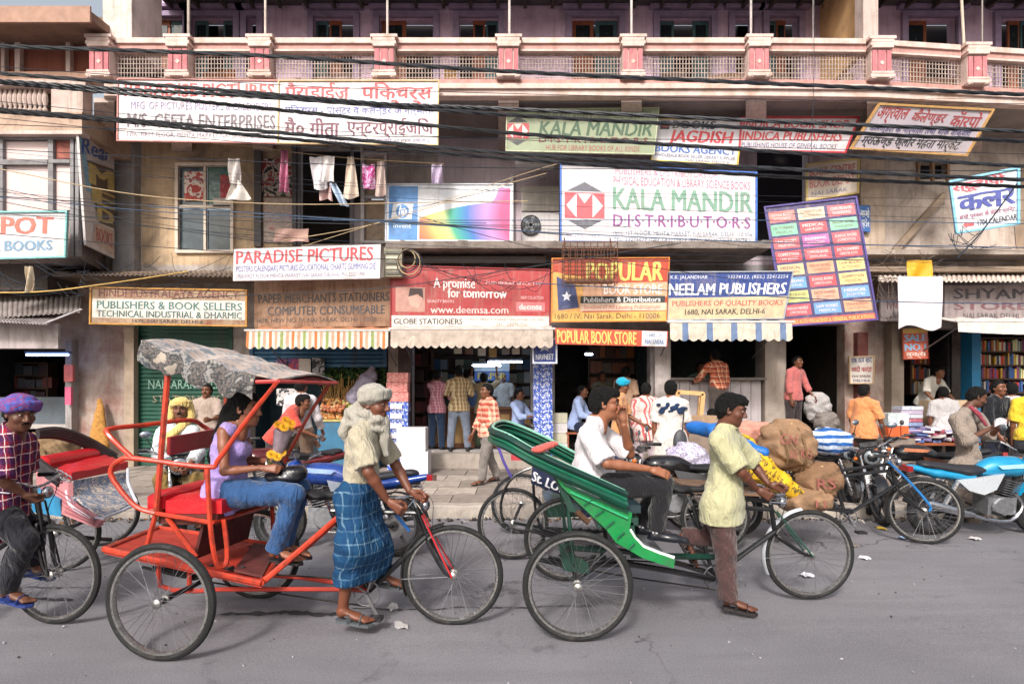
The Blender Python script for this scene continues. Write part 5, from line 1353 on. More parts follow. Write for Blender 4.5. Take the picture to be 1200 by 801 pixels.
sign('small cream and yellow book depot board behind the tall purple board', [(945, 193), (1006, 186), (1005, 226), (945, 235)], 11.7, '#e0d0c0', [('BOOK CENTRE', '#b8484c', .06, .94, .12, .35, .03), ('BOOK DEPOT', '#c0605c', .06, .94, .42, .68, .02), ('NAI SARAK', '#6a6a90', .1, .8, .78, .9)], frame='#c4ac6c', fw=.03)
sign('round cornered blue and white plate on the pilaster beside the purple board', [(1006, 240), (1020, 241), (1020, 272), (1007, 270)], 11.9, '#2c68b0', [('आओ', '#e4e8f0', .1, .9, .1, .45, .05), ('स्टोर', '#e4e8f0', .1, .9, .5, .9, .04)])
sign('white and pale blue Hindi sign with red arrow, partly behind the right pilaster', [(1113, 213), (1193, 197), (1193, 262), (1121, 273)], [10.9, 10.6, 10.6, 10.9], '#dcdfe6', [
    ('स्टूडियो', '#d04050', .03, .8, .02, .26, .05), ('कलर', '#2c3c98', .1, .96, .32, .62, .06), ('सभी प्रकार के कलर प्रिन्ट', '#a04a70', .08, .96, .66, .78, .02), ('1704 CALENDAR', '#28283a', .36, .98, .82, .92, .03), ('#poly', '#d0343c', [(.12, .87), (.18, .80), (.18, .84), (.30, .84), (.30, .91), (.18, .91), (.18, .95)], 'arrow')], frame='#7ab4d0', fw=.04)
sign('white book depot board with salmon and blue capitals at the left edge', [(-40, 249), (79, 248), (77, 301), (-40, 304)], 10.3, '#dcd6d8', [
    ('DEPOT', '#d4604c', .02, .86, .10, .48, .05), ('ALL BOOKS', '#6a94b4', .1, .86, .62, .84, .05)], frame='#7cb4b4', fw=.03)
# board on the side face of the bay
sgx = X_(92, D1)
sgn = thing('shop_sign', 'upright board round the corner of the bay, blue script over large yellow capitals', 'sign', (sgx, 10.85, 4.1))
pts = [V(sgx + .05, 10.62, Z_(156, 10.62)), V(sgx + .16, 12.0, Z_(156, 10.62)), V(sgx + .22, 11.95, 4.0), V(sgx + .08, 10.8, 3.98)]
q2 = [P(92, 155, 10.6), P(134, 170, 11.9), P(134, 303, 11.7), P(101, 287, 10.8)]
fn, n_ = quad_fn(q2); m = MB(); m.prism([fn(0, 0), fn(1, 0), fn(1, 1), fn(0, 1)], -n_ * .04); m.build('panel', M('#c9c2c0', .5, var=.1, dirt=.3), sgn)
lay(fn, [('#poly', '#5e4a3a', [(.12, .22), (.98, .22), (1, .74), (.5, .74), (.3, .5)]), ('Real', '#2c5aa8', .04, .8, .03, .17, .04, .2), ('M', '#c8b060', .25, .93, .25, .42, .07), ('E', '#c8b060', .35, .95, .45, .58, .07), ('D', '#c8b060', .45, .95, .60, .72, .07), ('#poly', '#c4a898', [(.35, .76), (.98, .76), (.98, .98), (.2, .94)]), ('BOOKS', '#b0504a', .36, .92, .79, .91, .03), ('#poly', '#7ab0cc', [(0, 0), (.09, 0), (.3, .5), (.12, .5)])], sgn)
for q, t1, t2, l in (([(1032, 326), (1103, 334), (1103, 376), (1032, 376)], 'CHAUDHARY', 'PAPER STORE', 'dull grey brown board left of the two under the right corrugated roof'), ([(1107, 334), (1215, 334), (1215, 376), (1107, 376)], 'SHYAM', 'STORE', 'dull grey shop board with black name at the far right')):
    sign(l, q, 11.3, '#857a7a', [(t1, '#3a343c', .1, .9, .1, .38, .03), (t2, '#6a3a44', .1, .9, .48, .68, .03), ('NAI SARAK DELHI', '#40363c', .2, .8, .78, .92, .015)], mat=M('#8f8484', .8, var=.15, dirt=.4, streak=.6))
sign('small white handwritten wedding card notice in red and blue, on the doorway pier', [(995, 418), (1024, 417), (1023, 449), (996, 449)], 11.9, '#d8d0c8', [('एक कप शाद', '#2c3470', .08, .92, .06, .28, .03), ('शादी कार्ड', '#a82c30', .08, .92, .34, .62, .05), ('NAI SARAK', '#6a3a3a', .1, .9, .68, .78, .02), ('DELHI-6', '#3a3a60', .15, .85, .84, .94, .02)], frame='#b89a78', fw=.02)
sign('orange and pale blue poster hanging at the entrance of the book stall', [(1058, 385), (1087, 384), (1088, 420), (1059, 421)], 11.8, '#d85a3c', [('#poly', '#d8a844', [(0, 0), (1, 0), (1, .16), (0, .16)]), ('SALE', '#7cb0d4', .06, .94, .2, .42, .06), ('NO.1', '#7cb0d4', .06, .9, .5, .72, .06), ('बुक्स', '#e8d0c0', .1, .9, .78, .96, .05)])
sign('blue square sign with white star hanging beside the beige awning', [(624, 399), (652, 397), (652, 425), (625, 425)], 10.9, '#2846a0', [('#poly', '#e0e4f0', [(.5 + .3 * (1 if k % 2 == 0 else .45) * math.sin(k * .6283), .32 - .22 * (1 if k % 2 == 0 else .45) * math.cos(k * .6283)) for k in range(10)][::-1], 'star'), ('NAVNEET', '#e4e8f4', .12, .88, .62, .86, .05)], frame='#d8dce8', fw=.03)
# grey fascia under the left corrugated roof, white tube below
fz = solo('fascia_board', MB().box(*bx(-60, 379, 68, 408, 11.0, .06)), M('#a79c9c', .8, var=.15, sc=3, dirt=.5, dirtcol='#5c544e', streak=.5), 'weathered blank grey fascia board above the tube light', 'board')
tl = thing('tube_light', 'glowing bluish white tube light over the dark left shop', 'lamp', P(55, 415, 11.4))
m = MB(); a, b = P(31, 415.5, 11.4), P(80, 415.5, 11.4); m.tube([a, b], .022, 8); m.build('tube', EM('#8fb4ff', 9), tl, smooth=True)
m = MB(); m.box((a + b) / 2 + V(0, .02, .05), (b.x - a.x + .06, .06, .04)); m.build('fitting', M('#4a5a80', .5), tl)
for (px, py, w_, d, l) in ((570, 428, 34, 13.2, 'pale tube light deep in the stationery shop, left one'), (592, 424, 40, 12.9, 'pale tube light at the front of the stationery shop'), (690, 415, 9, 13.5, 'tiny bright lamp far inside the dark book store')):
    t_ = thing('tube_light', l, 'lamp', P(px, py, d)); m = MB(); a, b = P(px - w_ / 2, py, d), P(px + w_ / 2, py, d); m.tube([a, b], .02, 6); m.build('tube', EM('#cfe4ff', 22), t_); m = MB(); m.box((a + b) / 2 + V(0, .0, .05), (b.x - a.x, .05, .04)); m.build('fitting', M('#8a9098', .5), t_)
# ---------------------------------------------------------------- awnings and roofs
def awning(label, px0, px1, ytop, ybot, d0, d1, mats, nst, scal, vh=.22, name='awning', drop=None):
    """sloping cloth from the wall (d1) out to a bar (d0), with a scalloped valance"""
    zt_, zf = CH + (HY - ytop) * d0 / F, CH + (HY - ybot) * d0 / F
    x0, x1 = X_(px0, d0), X_(px1, d0); r = thing(name, label, 'awning', ((x0 + x1) / 2, d0, zf))
    top = MB(); top.sheet(lambda u, v: V(x0 + (x1 - x0) * u, d0 + (d1 - d0) * v, zt_ + (drop or .35) * v + .015 * math.sin(u * 40)), 30, 4, .01); top.build('cloth', mats[0], r, smooth=True)
    m = [MB() for _ in mats]
    N = nst * 3
    for k in range(nst):
        mi = k % len(mats); a, b = x0 + (x1 - x0) * k / nst, x0 + (x1 - x0) * (k + 1) / nst
        def fn(u, v):
            x = a + (b - a) * u; U = (x - x0) / (x1 - x0); sc_ = abs(math.sin(U * math.pi * scal)) * .05
            return V(x, d0 - .012 * math.sin(U * 60) * v - .02 * v, zt_ - (zt_ - zf - .05 + sc_) * v)
        s_ = MB(); s_.sheet(fn, 4, 3, .006); s_.build('valance_stripe' if len(mats) > 1 else 'valance', mats[mi], r, smooth=True)
    m = MB(); m.tube([(x0 - .04, d0, zt_ + .015), (x1 + .04, d0, zt_ + .015)], .022, 7); m.build('front_bar', M('#d0c8c4', .5, dirt=.2), r, smooth=True)
    for x in (x0 + .15, x1 - .15): m = MB(); m.tube([(x, d0, zt_), (x, d1, zt_ - .55)], .014, 6); m.build('arm', STEEL, r)
    return r
W1, OR, GR, PK = CLOTH('#cfc8c0'), CLOTH('#c47a4c'), CLOTH('#94a064'), CLOTH('#c49c84')
awning('orange, green and white striped awning with wavy edge', 289, 455, 388, 409, 10.6, 12.1, [OR, W1, PK, W1, GR, W1, PK, W1], 50, 17)
awning('dirty beige awning with scalloped edge under the red signboard', 458, 648, 386, 408, 10.6, 12.1, [CLOTH('#bfb0a4', .2)], 30, 20)
awning('cream awning with blue patches over the booth', 785, 928, 378, 400, 10.7, 12.1, [CLOTH('#cdbfb0', .15), CLOTH('#cdbfb0', .15), CLOTH('#6a7c9c', .15), CLOTH('#cdbfb0', .15)], 20, 13)
aw = awning('pale awning with faded red lettering at the right end', 1122, 1300, 377, 392, 10.7, 12.1, [CLOTH('#cfc2bc', .15)], 14, 1)
def corr(name, label, q, n, amp, mat, th=.012, cat='roof'):
    """corrugated sheet between four world points tl tr br bl"""
    tl_, tr_, br_, bl_ = q; mb = MB()
    mb.sheet(lambda u, v: (tl_ * (1 - u) + tr_ * u) * (1 - v) + (bl_ * (1 - u) + br_ * u) * v + V(0, 0, amp * math.sin(u * n * 6.283)), n * 6, 3, th)
    return solo(name, mb, mat, label, cat, smooth=True)
TIN = M('#9a918e', .55, .3, var=.25, sc=4, dirt=.5, dirtcol='#5c4a40', streak=.5); TIN2 = M('#d0c2b8', .6, var=.2, sc=4, dirt=.4, dirtcol='#7d6a5c')
corr('corrugated_roof', 'grey corrugated roof sheet above the left fascia, upper of two', [P(-60, 352, 11.9), P(96, 346, 11.9), P(94, 366, 10.9), P(-60, 376, 10.8)], 26, .012, TIN)
corr('corrugated_roof', 'low bent corrugated sheet just over the left fascia', [P(-60, 362, 12.0), P(88, 360, 12.0), P(55, 380, 10.6), P(-60, 374, 10.6)], 30, .016, M('#b0a8a8', .55, .3, var=.25, sc=4, dirt=.4, dirtcol='#5c4a40'))
corr('corrugated_roof', 'long thin corrugated sheet with toothed edge below the yellow wall', [P(78, 318, 12.1), P(274, 318, 12.1), P(274, 324, 10.8), P(80, 322, 10.8)], 34, .016, M('#6a5a50', .7, var=.3, dirt=.5))
corr('corrugated_roof', 'pale corrugated sheet with toothed edge over the two dull boards on the right', [P(1030, 318, 12.1), P(1260, 318, 12.1), P(1260, 330, 10.9), P(1030, 330, 10.9)], 40, .018, TIN2)
m = MB(); m.bar(P(52, 379, 10.5), P(96, 362, 10.7), .07, .02); solo('metal_strip', m, M('#c0bcc0', .4, .4), 'bright bent metal strip at the corner of the left roof', 'metal strip')
# ---------------------------------------------------------------- red cycle rickshaw
ORG = M('#b8351a', .42, var=.22, sc=14, dirt=.62, dirtcol='#54281c', coat=.2, bump=.12, dsc=13); ORD = M('#a83224', .6, var=.2, sc=6, dirt=.5, dirtcol='#4e2a24', bump=.2)
REDV = M('#b5141e', .38, var=.1, sc=4, dirt=.08, bump=.3, bsc=30, coat=.15); REDP = M('#b83a38', .4, var=.15, dirt=.2)
def cushion(name, q, h, mat, root):
    """padded seat over the quad q (world points, counter-clockwise), thickness h"""
    q = [Vector(p) for p in q]
    def fn(t):
        def g_(u, v):
            e = max(abs(2 * u - 1), abs(2 * v - 1)); z = h * (1 - .25 * e ** 6) if t else 0
            return (q[0] * (1 - u) + q[1] * u) * (1 - v) + (q[3] * (1 - u) + q[2] * u) * v + V(0, 0, z + (.006 * math.sin(u * 20) * math.sin(v * 14) if t else 0))
        return g_
    m = MB(); m.sheet(fn(1), 10, 8); m.sheet(lambda u, v: fn(0)(1 - u, v), 10, 8)
    n = 10
    for s_ in range(4):
        f_ = [lambda u: (u, 0), lambda u: (1, u), lambda u: (1 - u, 1), lambda u: (0, 1 - u)][s_]
        m.sheet(lambda u, v: lerp(fn(0)(*f_(u)), fn(1)(*f_(u)), v), 10, 2)
    return m.build(name, mat, root, smooth=1)
r1 = thing('cycle_rickshaw', 'orange red cycle rickshaw with patterned cloth canopy, carrying the woman in lilac', 'rickshaw', (P(300, 700, 4.2).x, 4.2, 0))
N_, Fr = 3.80, 4.62
ax1 = P(186, 706, 3.64); rw_far = V(P(290, 640, 4.73).x, 4.73, .36)
rw_near = V(ax1.x, 3.66, .36); rw_far = V(ax1.x + .12, 4.76, .36)
axd = (rw_far - rw_near).normalized()
wheel(r1, rw_near, axd, .362, .023); wheel(r1, rw_far, axd, .362, .023)
fh = V(P(531, 673, 4.22).x, 4.22, .355); wheel(r1, fh, (.02, 1, 0))
m = MB(); m.tube([rw_near, rw_far], .017, 8); m.build('axle', BLACKMAT, r1)
for y, k in ((3.98, 0), (4.50, 1)):
    for j in range(4):
        m = MB(); L = .34 - j * .07; cx = ax1.x + .03 + k * .06; m.tube([V(cx - L, y, .43 + j * .018 + .05 * (L / .34) ** 2), V(cx, y, .40 + j * .018), V(cx + L, y, .43 + j * .018 + .05 * (L / .34) ** 2)], .011, 4); m.build('leaf_spring', BLACKMAT, r1)
tubes('frame_tube', ORD, r1, [[(188, 655, 3.95), (188, 686, 3.95), (225, 692, 3.95), (262, 690, 3.97), (400, 690, 4.15), (432, 692, 4.2)], [(222, 665, 3.95), (222, 690, 3.95)], [(280, 672, 4.4), (350, 676, 4.4), (430, 688, 4.22)]], .016)
tubes('frame_tube', ORG, r1, [[(306, 683, 3.90), (345, 650, 3.98), (396, 606, 4.12)], [(314, 672, 4.5), (360, 640, 4.4), (398, 606, 4.22)]], .021)
# deck
dk = [P(122, 643, 3.86), P(306, 683, 3.86), P(334, 640, 4.62), P(185, 618, 4.62)]
m = MB(); m.prism(dk, (0, 0, -.03)); m.build('deck', ORD, r1)
for a, b in ((0, 1), (1, 2), (3, 2), (0, 3)): m = MB(); m.tube([dk[a], dk[b]], .02, 7); m.build('deck_rail', ORG, r1, smooth=True)
m = MB(); fb = [lerp(dk[0], dk[1], .80) + V(0, .06, .012), lerp(dk[0], dk[1], .985) + V(0, .06, .012), lerp(dk[3], dk[2], .985) + V(0, -.1, .012), lerp(dk[3], dk[2], .80) + V(0, -.1, .012)]; m.prism(fb, (0, 0, .016)); m.build('foot_board', M('#5c2a28', .7, var=.3, sc=10, dirt=.5), r1)
# seat frame and arms
rr = .0165
tubes('arm_rail', ORG, r1, [[(182, 601, 3.84), (158, 592, 3.84), (133, 562, 3.84), (131, 548, 3.84), (142, 538, 3.84), (160, 537, 3.84), (243, 547, 3.84), (256, 538, 3.84), (281, 503, 3.84), (308, 468, 3.84)]], rr, 8, 4)
tubes('arm_rail', ORG, r1, [[(262, 598, 4.60), (243, 565, 4.60), (243, 548, 4.60), (262, 540, 4.6), (325, 548, 4.60), (336, 535, 4.60), (362, 486, 4.6), (388, 447, 4.62)]], rr * .8, 8, 4)
tubes('back_rail', ORG, r1, [[(155, 536, 3.84), (127, 509, 3.84), (130, 502, 3.9), (166, 498, 4.1), (222, 492, 4.4), (238, 499, 4.6), (252, 508, 4.6)]], rr, 8, 4)
tubes('post', ORG, r1, [[(197, 434, 3.85), (191, 505, 3.85), (183, 600, 3.85)], [(266, 455, 4.6), (262, 540, 4.6), (262, 598, 4.6)]], rr * 1.15)
tubes('post', ORG, r1, [[(243, 549, 3.84), (246, 610, 3.84), (251, 650, 3.84), (257, 664, 3.86), (265, 660, 3.9), (266, 640, 3.92), (262, 608, 3.92)], [(318, 560, 4.6), (320, 620, 4.6), (326, 636, 4.58)], [(183, 600, 3.85), (172, 640, 3.86)], [(196, 606, 3.86), (230, 652, 3.86)]], rr)
tubes('seat_rail', ORG, r1, [[(182, 601, 3.84), (248, 612, 3.84)], [(248, 612, 3.84), (322, 590, 4.6)], [(182, 601, 3.84), (262, 580, 4.6)]], .015)
z_s = P(182, 601, 3.84).z
S0, S1_, S2_, S3_ = [V(P(a, b, d).x, d, 0) for a, b, d in ((186, 600, 3.88), (252, 600, 3.88), (322, 600, 4.56), (258, 600, 4.56))]
zs = .855
cushion('seat_cushion', [V(p.x, p.y, zs) for p in (lerp(S0, S1_, .12), lerp(S0, S1_, 1.12), lerp(S3_, S2_, 1.05), lerp(S3_, S2_, .1))], .115, REDV, r1)
cushion('seat_roll', [V(p.x, p.y, zs + .03) for p in (lerp(S0, S1_, -.2), lerp(S0, S1_, .10), lerp(S3_, S2_, .08), lerp(S3_, S2_, -.2))], .11, REDV, r1)
m = MB(); m.prism([lerp(S0, S1_, .0) + V(0, 0, .79), lerp(S0, S1_, 1.04) + V(0, 0, .78), lerp(S0, S1_, 1.04) + V(0, 0, .852), lerp(S0, S1_, .0) + V(0, 0, .852)], (.06, .7, 0)); m.build('seat_box', M('#5a201a', .7, dirt=.3), r1)
m = MB(); bq = [P(200, 512, 3.92), P(200, 533, 3.92), P(262, 520, 4.55), P(262, 501, 4.55)]; m.prism(bq, (-.03, .01, 0)); m.build('backrest', M('#8c1a1e', .4, var=.12, dirt=.15), r1)
# panel below the seat
m = MB(); m.prism([V(S0.x + .28, 3.92, .80), V(S3_.x + .28, 4.55, .80), V(S3_.x + .22, 4.55, .53), V(S0.x + .22, 3.92, .55)], (-.02, 0, 0)); m.build('seat_front_panel', M('#4c1614', .7, var=.3, dirt=.3), r1)
# canopy: faded patterned cloth, open red underside at the front
CAN = BLOTCH(['#8f9aa2', '#b9aaa4', '#6f7880', '#a8988f', '#a89890', '#bdb2ac', '#767c82'], 6, 3, .9, .3, .1, True)
CAND = BLOTCH(['#23262a', '#4c5258', '#8f8a86', '#2c3034', '#6c6460', '#33383c', '#a09488'], 9, 3, .9, .3, .1, True)
def canopy(u, v):                      # u rear to front, v near to far
    y = 3.82 + .86 * v; px = 168 + (300 - 168) * u; x0 = (px - CX) * 3.82 / F
    x = x0 + .12 * v; z = 1.975 - .215 * u + .025 * math.sin(math.pi * v) + .01 * math.sin(math.pi * u) - .03 * abs(math.sin(u * 9.4)) * (1 - v) + .012 * math.sin(u * 23 + v * 6)
    return V(x, y, z)
m = MB(); m.sheet(canopy, 26, 14, .012); m.build('canopy_cloth', CAN, r1, smooth=True)
def val(u, v): p = canopy(u, 0); return p + V(.012 * math.sin(u * 40) * v - .03 * v, -.02 * math.sin(v * 3) - .012 * math.sin(u * 31) * v, -(.115 + .02 * math.sin(u * 26) + .055 * max(0, (.8 - abs(u - .6)))) * v)
m = MB(); m.sheet(val, 40, 5, .008); m.build('canopy_valance', CAND, r1, smooth=True)
def valr(u, v): p = canopy(0, u); return p + V(-.015 - .012 * math.sin(u * 25) * v, 0, -.12 * v)
m = MB(); m.sheet(valr, 20, 4, .008); m.build('canopy_valance', CAN, r1, smooth=True)
cf = [canopy(1, v / 8) for v in range(9)]
m = MB(); m.sheet(lambda u, v: lerp(canopy(1, u), canopy(1, u) + V(.14, .0, -.03), v) , 10, 3, .012); m.build('canopy_flap', CAN, r1, smooth=True)
m = MB(); m.sheet(lambda u, v: lerp(canopy(1, u) + V(-.03, 0, -.03), canopy(1, u) + V(.13, 0, -.055), v), 10, 2, .01); m.build('canopy_lining', M('#6e1a1c', .7, var=.2, dirt=.2), r1, smooth=True)
tip = [canopy(1, 0) + V(.14, 0, -.035), canopy(1, 1) + V(.14, 0, -.035)]
for a, b in ((tip[0], tip[1]), (canopy(1, 0) + V(0, 0, -.04), tip[0]), (canopy(1, 1) + V(0, 0, -.04), tip[1])): m = MB(); m.tube([a, b], .014, 6); m.build('canopy_hoop', REDP, r1)
m = MB(); m.tube([tip[0], P(296, 483, 3.84)], .014, 6); m.build('canopy_hoop', ORG, r1)
for u in (.12, .5, .92):
    m = MB(); m.tube(thicken([canopy(u, v / 6) + V(0, 0, -.03) for v in range(7)], 2), .012, 6); m.build('canopy_hoop', ORG, r1, smooth=True)
# bicycle half
bb1 = P(432, 692, 4.22); st1 = P(388, 598, 4.22); hb1 = P(500, 628, 4.22); ht1 = P(487, 594, 4.22)
for a, b, r_ in ((bb1, st1, .017), (bb1, hb1, .02), (st1, lerp(ht1, hb1, .2), .017)): m = MB(); m.tube([a, b], r_, 8); m.build('frame_tube', BLACK, r1, smooth=True)
saddle(r1, P(384, 580, 4.22)); m = MB(); m.tube([st1, P(384, 588, 4.22)], .013, 6); m.build('seat_post', CHROME, r1)
crank(r1, bb1); chain(r1, bb1 + V(0, -.05, 0), V(ax1.x + .05, 4.17, .36))
front_end(r1, fh, ht1, hb1, BLACK, side=(.05, 1, 0), stay=M('#b3202a', .4, coat=.3))
tubes('brace', M('#1e5fa8', .5), r1, [[(446, 576, 4.3), (462, 600, 4.28), (480, 622, 4.25)]], .012)
# ---------------------------------------------------------------- green cycle rickshaw
GRN1 = M('#0c7a3c', .35, var=.15, sc=5, dirt=.5, bump=.35, bsc=14, coat=.2, dsc=7, dirtcol='#3c4a3c'); GRN2 = M('#0b4636', .4, var=.2, sc=5, dirt=.2, bump=.3, bsc=20, coat=.2); DG = M('#10352b', .4, var=.2, dirt=.25, coat=.3)
r2 = thing('cycle_rickshaw', 'green cycle rickshaw with folded hood carrying a man in a white shirt', 'rickshaw', (P(780, 700, 4.6).x, 4.6, 0))
n2 = P(677, 687, 3.94); f2_ = P(663, 634, 5.22); n2.z = f2_.z = .366; axd2 = (f2_ - n2).normalized()
wheel(r2, n2, axd2, .366, .023); wheel(r2, f2_, axd2, .366, .023); fh2 = V(P(948, 648, 4.75).x, 4.75, .357); wheel(r2, fh2, (.02, 1, 0))
m = MB(); m.tube([n2, f2_], .017, 8); m.build('axle', BLACKMAT, r2)
for y in (4.15, 4.98):
    for j in range(4):
        m = MB(); L = .34 - j * .07; cx = n2.x + .02; m.tube([V(cx - L, y, .45 + j * .018 + .05 * (L / .34) ** 2), V(cx, y, .41 + j * .018), V(cx + L, y, .45 + j * .018 + .05 * (L / .34) ** 2)], .011, 4); m.build('leaf_spring', BLACKMAT, r2)
tubes('spring_hanger', DG, r2, [[(664, 570, 4.1), (668, 620, 4.1), (672, 660, 4.1)], [(655, 545, 4.95), (660, 600, 4.95), (664, 640, 4.95)]], .014)
m = MB(); m.prism([P(655, 640, 4.12), P(690, 660, 4.12), P(690, 672, 4.12), P(660, 668, 4.12)], (0, .04, 0)); m.build('bracket', DG, r2)
bb2 = P(836, 674, 4.6)
tubes('frame_tube', BLACK, r2, [[(690, 664, 4.12), (735, 660, 4.2), (836, 678, 4.55)], [(690, 640, 4.95), (760, 650, 4.8), (836, 672, 4.62)]], .022)
tubes('frame_tube', DG, r2, [[(740, 650, 4.4), (836, 652, 4.6)], [(655, 640, 4.95), (710, 645, 4.9)]], .024)
# body shell: side panels with painted edge, seat, floor
def side2(d, name, mt):
    poly = [(630, 530), (652, 538), (700, 566), (742, 592), (748, 602), (742, 612), (716, 600), (690, 588), (650, 560), (628, 550)] if mt is GRN2 else [(650, 557), (680, 573), (705, 584), (727, 592), (740, 600), (737, 618), (754, 640), (790, 654), (788, 664), (752, 652), (721, 634), (709, 618), (677, 588), (658, 569)]
    k = 4.05 / d
    pts = [V((px - CX) * 4.05 / F + (d - 4.05) * .02, d, CH - (py - HY) * 4.05 / F) for px, py in poly]
    m = MB(); m.prism(pts, (0, .025, 0)); return m.build(name, mt, r2)
side2(4.02, 'side_panel', GRN1); side2(4.90, 'side_panel', GRN1)
edge = [(790, 654), (754, 641), (738, 621)]
tubes('edge_trim', M('#d8dcd8', .5), r2, [[(a, b - 1, 4.03) for a, b in edge]], .012)
for i, (a, b, c, d_) in enumerate(((660, 566, 736, 600), (668, 576, 736, 607))):     # raised ribs of the panel
    m = MB(); m.tube([P(a, b, 4.005), P(c, d_, 4.005)], .009, 5); m.build('rib', (GRN2, M('#2a9a66', .4), GRN2)[i], r2)
for i in range(5):
    m = MB(); m.tube([P(684 + i * 13, 592 + i * 13, 4.0), P(696 + i * 12, 584 + i * 13, 4.0)], .005, 4); m.build('fold', GRN2, r2)
def s2pt(px, py, d): return V((px - CX) * 4.05 / F + (d - 4.05) * .02, d, CH - (py - HY) * 4.05 / F)
m = MB(); m.prism([s2pt(700, 610, 4.05), s2pt(748, 606, 4.05), s2pt(748, 606, 4.9), s2pt(700, 610, 4.9)], (0, 0, -.05)); m.build('seat_base', DG, r2)
cushion('seat_cushion', [s2pt(672, 598, 4.08), s2pt(752, 602, 4.08), s2pt(752, 602, 4.88), s2pt(672, 598, 4.88)], .07, M('#1a2e34', .5, var=.2), r2)
m = MB(); m.prism([s2pt(745, 640, 4.05), s2pt(790, 660, 4.05), s2pt(790, 660, 4.9), s2pt(745, 640, 4.9)], (0, 0, -.02)); m.build('foot_board', M('#7d8288', .5, .3, var=.2, dirt=.4), r2)
m = MB(); m.prism([s2pt(742, 612, 4.05), s2pt(748, 640, 4.05), s2pt(748, 640, 4.9), s2pt(742, 612, 4.9)], (-.02, 0, 0)); m.build('seat_front_panel', DG, r2)
m = MB(); m.prism([s2pt(644, 530, 4.06), s2pt(676, 600, 4.06), s2pt(676, 600, 4.9), s2pt(644, 530, 4.9)], (-.05, 0, 0)); m.build('backrest', DG, r2)
# folded hood: pleats swept back from both arms
hp_ = [(732, 586, 3.97), (690, 567, 3.98), (650, 549, 4.0), (622, 535, 4.02), (597, 520, 4.12), (578, 511, 4.4), (584, 503, 4.75), (600, 504, 4.95), (640, 521, 5.0), (685, 545, 5.0)]
base = thicken(pt(hp_), 6)
for k in range(3):
    dz = -.045 + k * .034; ins = .035 * (k % 2)
    def fn(u, v):
        i = u * (len(base) - 1); p = base[int(i)].lerp(base[min(int(i) + 1, len(base) - 1)], i - int(i)); c = V(P(640, 530, 4.5).x, 4.5, p.z)
        o = (c - p); o.z = 0; o = o.normalized() if o.length > 0 else o
        return p + V(0, 0, dz + v * .036) + o * (.03 * abs(math.sin(v * math.pi)) * -1 + ins * .3) + V(0, 0, .02 * (1 - u) * 0)
    m = MB(); m.sheet(fn, 42, 4, .012); m.build('hood_pleat', (GRN2, M('#115c44', .4, coat=.2), M('#0b2f28', .45))[k % 3], r2, smooth=True)
m = MB(); m.tube([p + V(0, 0, .062) for p in base], .012, 6); m.build('hood_bow', M('#7fb8a4', .35, coat=.3), r2, smooth=True)  # pale green paints a highlight along the bow
cl = SDF(.012, .02); cl.cone(P(630, 527, 4.0), P(648, 520, 4.05), .05, .04, flat=((0, 0, 1), .5)); cl.amp = .006; cl.ff = 2; sdf_obj('arm_pad', cl, CLOTH('#b8554e'), r2)
st2 = P(812, 592, 4.62); ht2 = P(903, 590, 4.7); hb2 = P(908, 622, 4.72)
for a, b, r_ in ((bb2, st2, .017), (bb2, hb2, .02), (st2, lerp(ht2, hb2, .2), .017)): m = MB(); m.tube([a, b], r_, 8); m.build('frame_tube', BLACK, r2, smooth=True)
saddle(r2, P(806, 573, 4.62)); m = MB(); m.tube([st2, P(806, 580, 4.62)], .013, 6); m.build('seat_post', CHROME, r2)
crank(r2, bb2); chain(r2, bb2 + V(0, -.05, 0), V(n2.x + .02, 4.5, .366))
front_end(r2, fh2, ht2, hb2, BLACK, stay=M('#1b4a3c', .4, coat=.3), guard='#b8bcc4')
# ---------------------------------------------------------------- rickshaw at the left edge and the one with the red seat
r3 = thing('cycle_rickshaw', 'dark cycle rickshaw at the left edge, ridden by the man in plaid', 'rickshaw', (P(20, 700, 4.3).x, 4.3, 0))
fh3 = V(P(64, 671, 4.24).x, 4.24, .357); wheel(r3, fh3, (.1, 1, 0)); ht3 = fh3 + V(-.13, 0, .56); hb3 = fh3 + V(-.10, 0, .39); bb3 = fh3 + V(-.68, 0, -.02); st3 = fh3 + V(-.93, 0, .58)
for a, b, r_ in ((bb3, st3, .017), (bb3, hb3, .02), (st3, lerp(ht3, hb3, .2), .017)): m = MB(); m.tube([a, b], r_, 8); m.build('frame_tube', BLACK, r3, smooth=True)
front_end(r3, fh3, ht3, hb3, BLACK, stay=BLACKMAT); saddle(r3, st3 + V(0, 0, .13)); crank(r3, bb3)
for y in (3.75, 4.8): wheel(r3, (fh3.x - 1.95, y, .362), (0, 1, 0), .362, .023)
m = MB(); m.tube([(fh3.x - 1.95, 3.75, .362), (fh3.x - 1.95, 4.8, .362)], .017, 8); m.build('axle', BLACKMAT, r3); chain(r3, bb3, V(fh3.x - 1.95, 4.2, .362))
for y in (3.95, 4.6): m = MB(); m.bar((fh3.x - 2.3, y, .55), (fh3.x - .68, y * .5 + 2.12, .34), .04, .04); m.build('chassis_bar', DG, r3)
m = MB(); m.box((fh3.x - 1.75, 4.27, .60), (.9, .8, .04)); m.build('deck', DG, r3); m = MB(); m.box((fh3.x - 1.9, 4.27, .74), (.4, .78, .26)); m.build('seat_box', DG, r3); cushion('seat_cushion', [V(fh3.x - 2.1, 3.9, .87), V(fh3.x - 1.65, 3.9, .87), V(fh3.x - 1.65, 4.65, .87), V(fh3.x - 2.1, 4.65, .87)], .07, REDV, r3)
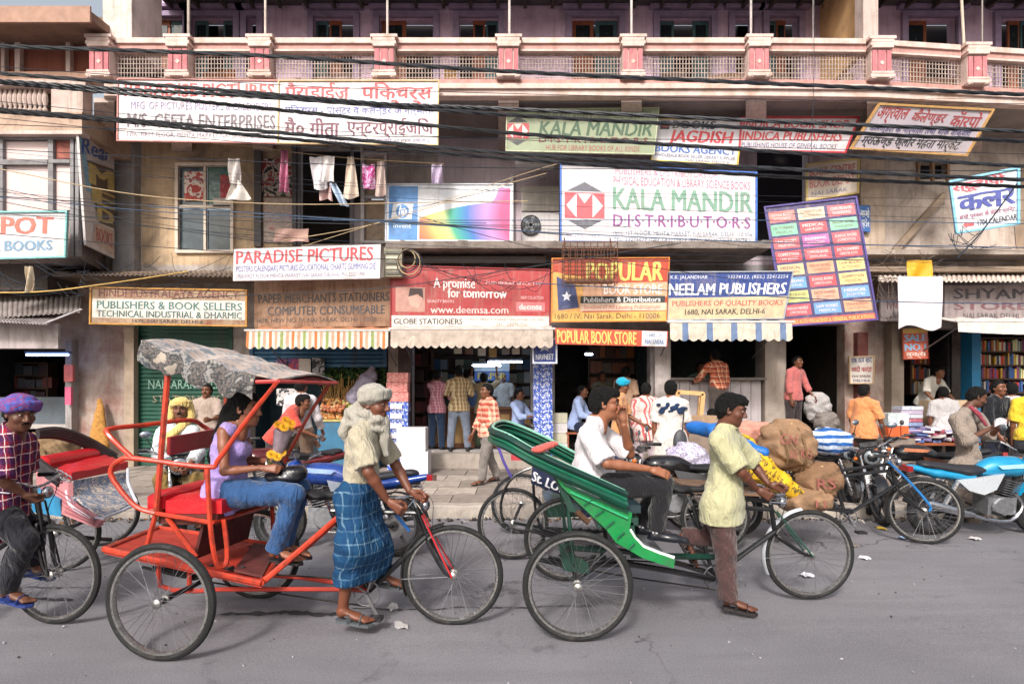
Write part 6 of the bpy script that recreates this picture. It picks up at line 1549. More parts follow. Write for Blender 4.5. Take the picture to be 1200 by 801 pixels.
# red seated one: stands farther back, seen from its front right
r4 = thing('cycle_rickshaw', 'parked cycle rickshaw with empty red seat, pink side and painted blue front panel', 'rickshaw', (P(90, 610, 5.9).x, 5.9, 0))
PNK = M('#b9787c', .5, var=.15, sc=6, dirt=.35); PB = BLOTCH(['#4c5a70', '#707f94', '#c9b8a8', '#586a84', '#8a94a4', '#33405a'], 14, 4, .5, .1, 1)
sa, sb, sc_, sd_ = P(69, 556, 5.5), P(82, 571, 5.2), P(148, 552, 6.0), P(118, 540, 6.3)
cushion('seat_cushion', [P(68, 556, 5.5), P(84, 563, 5.2), P(150, 549, 5.9), P(122, 540, 6.3)], .09, REDV, r4)
m = MB(); m.tube([P(50, 543, 5.6), P(112, 531, 6.3)], .075, 12); m.build('seat_roll', REDV, r4, smooth=True)
m = MB(); m.sheet(lambda u, v: lerp(lerp(P(84, 563, 5.2), P(150, 552, 5.9), u), lerp(P(88, 590, 5.05), P(152, 574, 5.75), u), v) + V(-.05 * math.sin(v * 3), 0, 0), 8, 6, .02); m.build('seat_front_panel', PB, r4, smooth=True)
m = MB(); m.sheet(lambda u, v: lerp(lerp(P(86, 584, 5.1), P(150, 572, 5.8), u), lerp(P(119, 608, 4.95), P(160, 588, 5.6), u), v), 8, 6, .02); m.build('foot_board', PB, r4, smooth=True)
tubes('edge_trim', M('#c9ccd6', .4), r4, [[(78, 575, 5.12), (82, 590, 5.05), (98, 602, 4.98), (120, 607, 4.93), (160, 590, 5.55)], [(150, 548, 5.85), (150, 565, 5.8), (160, 588, 5.55)]], .014)
m = MB(); m.prism([P(42, 552, 5.5), P(80, 566, 5.12), P(80, 588, 5.05), (P(118, 610, 4.9)), P(112, 618, 4.9), P(72, 602, 5.1), P(44, 580, 5.45)], (.02, .03, 0)); m.build('side_panel', PNK, r4)
for i in range(5): m = MB(); m.tube([P(46, 560 + i * 4, 5.46), P(78, 580 + i * 5, 5.06), P(110, 606 + i * 2, 4.88)], .006, 4); m.build('panel_moulding', M('#8a4a52', .5), r4)
DK = M('#2a2224', .5, var=.3, dirt=.3, bump=.4)
for k in range(4):
    a = [(44, 505 + k * 2, 5.7), (70, 503 + k * 3, 5.9), (104, 515 + k * 3, 6.2), (136, 534 + k * 4, 6.4)]
    m = MB(); m.tube(thicken(pt(a), 4), .03, 6); m.build('hood_fold', DK, r4, smooth=True)
    b = [(40, 535 + k * 3, 5.5), (56, 548 + k * 3, 5.35), (70, 558 + k * 3, 5.2)]
    m = MB(); m.tube(thicken(pt(b), 3), .028, 6); m.build('hood_fold', DK, r4, smooth=True)
for i in range(3): m = MB(); m.torus(P(70 + i * 5, 555 + i * 3, 5.15), .03, .006, N=14, n=4); m.build('hood_hinge', CHROME, r4)
for c in ((P(120, 590, 6.4).x, 6.4), (P(64, 590, 5.3).x - .1, 5.45)): wheel(r4, (c[0], c[1], .355), (-.35, 1, 0))
m = MB(); m.tube([V(P(120, 590, 6.4).x, 6.4, .355), V(P(64, 590, 5.3).x - .1, 5.45, .355)], .02, 8); m.build('axle', BLACKMAT, r4)
m = MB(); m.tube(thicken([V(-4.6, 5.8, .5), P(80, 625, 5.4), P(130, 632, 5.7)], 3), .02, 6); m.build('frame_tube', BLACK, r4)
m = MB(); m.prism([P(35, 570, 5.35), P(70, 585, 5.1), P(72, 605, 5.1), P(38, 600, 5.35)], (0, .05, 0)); m.build('mud_flap', M('#2f7fa8', .5, var=.3, dirt=.3), r4)
# ---------------------------------------------------------------- navy rickshaw behind the green one
r5 = thing('cycle_rickshaw', 'cycle rickshaw with navy lettered mudguard board half hidden behind the green rickshaw', 'rickshaw', (P(640, 650, 6.1).x, 6.1, 0))
w5 = V(P(601, 612, 5.9).x, 5.9, .352); wheel(r5, w5, (0, 1, 0), .352); wheel(r5, w5 + V(.1, 1.05, 0), (0, 1, 0), .352)
m = MB(); m.tube([w5, w5 + V(.1, 1.05, 0)], .017, 8); m.build('axle', BLACKMAT, r5)
q5 = [P(624, 544, 5.75), P(642, 546, 5.75), P(676, 570, 5.75), P(692, 606, 5.75), P(682, 606, 5.75), P(664, 582, 5.75), P(622, 566, 5.75)]
m = MB(); m.prism(q5, (0, .02, 0)); m.build('mudguard_board', M('#16203f', .4, var=.1, coat=.2), r5)
fn5, _ = quad_fn([P(624, 548, 5.74), P(676, 572, 5.74), P(670, 586, 5.74), P(620, 563, 5.74)]); lay(fn5, [('St. LOUIS', '#d8d8e0', .05, .98, .15, .85, .06)], r5, .01)
tubes('frame_tube', M('#6a4a34', .5, dirt=.3), r5, [[(653, 560, 5.72), (668, 590, 5.72), (690, 612, 5.72)]], .03); tubes('frame_tube', M('#4a3a8a', .5), r5, [[(583, 520, 5.9), (590, 540, 5.9), (600, 560, 5.9)]], .014)
tubes('frame_tube', BLACK, r5, [[(587, 590, 5.86), (592, 572, 5.86), (604, 556, 5.86), (622, 548, 5.86)], [(601, 612, 5.85), (640, 618, 5.9), (700, 622, 6.0)], [(587, 590, 5.95), (590, 612, 5.95), (610, 622, 5.95), (640, 620, 5.95)], [(625, 566, 5.8), (628, 600, 5.85), (640, 640, 5.9)]], .014)
m = MB(); m.box(P(608, 535, 6.1), (.16, .2, .05)); m.build('seat_corner', M('#a83038', .5), r5); m = MB(); m.prism([P(640, 590, 5.9), P(760, 590, 6.0), P(760, 604, 6.0), P(640, 606, 5.9)], (0, .8, 0)); m.build('deck', DG, r5)
# ---------------------------------------------------------------- cargo tricycle with sacks
r6 = thing('cargo_tricycle', 'black cargo tricycle with a blue fork stay, loaded with sacks under yellow cloth', 'tricycle', (P(940, 640, 6.3).x, 6.3, 0))
fh6 = V(P(1083, 596, 6.49).x, 6.49, .36); wheel(r6, fh6, (.45, 1, 0), .36, .022)
rh6 = V(P(838, 602, 6.15).x, 6.15, .36); wheel(r6, rh6, (0, 1, 0), .36, .022); wheel(r6, rh6 + V(.05, .95, 0), (0, 1, 0), .36, .022)
m = MB(); m.tube([rh6, rh6 + V(.05, .95, 0)], .017, 8); m.build('axle', BLACKMAT, r6)
ht6 = P(1044, 543, 6.45); hb6 = P(1049, 568, 6.47); bb6 = P(991, 604, 6.3); st6 = P(975, 552, 6.3)
for a, b in ((ht6, st6), (hb6, bb6), (st6, bb6), (P(1042, 551, 6.45), P(976, 559, 6.3))): m = MB(); m.tube([a, b], .019, 8); m.build('frame_tube', BLACK, r6, smooth=True)
tubes('fork_stay', M('#1f6fb0', .4, coat=.3), r6, [[(1040, 540, 6.4), (1062, 560, 6.4), (1090, 592, 6.4), (1088, 598, 6.4)]], .013)
front_end(r6, fh6, ht6, hb6, BLACK, side=(.45, 1, 0), barw=.5)
crank(r6, bb6); saddle(r6, P(968, 535, 6.3))
for y in (6.2, 7.0): m = MB(); m.bar((P(800, 600, 6.2).x, y, .62), (P(1003, 600, 6.2).x, y * .3 + 4.4, .40), .045, .045); m.build('chassis_bar', BLACK, r6)
m = MB(); m.prism([V(P(805, 600, 6.2).x, 6.0, .66), V(P(960, 600, 6.2).x, 6.0, .60), V(P(960, 600, 6.2).x, 7.1, .60), V(P(805, 600, 6.2).x, 7.1, .66)], (0, 0, -.03)); m.build('cargo_deck', M('#6a5240', .8, var=.3, dirt=.4), r6)
SK = [None]
def sack(label, c, r_, mat, rot=None, cat='sack', name='jute_sack', text=None, group='sacks on the cargo tricycle', amp=.028, tie=None):
    s = SDF(.016, .08); c = Vector(c); s.ell((0, 0, 0), r_, rot); 
    for a in (-1, 1):
        s.ell((a * r_[0] * .55, 0, -r_[2] * .15), (r_[0] * .5, r_[1] * .92, r_[2] * .85)); s.ell((a * r_[0] * .85, 0, r_[2] * .5), (r_[0] * .16, r_[1] * .3, r_[2] * .2), k=.06)
    s.amp = amp; s.ff = 2.2; v, f = s.mesh(); base = Vector((c.x, c.y, c.z + float(v[:, 2].min()))); v = v - np.array((0, 0, v[:, 2].min()))
    o = thing(name, label, cat, base, group=group); link('cloth', npmesh('cloth', [(v, f, 0)], [mat]), o)
    if 'jute' in label:
        for k in (-.45, .3): m = MB(); m.torus(base + V(r_[0] * k, 0, r_[2] * .95), r_[2] * 1.02 * (1 - .12 * abs(k)), .007, axis=(1, 0, .15), N=30, n=4, flat=1.4); m.build('rope', M('#6a5236', .9, var=.3), o)
        for k in range(5): m = MB(); m.ell(base + V(r_[0] * (-.6 + .3 * k), -r_[1] * .45, r_[2] * 1.82 - .02 * abs(k - 2)), (.02, .015, .03)); m.build('stitch', M('#b89a70', .9), o)
    if text:
        zc = r_[2] * 1.0; fn_, n_ = quad_fn([base + V(-r_[0] * .6, -r_[1] * .99, zc * 1.45), base + V(r_[0] * .6, -r_[1] * .99, zc * 1.45), base + V(r_[0] * .6, -r_[1] * 1.03, zc * .55), base + V(-r_[0] * .6, -r_[1] * 1.03, zc * .55)]); lay(fn_, text, o, .02)
    return o
JUTE = M('#8c6e54', .95, var=.2, sc=9, dirt=.3, dirtcol='#7a5a3c', bump=.8, bsc=160); JUTE2 = M('#7f6148', .95, var=.2, sc=9, dirt=.3, dirtcol='#7a4a3c', bump=.8, bsc=160)
sack('big tan jute sack with red stencilled marks on top of the cargo tricycle', P(922, 520, 6.15), (.245, .23, .26), JUTE, text=[('GN', '#8c3a2e', -.1, .45, -.1, .35, .01), ('60 KG', '#8c3a2e', .2, .95, .55, .92, .01)])
sack('smaller tan jute sack with red marks and a dark strap, on the tricycle tail', P(958, 560, 6.1), (.19, .2, .17), JUTE2, text=[('RS', '#8c3a2e', 0, .8, .15, .8, .01)])
sack('lowest flattened jute bundle between yellow cloth and tricycle frame', P(942, 583, 6.05), (.22, .22, .13), JUTE, text=[('11', '#8c3a2e', .5, .85, .1, .7, .01)])
sack('pinkish printed sack lying behind the yellow shirted man', P(880, 508, 6.5), (.24, .2, .13), M('#bb8272', .9, var=.3, sc=12, bump=.6, bsc=120))
sack('blue and white striped cloth bundle tied behind the cargo tricycle saddle', P(973, 516, 6.2), (.17, .14, .12), PLAID('#b9c4d8', [(2, .07, .45, .1, '#2c5a9c', 1)]), cat='bundle', name='cloth_bundle')
bt = SDF(.018, .05); bt.chain([P(872, 520, 6.05), P(890, 548, 5.98), P(915, 566, 5.95), P(950, 590, 5.95)], [.10, .13, .10, .05]); bt.chain([P(868, 535, 6.4), P(900, 560, 6.3), P(940, 586, 6.2)], [.12, .14, .06]); bt.amp = .014; bt.ff = 2.5
yc = thing('cargo_cloth', 'bright yellow printed cloth slung round the load of the cargo tricycle', 'cloth', P(905, 590, 6.05)); sdf_obj('cloth', bt, BLOTCH(['#c99a10', '#d4a514', '#caa01a', '#5e4a1c', '#d8ac20'], 16, 3, .8, .3), yc)
bt = SDF(.016, .04); bt.chain([P(812, 500, 6.4), P(840, 505, 6.1), P(872, 522, 6.0), P(895, 530, 5.95)], [.07, .08, .07, .05]); bt.amp = .01; bt.ff = 2.5
yc = thing('plastic_sheet', 'crumpled blue plastic sheet on the load beside the yellow shirted man', 'sheet', P(850, 520, 6.1)); sdf_obj('sheet', bt, M('#1d63b0', .35, var=.2, bump=.3), yc)
# parked motorcycles
motorbike('blue and white motorcycle parked behind the woman in the red rickshaw', (P(395, 620, 6.1).x, 6.1, 0), 170, '#1c3f8c', '#8c94a4', decal='#7c9ccc')
motorbike('black motorcycle ridden by the man in the yellow head cloth', (P(215, 600, 7.0).x, 7.0, 0), -62, '#1a1a1e', '#c8c8c8', decal='#d8d8d8', lean=2)
motorbike('turquoise motorcycle with silver side panel standing at the right edge', (P(1150, 620, 6.95).x, 6.95, 0), 3, '#1587b4', '#b4bac0', decal='#8fd0e4', lean=6)
motorbike('black motorcycle with white number plate facing the street between sacks and doorway', (P(1020, 600, 8.0).x, 8.0, 0), -108, '#14161a', '#2a2c30', plate=['DL 4S AC', '2837'], steer=10)
motorbike('dark motorcycle leaning behind the cargo tricycle, mirrors raised', (P(965, 560, 8.6).x, 8.6, 0), -75, '#20222a', '#44464e')
motorbike('dark motorcycle with orange brown silencer in front of the book tables', (P(1090, 560, 8.3).x, 8.3, 0), 172, '#1c1c20', '#5c3424', decal='#b0602c')
motorbike('black motorcycle with red tail lamp parked at the far right kerb', (P(1235, 570, 7.9).x, 7.9, 0), 12, '#1c2a5c', '#24304c', tail='#b41820')
motorbike('black motorcycle half hidden behind the seated man and the bag carrier', (P(800, 620, 6.9).x, 6.9, 0), 176, '#17171b', '#2c2c34')
motorbike('dark red motorcycle standing between the red rickshaw and the produce stall', (P(330, 560, 7.9).x, 7.9, 0), -150, '#5c1418', '#2c2c30')
# ---------------------------------------------------------------- people
def tv(*a): return Vector(a)
def PJ(H, front, face, **j):
    J = {k: (P(*v) if len(v) == 3 and k not in ('tL', 'tR') else Vector(v)) for k, v in j.items()}
    J['front'] = Vector(front).normalized(); J['face'] = Vector(face).normalized(); J['H'] = H
    if 'pel' not in J: J['pel'] = (J['hL'] + J['hR']) / 2
    return J
def scarf(root, J, mat, wraps=True, tail=True, name='head_scarf'):
    HP = J['HP']; hs_ = J['hs']; s = SDF(.0065, .02)
    c = HP(0, -.012, .052); s.ell(c, (.100 * hs_, .112 * hs_, .082 * hs_)); s.amp = .0035; s.ff = 4
    for k in range(4): 
        a = HP(-.09, -.05 - .004 * k, .02 + .018 * k); b = HP(0, .088, .055 + .012 * k); c2 = HP(.09, -.05, .018 + .02 * k)
        s.chain(thicken([a, HP(-.078, .05, .04 + .013 * k), b, HP(.078, .05, .04 + .013 * k), c2], 3), [.017 * hs_] * 13, .01)
    s.cut(HP(0, .09, .038), tuple(-(HP(0, .0, 1) - HP(0, 0, 0)).normalized() + (HP(0, .55, 0) - HP(0, 0, 0))))
    sdf_obj(name, s, mat, root)
    if wraps:
        s = SDF(.009, .03); s.amp = .007; s.ff = 3.5
        n = J['neck'] + Vector((0, 0, .01)); fr = J['front']; sd = fr.cross(Vector((0, 0, 1)))
        for k in range(3):
            pts = [n + (sd * math.cos(t) * (.066 + .014 * k) + fr * math.sin(t) * (.075 + .02 * k)) + Vector((0, 0, .065 - .04 * k - .02 * math.sin(t))) for t in [math.pi * 2 * i / 12 for i in range(13)]]
            s.chain(pts, [.021] * 13, .01)
        s.cone(HP(0, -.05, -.02), HP(0, -.05, -.11), .042, .042); s.cone(HP(-.055, -.01, -.06), HP(.055, -.01, -.06), .032, .032); s.cone(HP(-.04, .06, -.085), HP(.04, .06, -.085), .03, .03)
        if tail: s.chain([HP(0, -.1, .0), HP(.01, -.16, -.08), HP(.02, -.19, -.2), HP(.02, -.16, -.27)], [.022, .032, .030, .014]); s.cone(n + fr * .11, n + fr * .13 - Vector((0, 0, .2)), .05, .02)
        sdf_obj('neck_scarf', s, mat, root)
X1, XN = (1, 0, 0), (1, -.08, -.12)
# red rickshaw puller
J = PJ(1.72, (1, -.12, 0), (1, -.25, -.12), hR=(412, 584, 4.0), hL=(426, 584, 4.2), kR=(414, 640, 3.95), aR=(401, 713, 4.03), kL=(440, 640, 4.2), aL=(447, 672, 4.3), chest=(425, 530, 4.08), neck=(431, 499, 4.08), head=(438, 473, 4.06), sR=(421, 511, 3.93), sL=(443, 509, 4.25), eR=(432, 553, 3.88), wR=(453, 585, 3.95), eL=(464, 545, 4.3), wL=(480, 575, 4.22), tR=(.96, -.1, -.12), tL=(.95, 0, -.2))
FS = CLOTH('#b5ac9c', .12, .5); lun = PLAID('#193e60', [(3, .075, .12, .2, '#8fb0c4', .3), (2, .08, .12, .1, '#8fb0c4', .28), (4, .15, .3, .4, '#173a60', .6), (2, .16, .3, .3, '#1a4468', .5)])
p = person(J, 'man with grey cloth round his head and blue checked lungi walking beside the red rickshaw', '#6b3f2c', shirt=(CLOTH('#a39a86', .1), .85, -.13, .02), legs=(lun, 'skirt', .014), shoes=(M('#4c5054', .8), 'sandal'), hair=None, hands=('g', 'g'), handdir={'R': ((.8, -.1, -.6), (.3, -.2, .9)), 'L': ((.9, -.1, -.4), (.3, 0, .95))})
scarf(p, J, CLOTH('#9c978d', .12, .4))
# woman passenger
J = PJ(1.62, (1, -.1, 0), (1, -.15, -.1), hR=(258, 578, 4.02), hL=(268, 576, 4.28), kR=(345, 578, 4.0), aR=(322, 643, 4.05), kL=(352, 571, 4.25), aL=(334, 637, 4.25), chest=(268, 530, 4.14), neck=(275, 501, 4.12), head=(289, 479, 4.1), sR=(262, 507, 3.99), sL=(284, 505, 4.27), eR=(263, 552, 3.93), wR=(305, 548, 3.98), eL=(292, 540, 4.35), wL=(318, 540, 4.2), tR=(.97, -.1, -.1), tL=(.97, -.1, -.1))
p = person(J, 'woman with long dark hair, lilac sleeveless top and jeans sitting in the red rickshaw', '#80503a', shirt=(CLOTH('#9d88c4', .06, .3), 0, .10, .008), legs=(CLOTH('#2b4a74', .25), 'trousers', .012), shoes=(M('#1c1618', .5), 'sandal'), hair='long', fem=True, hands=('r', 'g'), handdir={'R': ((1, 0, -.05), (0, .4, .8)), 'L': ((.8, 0, .5), (-.4, 0, .8))})
s = SDF(.008, .03); s.amp = .004; s.ff = 5; s.chain([J['HP'](0, -.06, .06), J['HP'](0, -.10, -.05), P(262, 512, 4.12), P(252, 535, 4.1), P(250, 548, 4.1)], [.07, .075, .065, .045, .02]); sdf_obj('hair', s, HAIR, p)
# man in white shirt on the green rickshaw
J = PJ(1.70, (1, -.05, .05), (1, -.18, -.04), hR=(690, 571, 4.32), hL=(698, 568, 4.6), kR=(777, 568, 4.25), aR=(768, 620, 4.3), kL=(770, 560, 4.6), aL=(752, 614, 4.6), chest=(692, 527, 4.48), neck=(699, 496, 4.48), head=(709, 473, 4.45), sR=(689, 509, 4.28), sL=(705, 507, 4.66), eR=(711, 543, 4.15), wR=(760, 549, 4.2), eL=(738, 532, 4.6), wL=(731, 498, 4.45), tR=(.98, -.1, -.08), tL=(.98, -.1, -.08))
p = person(J, 'man in glasses, white shirt and black trousers seated in the green rickshaw', '#8a5940', shirt=(CLOTH('#cfc8cc', .05, .35), .95, .07, .022), legs=(CLOTH('#1c1c20', .2), 'trousers', .014), shoes=(M('#14161e', .4, coat=.3), 'shoe'), hair='full', hands=('b', 'r'), handdir={'L': ((-.15, -.1, 1), (-.6, 0, .3)), 'R': ((.95, 0, -.3), (0, .5, .8))}, belly=1.12)
HP = J['HP']; m = MB()
for a in (-1, 1): m.torus(HP(a * .031, .092, .010), .019, .0016, axis=tuple(J['fc']), N=18, n=4)
m.tube([HP(-.012, .093, .012), HP(.012, .093, .012)], .0016, 4)
for a in (-1, 1): m.tube([HP(a * .05, .088, .014), HP(a * .076, .0, .012)], .0018, 4)
m.build('glasses', BLACKMAT, p)
for a in 'LR': m = MB(); k = J['a' + a]; m.tube([k + Vector((.0, 0, -.02)), k + Vector((.003, 0, .04)), k + Vector((.004, 0, .085))], [.047, .045, .046], 10); m.build('sock', CLOTH('#c4c4c8'), p, smooth=True)
# green rickshaw puller
J = PJ(1.66, (1, -.3, 0), (.95, -.45, -.25), hR=(842, 590, 4.4), hL=(852, 590, 4.6), kR=(850, 644, 4.38), aR=(853, 700, 4.42), kL=(835, 628, 4.62), aL=(800, 628, 4.66), chest=(850, 535, 4.48), neck=(853, 501, 4.46), head=(857, 480, 4.42), sR=(842, 516, 4.32), sL=(862, 517, 4.62), eR=(869, 553, 4.28), wR=(886, 572, 4.36), eL=(884, 545, 4.68), wL=(900, 566, 4.6), tR=(.93, -.3, -.12), tL=(.5, 0, -.85))
p = person(J, 'young man in pale yellow shirt and brown trousers pushing the green rickshaw', '#5c3626', shirt=(CLOTH('#a9a684', .07, .35), .9, .12, .028), legs=(CLOTH('#4a3534', .2, .5), 'trousers', .02), shoes=(M('#241e1e', .7), 'sandal'), hair='full', hands=('g', 'g'), handdir={'R': ((.8, -.1, -.5), (.4, -.2, .8)), 'L': ((.9, -.1, -.4), (.3, 0, .95))})
# plaid rider at the left edge
J = PJ(1.68, (1, -.25, 0), (.9, -.5, -.25), hR=(-6, 596, 4.1), hL=(2, 596, 4.35), kR=(30, 632, 4.1), aR=(6, 690, 4.15), kL=(40, 620, 4.4), aL=(34, 660, 4.4), chest=(8, 545, 4.2), neck=(14, 508, 4.18), head=(24, 484, 4.12), sR=(2, 525, 4.0), sL=(30, 519, 4.36), eR=(2, 562, 3.93), wR=(24, 576, 4.02), eL=(30, 548, 4.48), wL=(34, 570, 4.42), tR=(.97, -.1, -.15), tL=(.97, -.1, -.15))
pl = PLAID('#8f2030', [(3, .075, .5, .2, '#1f2450', .6), (2, .075, .5, .1, '#1f2450', .55), (3, .075, .09, .62, '#d8c8c8', .8), (2, .075, .09, .55, '#d8c8c8', .8)])
p = person(J, 'man in red and navy plaid shirt with purple blue turban riding at the left edge', '#5c3a2a', shirt=(pl, 1.0, .15, .03), legs=(CLOTH('#1d1c24', .2), 'trousers', .02), shoes=(M('#1e3270', .6), 'sandal'), hair='short', mous=True, hands=('g', 'g'))
tb = BLOTCH(['#5a3a86', '#3a5aa8', '#7a3a70', '#4a4a9a', '#8a3a50', '#3a60b0'], 9, 2, .9, .3, 2); scarf(p, J, tb, wraps=False, name='turban')
# man with yellow head cloth on the black motorcycle
J = PJ(1.68, (.45, -1, 0), (.3, -1, -.05), hR=(196, 560, 6.9), hL=(218, 560, 6.9), kR=(190, 562, 6.5), aR=(196, 610, 6.5), kL=(232, 562, 6.55), aL=(236, 606, 6.55), chest=(207, 522, 6.85), neck=(208, 497, 6.8), head=(212, 479, 6.74), sR=(190, 507, 6.8), sL=(226, 505, 6.8), eR=(186, 532, 6.62), wR=(200, 545, 6.4), eL=(232, 530, 6.62), wL=(222, 545, 6.4), tR=(.4, -1, -.1), tL=(.4, -1, -.1))
p = person(J, 'man with yellow cloth over his head and white shirt sitting on the black motorcycle', '#6a4432', shirt=(CLOTH('#c4c8cc', .06), 1.7, .1, .03), legs=(CLOTH('#8a7040', .2), 'trousers', .03), shoes=(BLACKMAT, 'sandal'), hair='short', mous=True, hands=('g', 'g'), det=2)
YS = CLOTH('#cbb06e', .12, .5); scarf(p, J, YS, wraps=False); s = SDF(.012, .03); s.amp = .006; s.ff = 3; s.chain([J['HP'](-.09, -.01, .03), J['HP'](-.1, .0, -.1), P(200, 510, 6.7), P(200, 535, 6.66)], [.04, .045, .045, .035]); s.chain([J['HP'](.09, -.01, .03), J['HP'](.1, 0, -.1)], [.035, .04]); s.chain([J['HP'](0, -.08, 0), J['HP'](0, -.07, -.1)], [.08, .07]); sdf_obj('shoulder_cloth', s, YS, p)
# figures on the pavement
def man(label, px, feet, yaw, shirt, trous, H=1.67, z=.15, skin='#6e452f', slv=.9, d=None, **k):
    d = d or gd(feet, z); pose = {a: k.pop(a) for a in ('armL', 'armR', 'legL', 'legR', 'lean', 'head', 'sit', 'slim') if a in k}
    J = stance(((px - CX) * d / F, d, z), H, yaw, **pose)
    drop = k.pop('drop', .10); legk = k.pop('legk', 'trousers'); dt = k.pop('det', 2 if d < 10 else 3)
    person(J, label, skin, shirt=(shirt, slv, drop, k.pop('loose', .02)), legs=(trous, legk, .02), shoes=k.pop('shoes', (BLACKMAT, 'shoe')), det=dt, eyes=k.pop('eyes', abs(yaw) < 130), hair=k.pop('hair', 'short'), **k); return J
rp = PLAID('#b85a4a', [(3, .09, .4, .1, '#d8b8a0', .7), (2, .09, .4, .3, '#d8b8a0', .6), (3, .09, .1, .7, '#5c2422', .7), (2, .09, .1, .7, '#5c2422', .7)])
man('boy in red and cream checked shirt and grey trousers walking left on the pavement', 572, 566, -60, rp, CLOTH('#756e6a', .2), H=1.66, slv=1.7, armL=(-12, 6, 12), armR=(12, 6, 18), legL=(18, 3, 10), legR=(-10, 3, 16), shoes=(BLACKMAT, 'sandal'))
man('man in white shirt and brown trousers seen from behind beside the produce stall', 352, 575, 172, CLOTH('#c9c1c4', .06), CLOTH('#6a5648', .15), H=1.72, slv=1.8, armL=(10, 14, 25), armR=(14, 12, 30), drop=.02, z=.15)
man('person in coral shirt bending forward left of the man in the white shirt', 322, 575, 100, CLOTH('#c04a40', .1), CLOTH('#3c3438', .2), H=1.6, slv=.9, lean=35, armL=(50, 10, 30), armR=(60, 10, 40), hair='full', d=8.8)
man('man in light brown shirt standing before the green shutter', 243, 566, 8, CLOTH('#a08f84', .1), CLOTH('#3c3838', .2), H=1.64, slv=.9, armL=(25, 10, 60), armR=(20, 10, 55), mous=True, d=10.2)
mag = PLAID('#b07a88', [(2, .06, .4, .2, '#8a3048', .5), (3, .06, .3, .2, '#d8b8c0', .5)])
man('man in pink plaid shirt and dark jeans leaning at the stationery counter', 512, 527, 150, mag, CLOTH('#1c2c44', .2), z=.45, slv=1.7, armL=(50, 8, 50), armR=(30, 12, 40), d=12.35, H=1.66)
tan = PLAID('#a8906a', [(2, .08, .35, .2, '#6e5238', .6), (3, .08, .35, .2, '#d8c8a8', .6), (3, .08, .1, .7, '#5c4430', .6)])
man('man in tan checked shirt and grey jeans with his back turned at the stationery counter', 538, 528, 180, tan, CLOTH('#6c7484', .25), z=.45, slv=1.0, armL=(20, 14, 70), armR=(20, 14, 70), d=12.2, H=1.75, legL=(0, 8, 0), legR=(0, 8, 0))
man('customer in beige shirt with raised arms behind the walking boy', 567, 530, 180, CLOTH('#a89878', .15), CLOTH('#3c4a38', .2), z=.45, slv=1.5, armL=(120, 30, 70), armR=(120, 30, 70), d=12.7, H=1.62)
man('man in dark red shirt at the left side of the stationery shop', 506, 527, 120, CLOTH('#6a2430', .2), CLOTH('#23242c', .2), z=.45, d=13.2, H=1.68, armL=(30, 8, 60))
man('shopkeeper in white behind the stationery counter', 590, 505, 10, CLOTH('#c8c8c4'), CLOTH('#33302c'), z=.45, d=14.0, H=1.68)
man('shopkeeper in blue shirt in the middle of the stationery shop', 556, 505, -10, CLOTH('#5a6a8a'), CLOTH('#33302c'), z=.45, d=14.2, H=1.66)
bl = CLOTH('#93a4cc', .08)
man('man in light blue shirt seated left of the blue and white parcel pillar', 607, 540, 60, bl, CLOTH('#33302c'), z=.0, d=12.0, H=1.66, sit=.92, legL=(80, 6, 85), legR=(80, 6, 85), armL=(35, 6, 60), armR=(35, 6, 60), slv=1.6)
man('man in light blue shirt perched on a stool at the book store entrance', 673, 540, 70, bl, CLOTH('#1c2438'), z=.0, d=12.0, H=1.68, sit=1.0, legL=(60, 6, 70), legR=(65, 10, 70), armL=(35, 6, 60), armR=(30, 8, 60), slv=1.6, lean=12)
J = man('man in peach shirt and bright turquoise turban behind the seated passenger', 727, 560, 70, CLOTH('#c48a5c', .1), CLOTH('#20304c'), d=9.6, H=1.72, slv=.9, hair='short', head=(10, -10), armL=(20, 8, 40))
scarf(J['root'], J, CLOTH('#1494b4', .08, .3), wraps=False, name='turban')
man('man in grey shirt deep inside the dark book store', 705, 530, 20, CLOTH('#5c5c50', .1), CLOTH('#2a2a2a'), d=13.4, z=.45, H=1.66)
man('tall man in ochre shirt just behind the turquoise turban', 733, 530, 150, CLOTH('#b09078', .1), CLOTH('#2a2a2a'), d=12.6, z=.45, H=1.74)
rs = PLAID('#d0c0bc', [(3, .055, .4, .2, '#b8484a', .9), (2, .2, .1, .2, '#c87070', .4)])
man('man in red and white striped shirt seen from behind right of the turban', 757, 560, 160, rs, CLOTH('#b8a8b0'), d=10.2, H=1.66, slv=1.7, drop=.2, skin='#6e452f')
wb_ = CLOTH('#c8bfba', .05, .4)
J = man('figure in white shirt with navy floral shoulders and a dark shoulder bag, back turned', 786, 575, 168, wb_, CLOTH('#a89c98'), d=8.2, H=1.66, slv=.9, drop=.55, hair='full', det=2, skin='#7a4c36')
r_ = J['root']; s = SDF(.012, .02); nk = J['neck']; bk = -J['front']; sr = J['sR']; sl_ = J['sL']
for i in range(9): s.ell(lerp(sl_, sr, .04 + i * .115) + bk * (.088 + .006 * (i % 3)) + Vector((0, 0, -.01 - .045 * ((i * 2) % 3))), (.036 + .012 * (i % 3), .022, .022 + .014 * (i % 2)))
sdf_obj('floral_print', s, CLOTH('#1e3050', .2), r_)
bag = thing('shoulder_bag', 'small dark grey shoulder bag hanging on the floral shouldered figure', 'bag', P(797, 528, 8.0)); s = SDF(.012, .03); c = P(797, 516, 7.98); s.ell(c, (.09, .05, .15)); s.ell(c + V(0, 0, -.05), (.085, .05, .11)); sdf_obj('pouch', s, M('#3c3e44', .5, bump=.3), bag); m = MB(); m.tube(thicken([c + V(.03, 0, .13), sr + V(.0, .02, .07), lerp(sr, sl_, .3) + V(0, .1, .02)], 4), .01, 5); m.build('strap', BLACKMAT, bag)
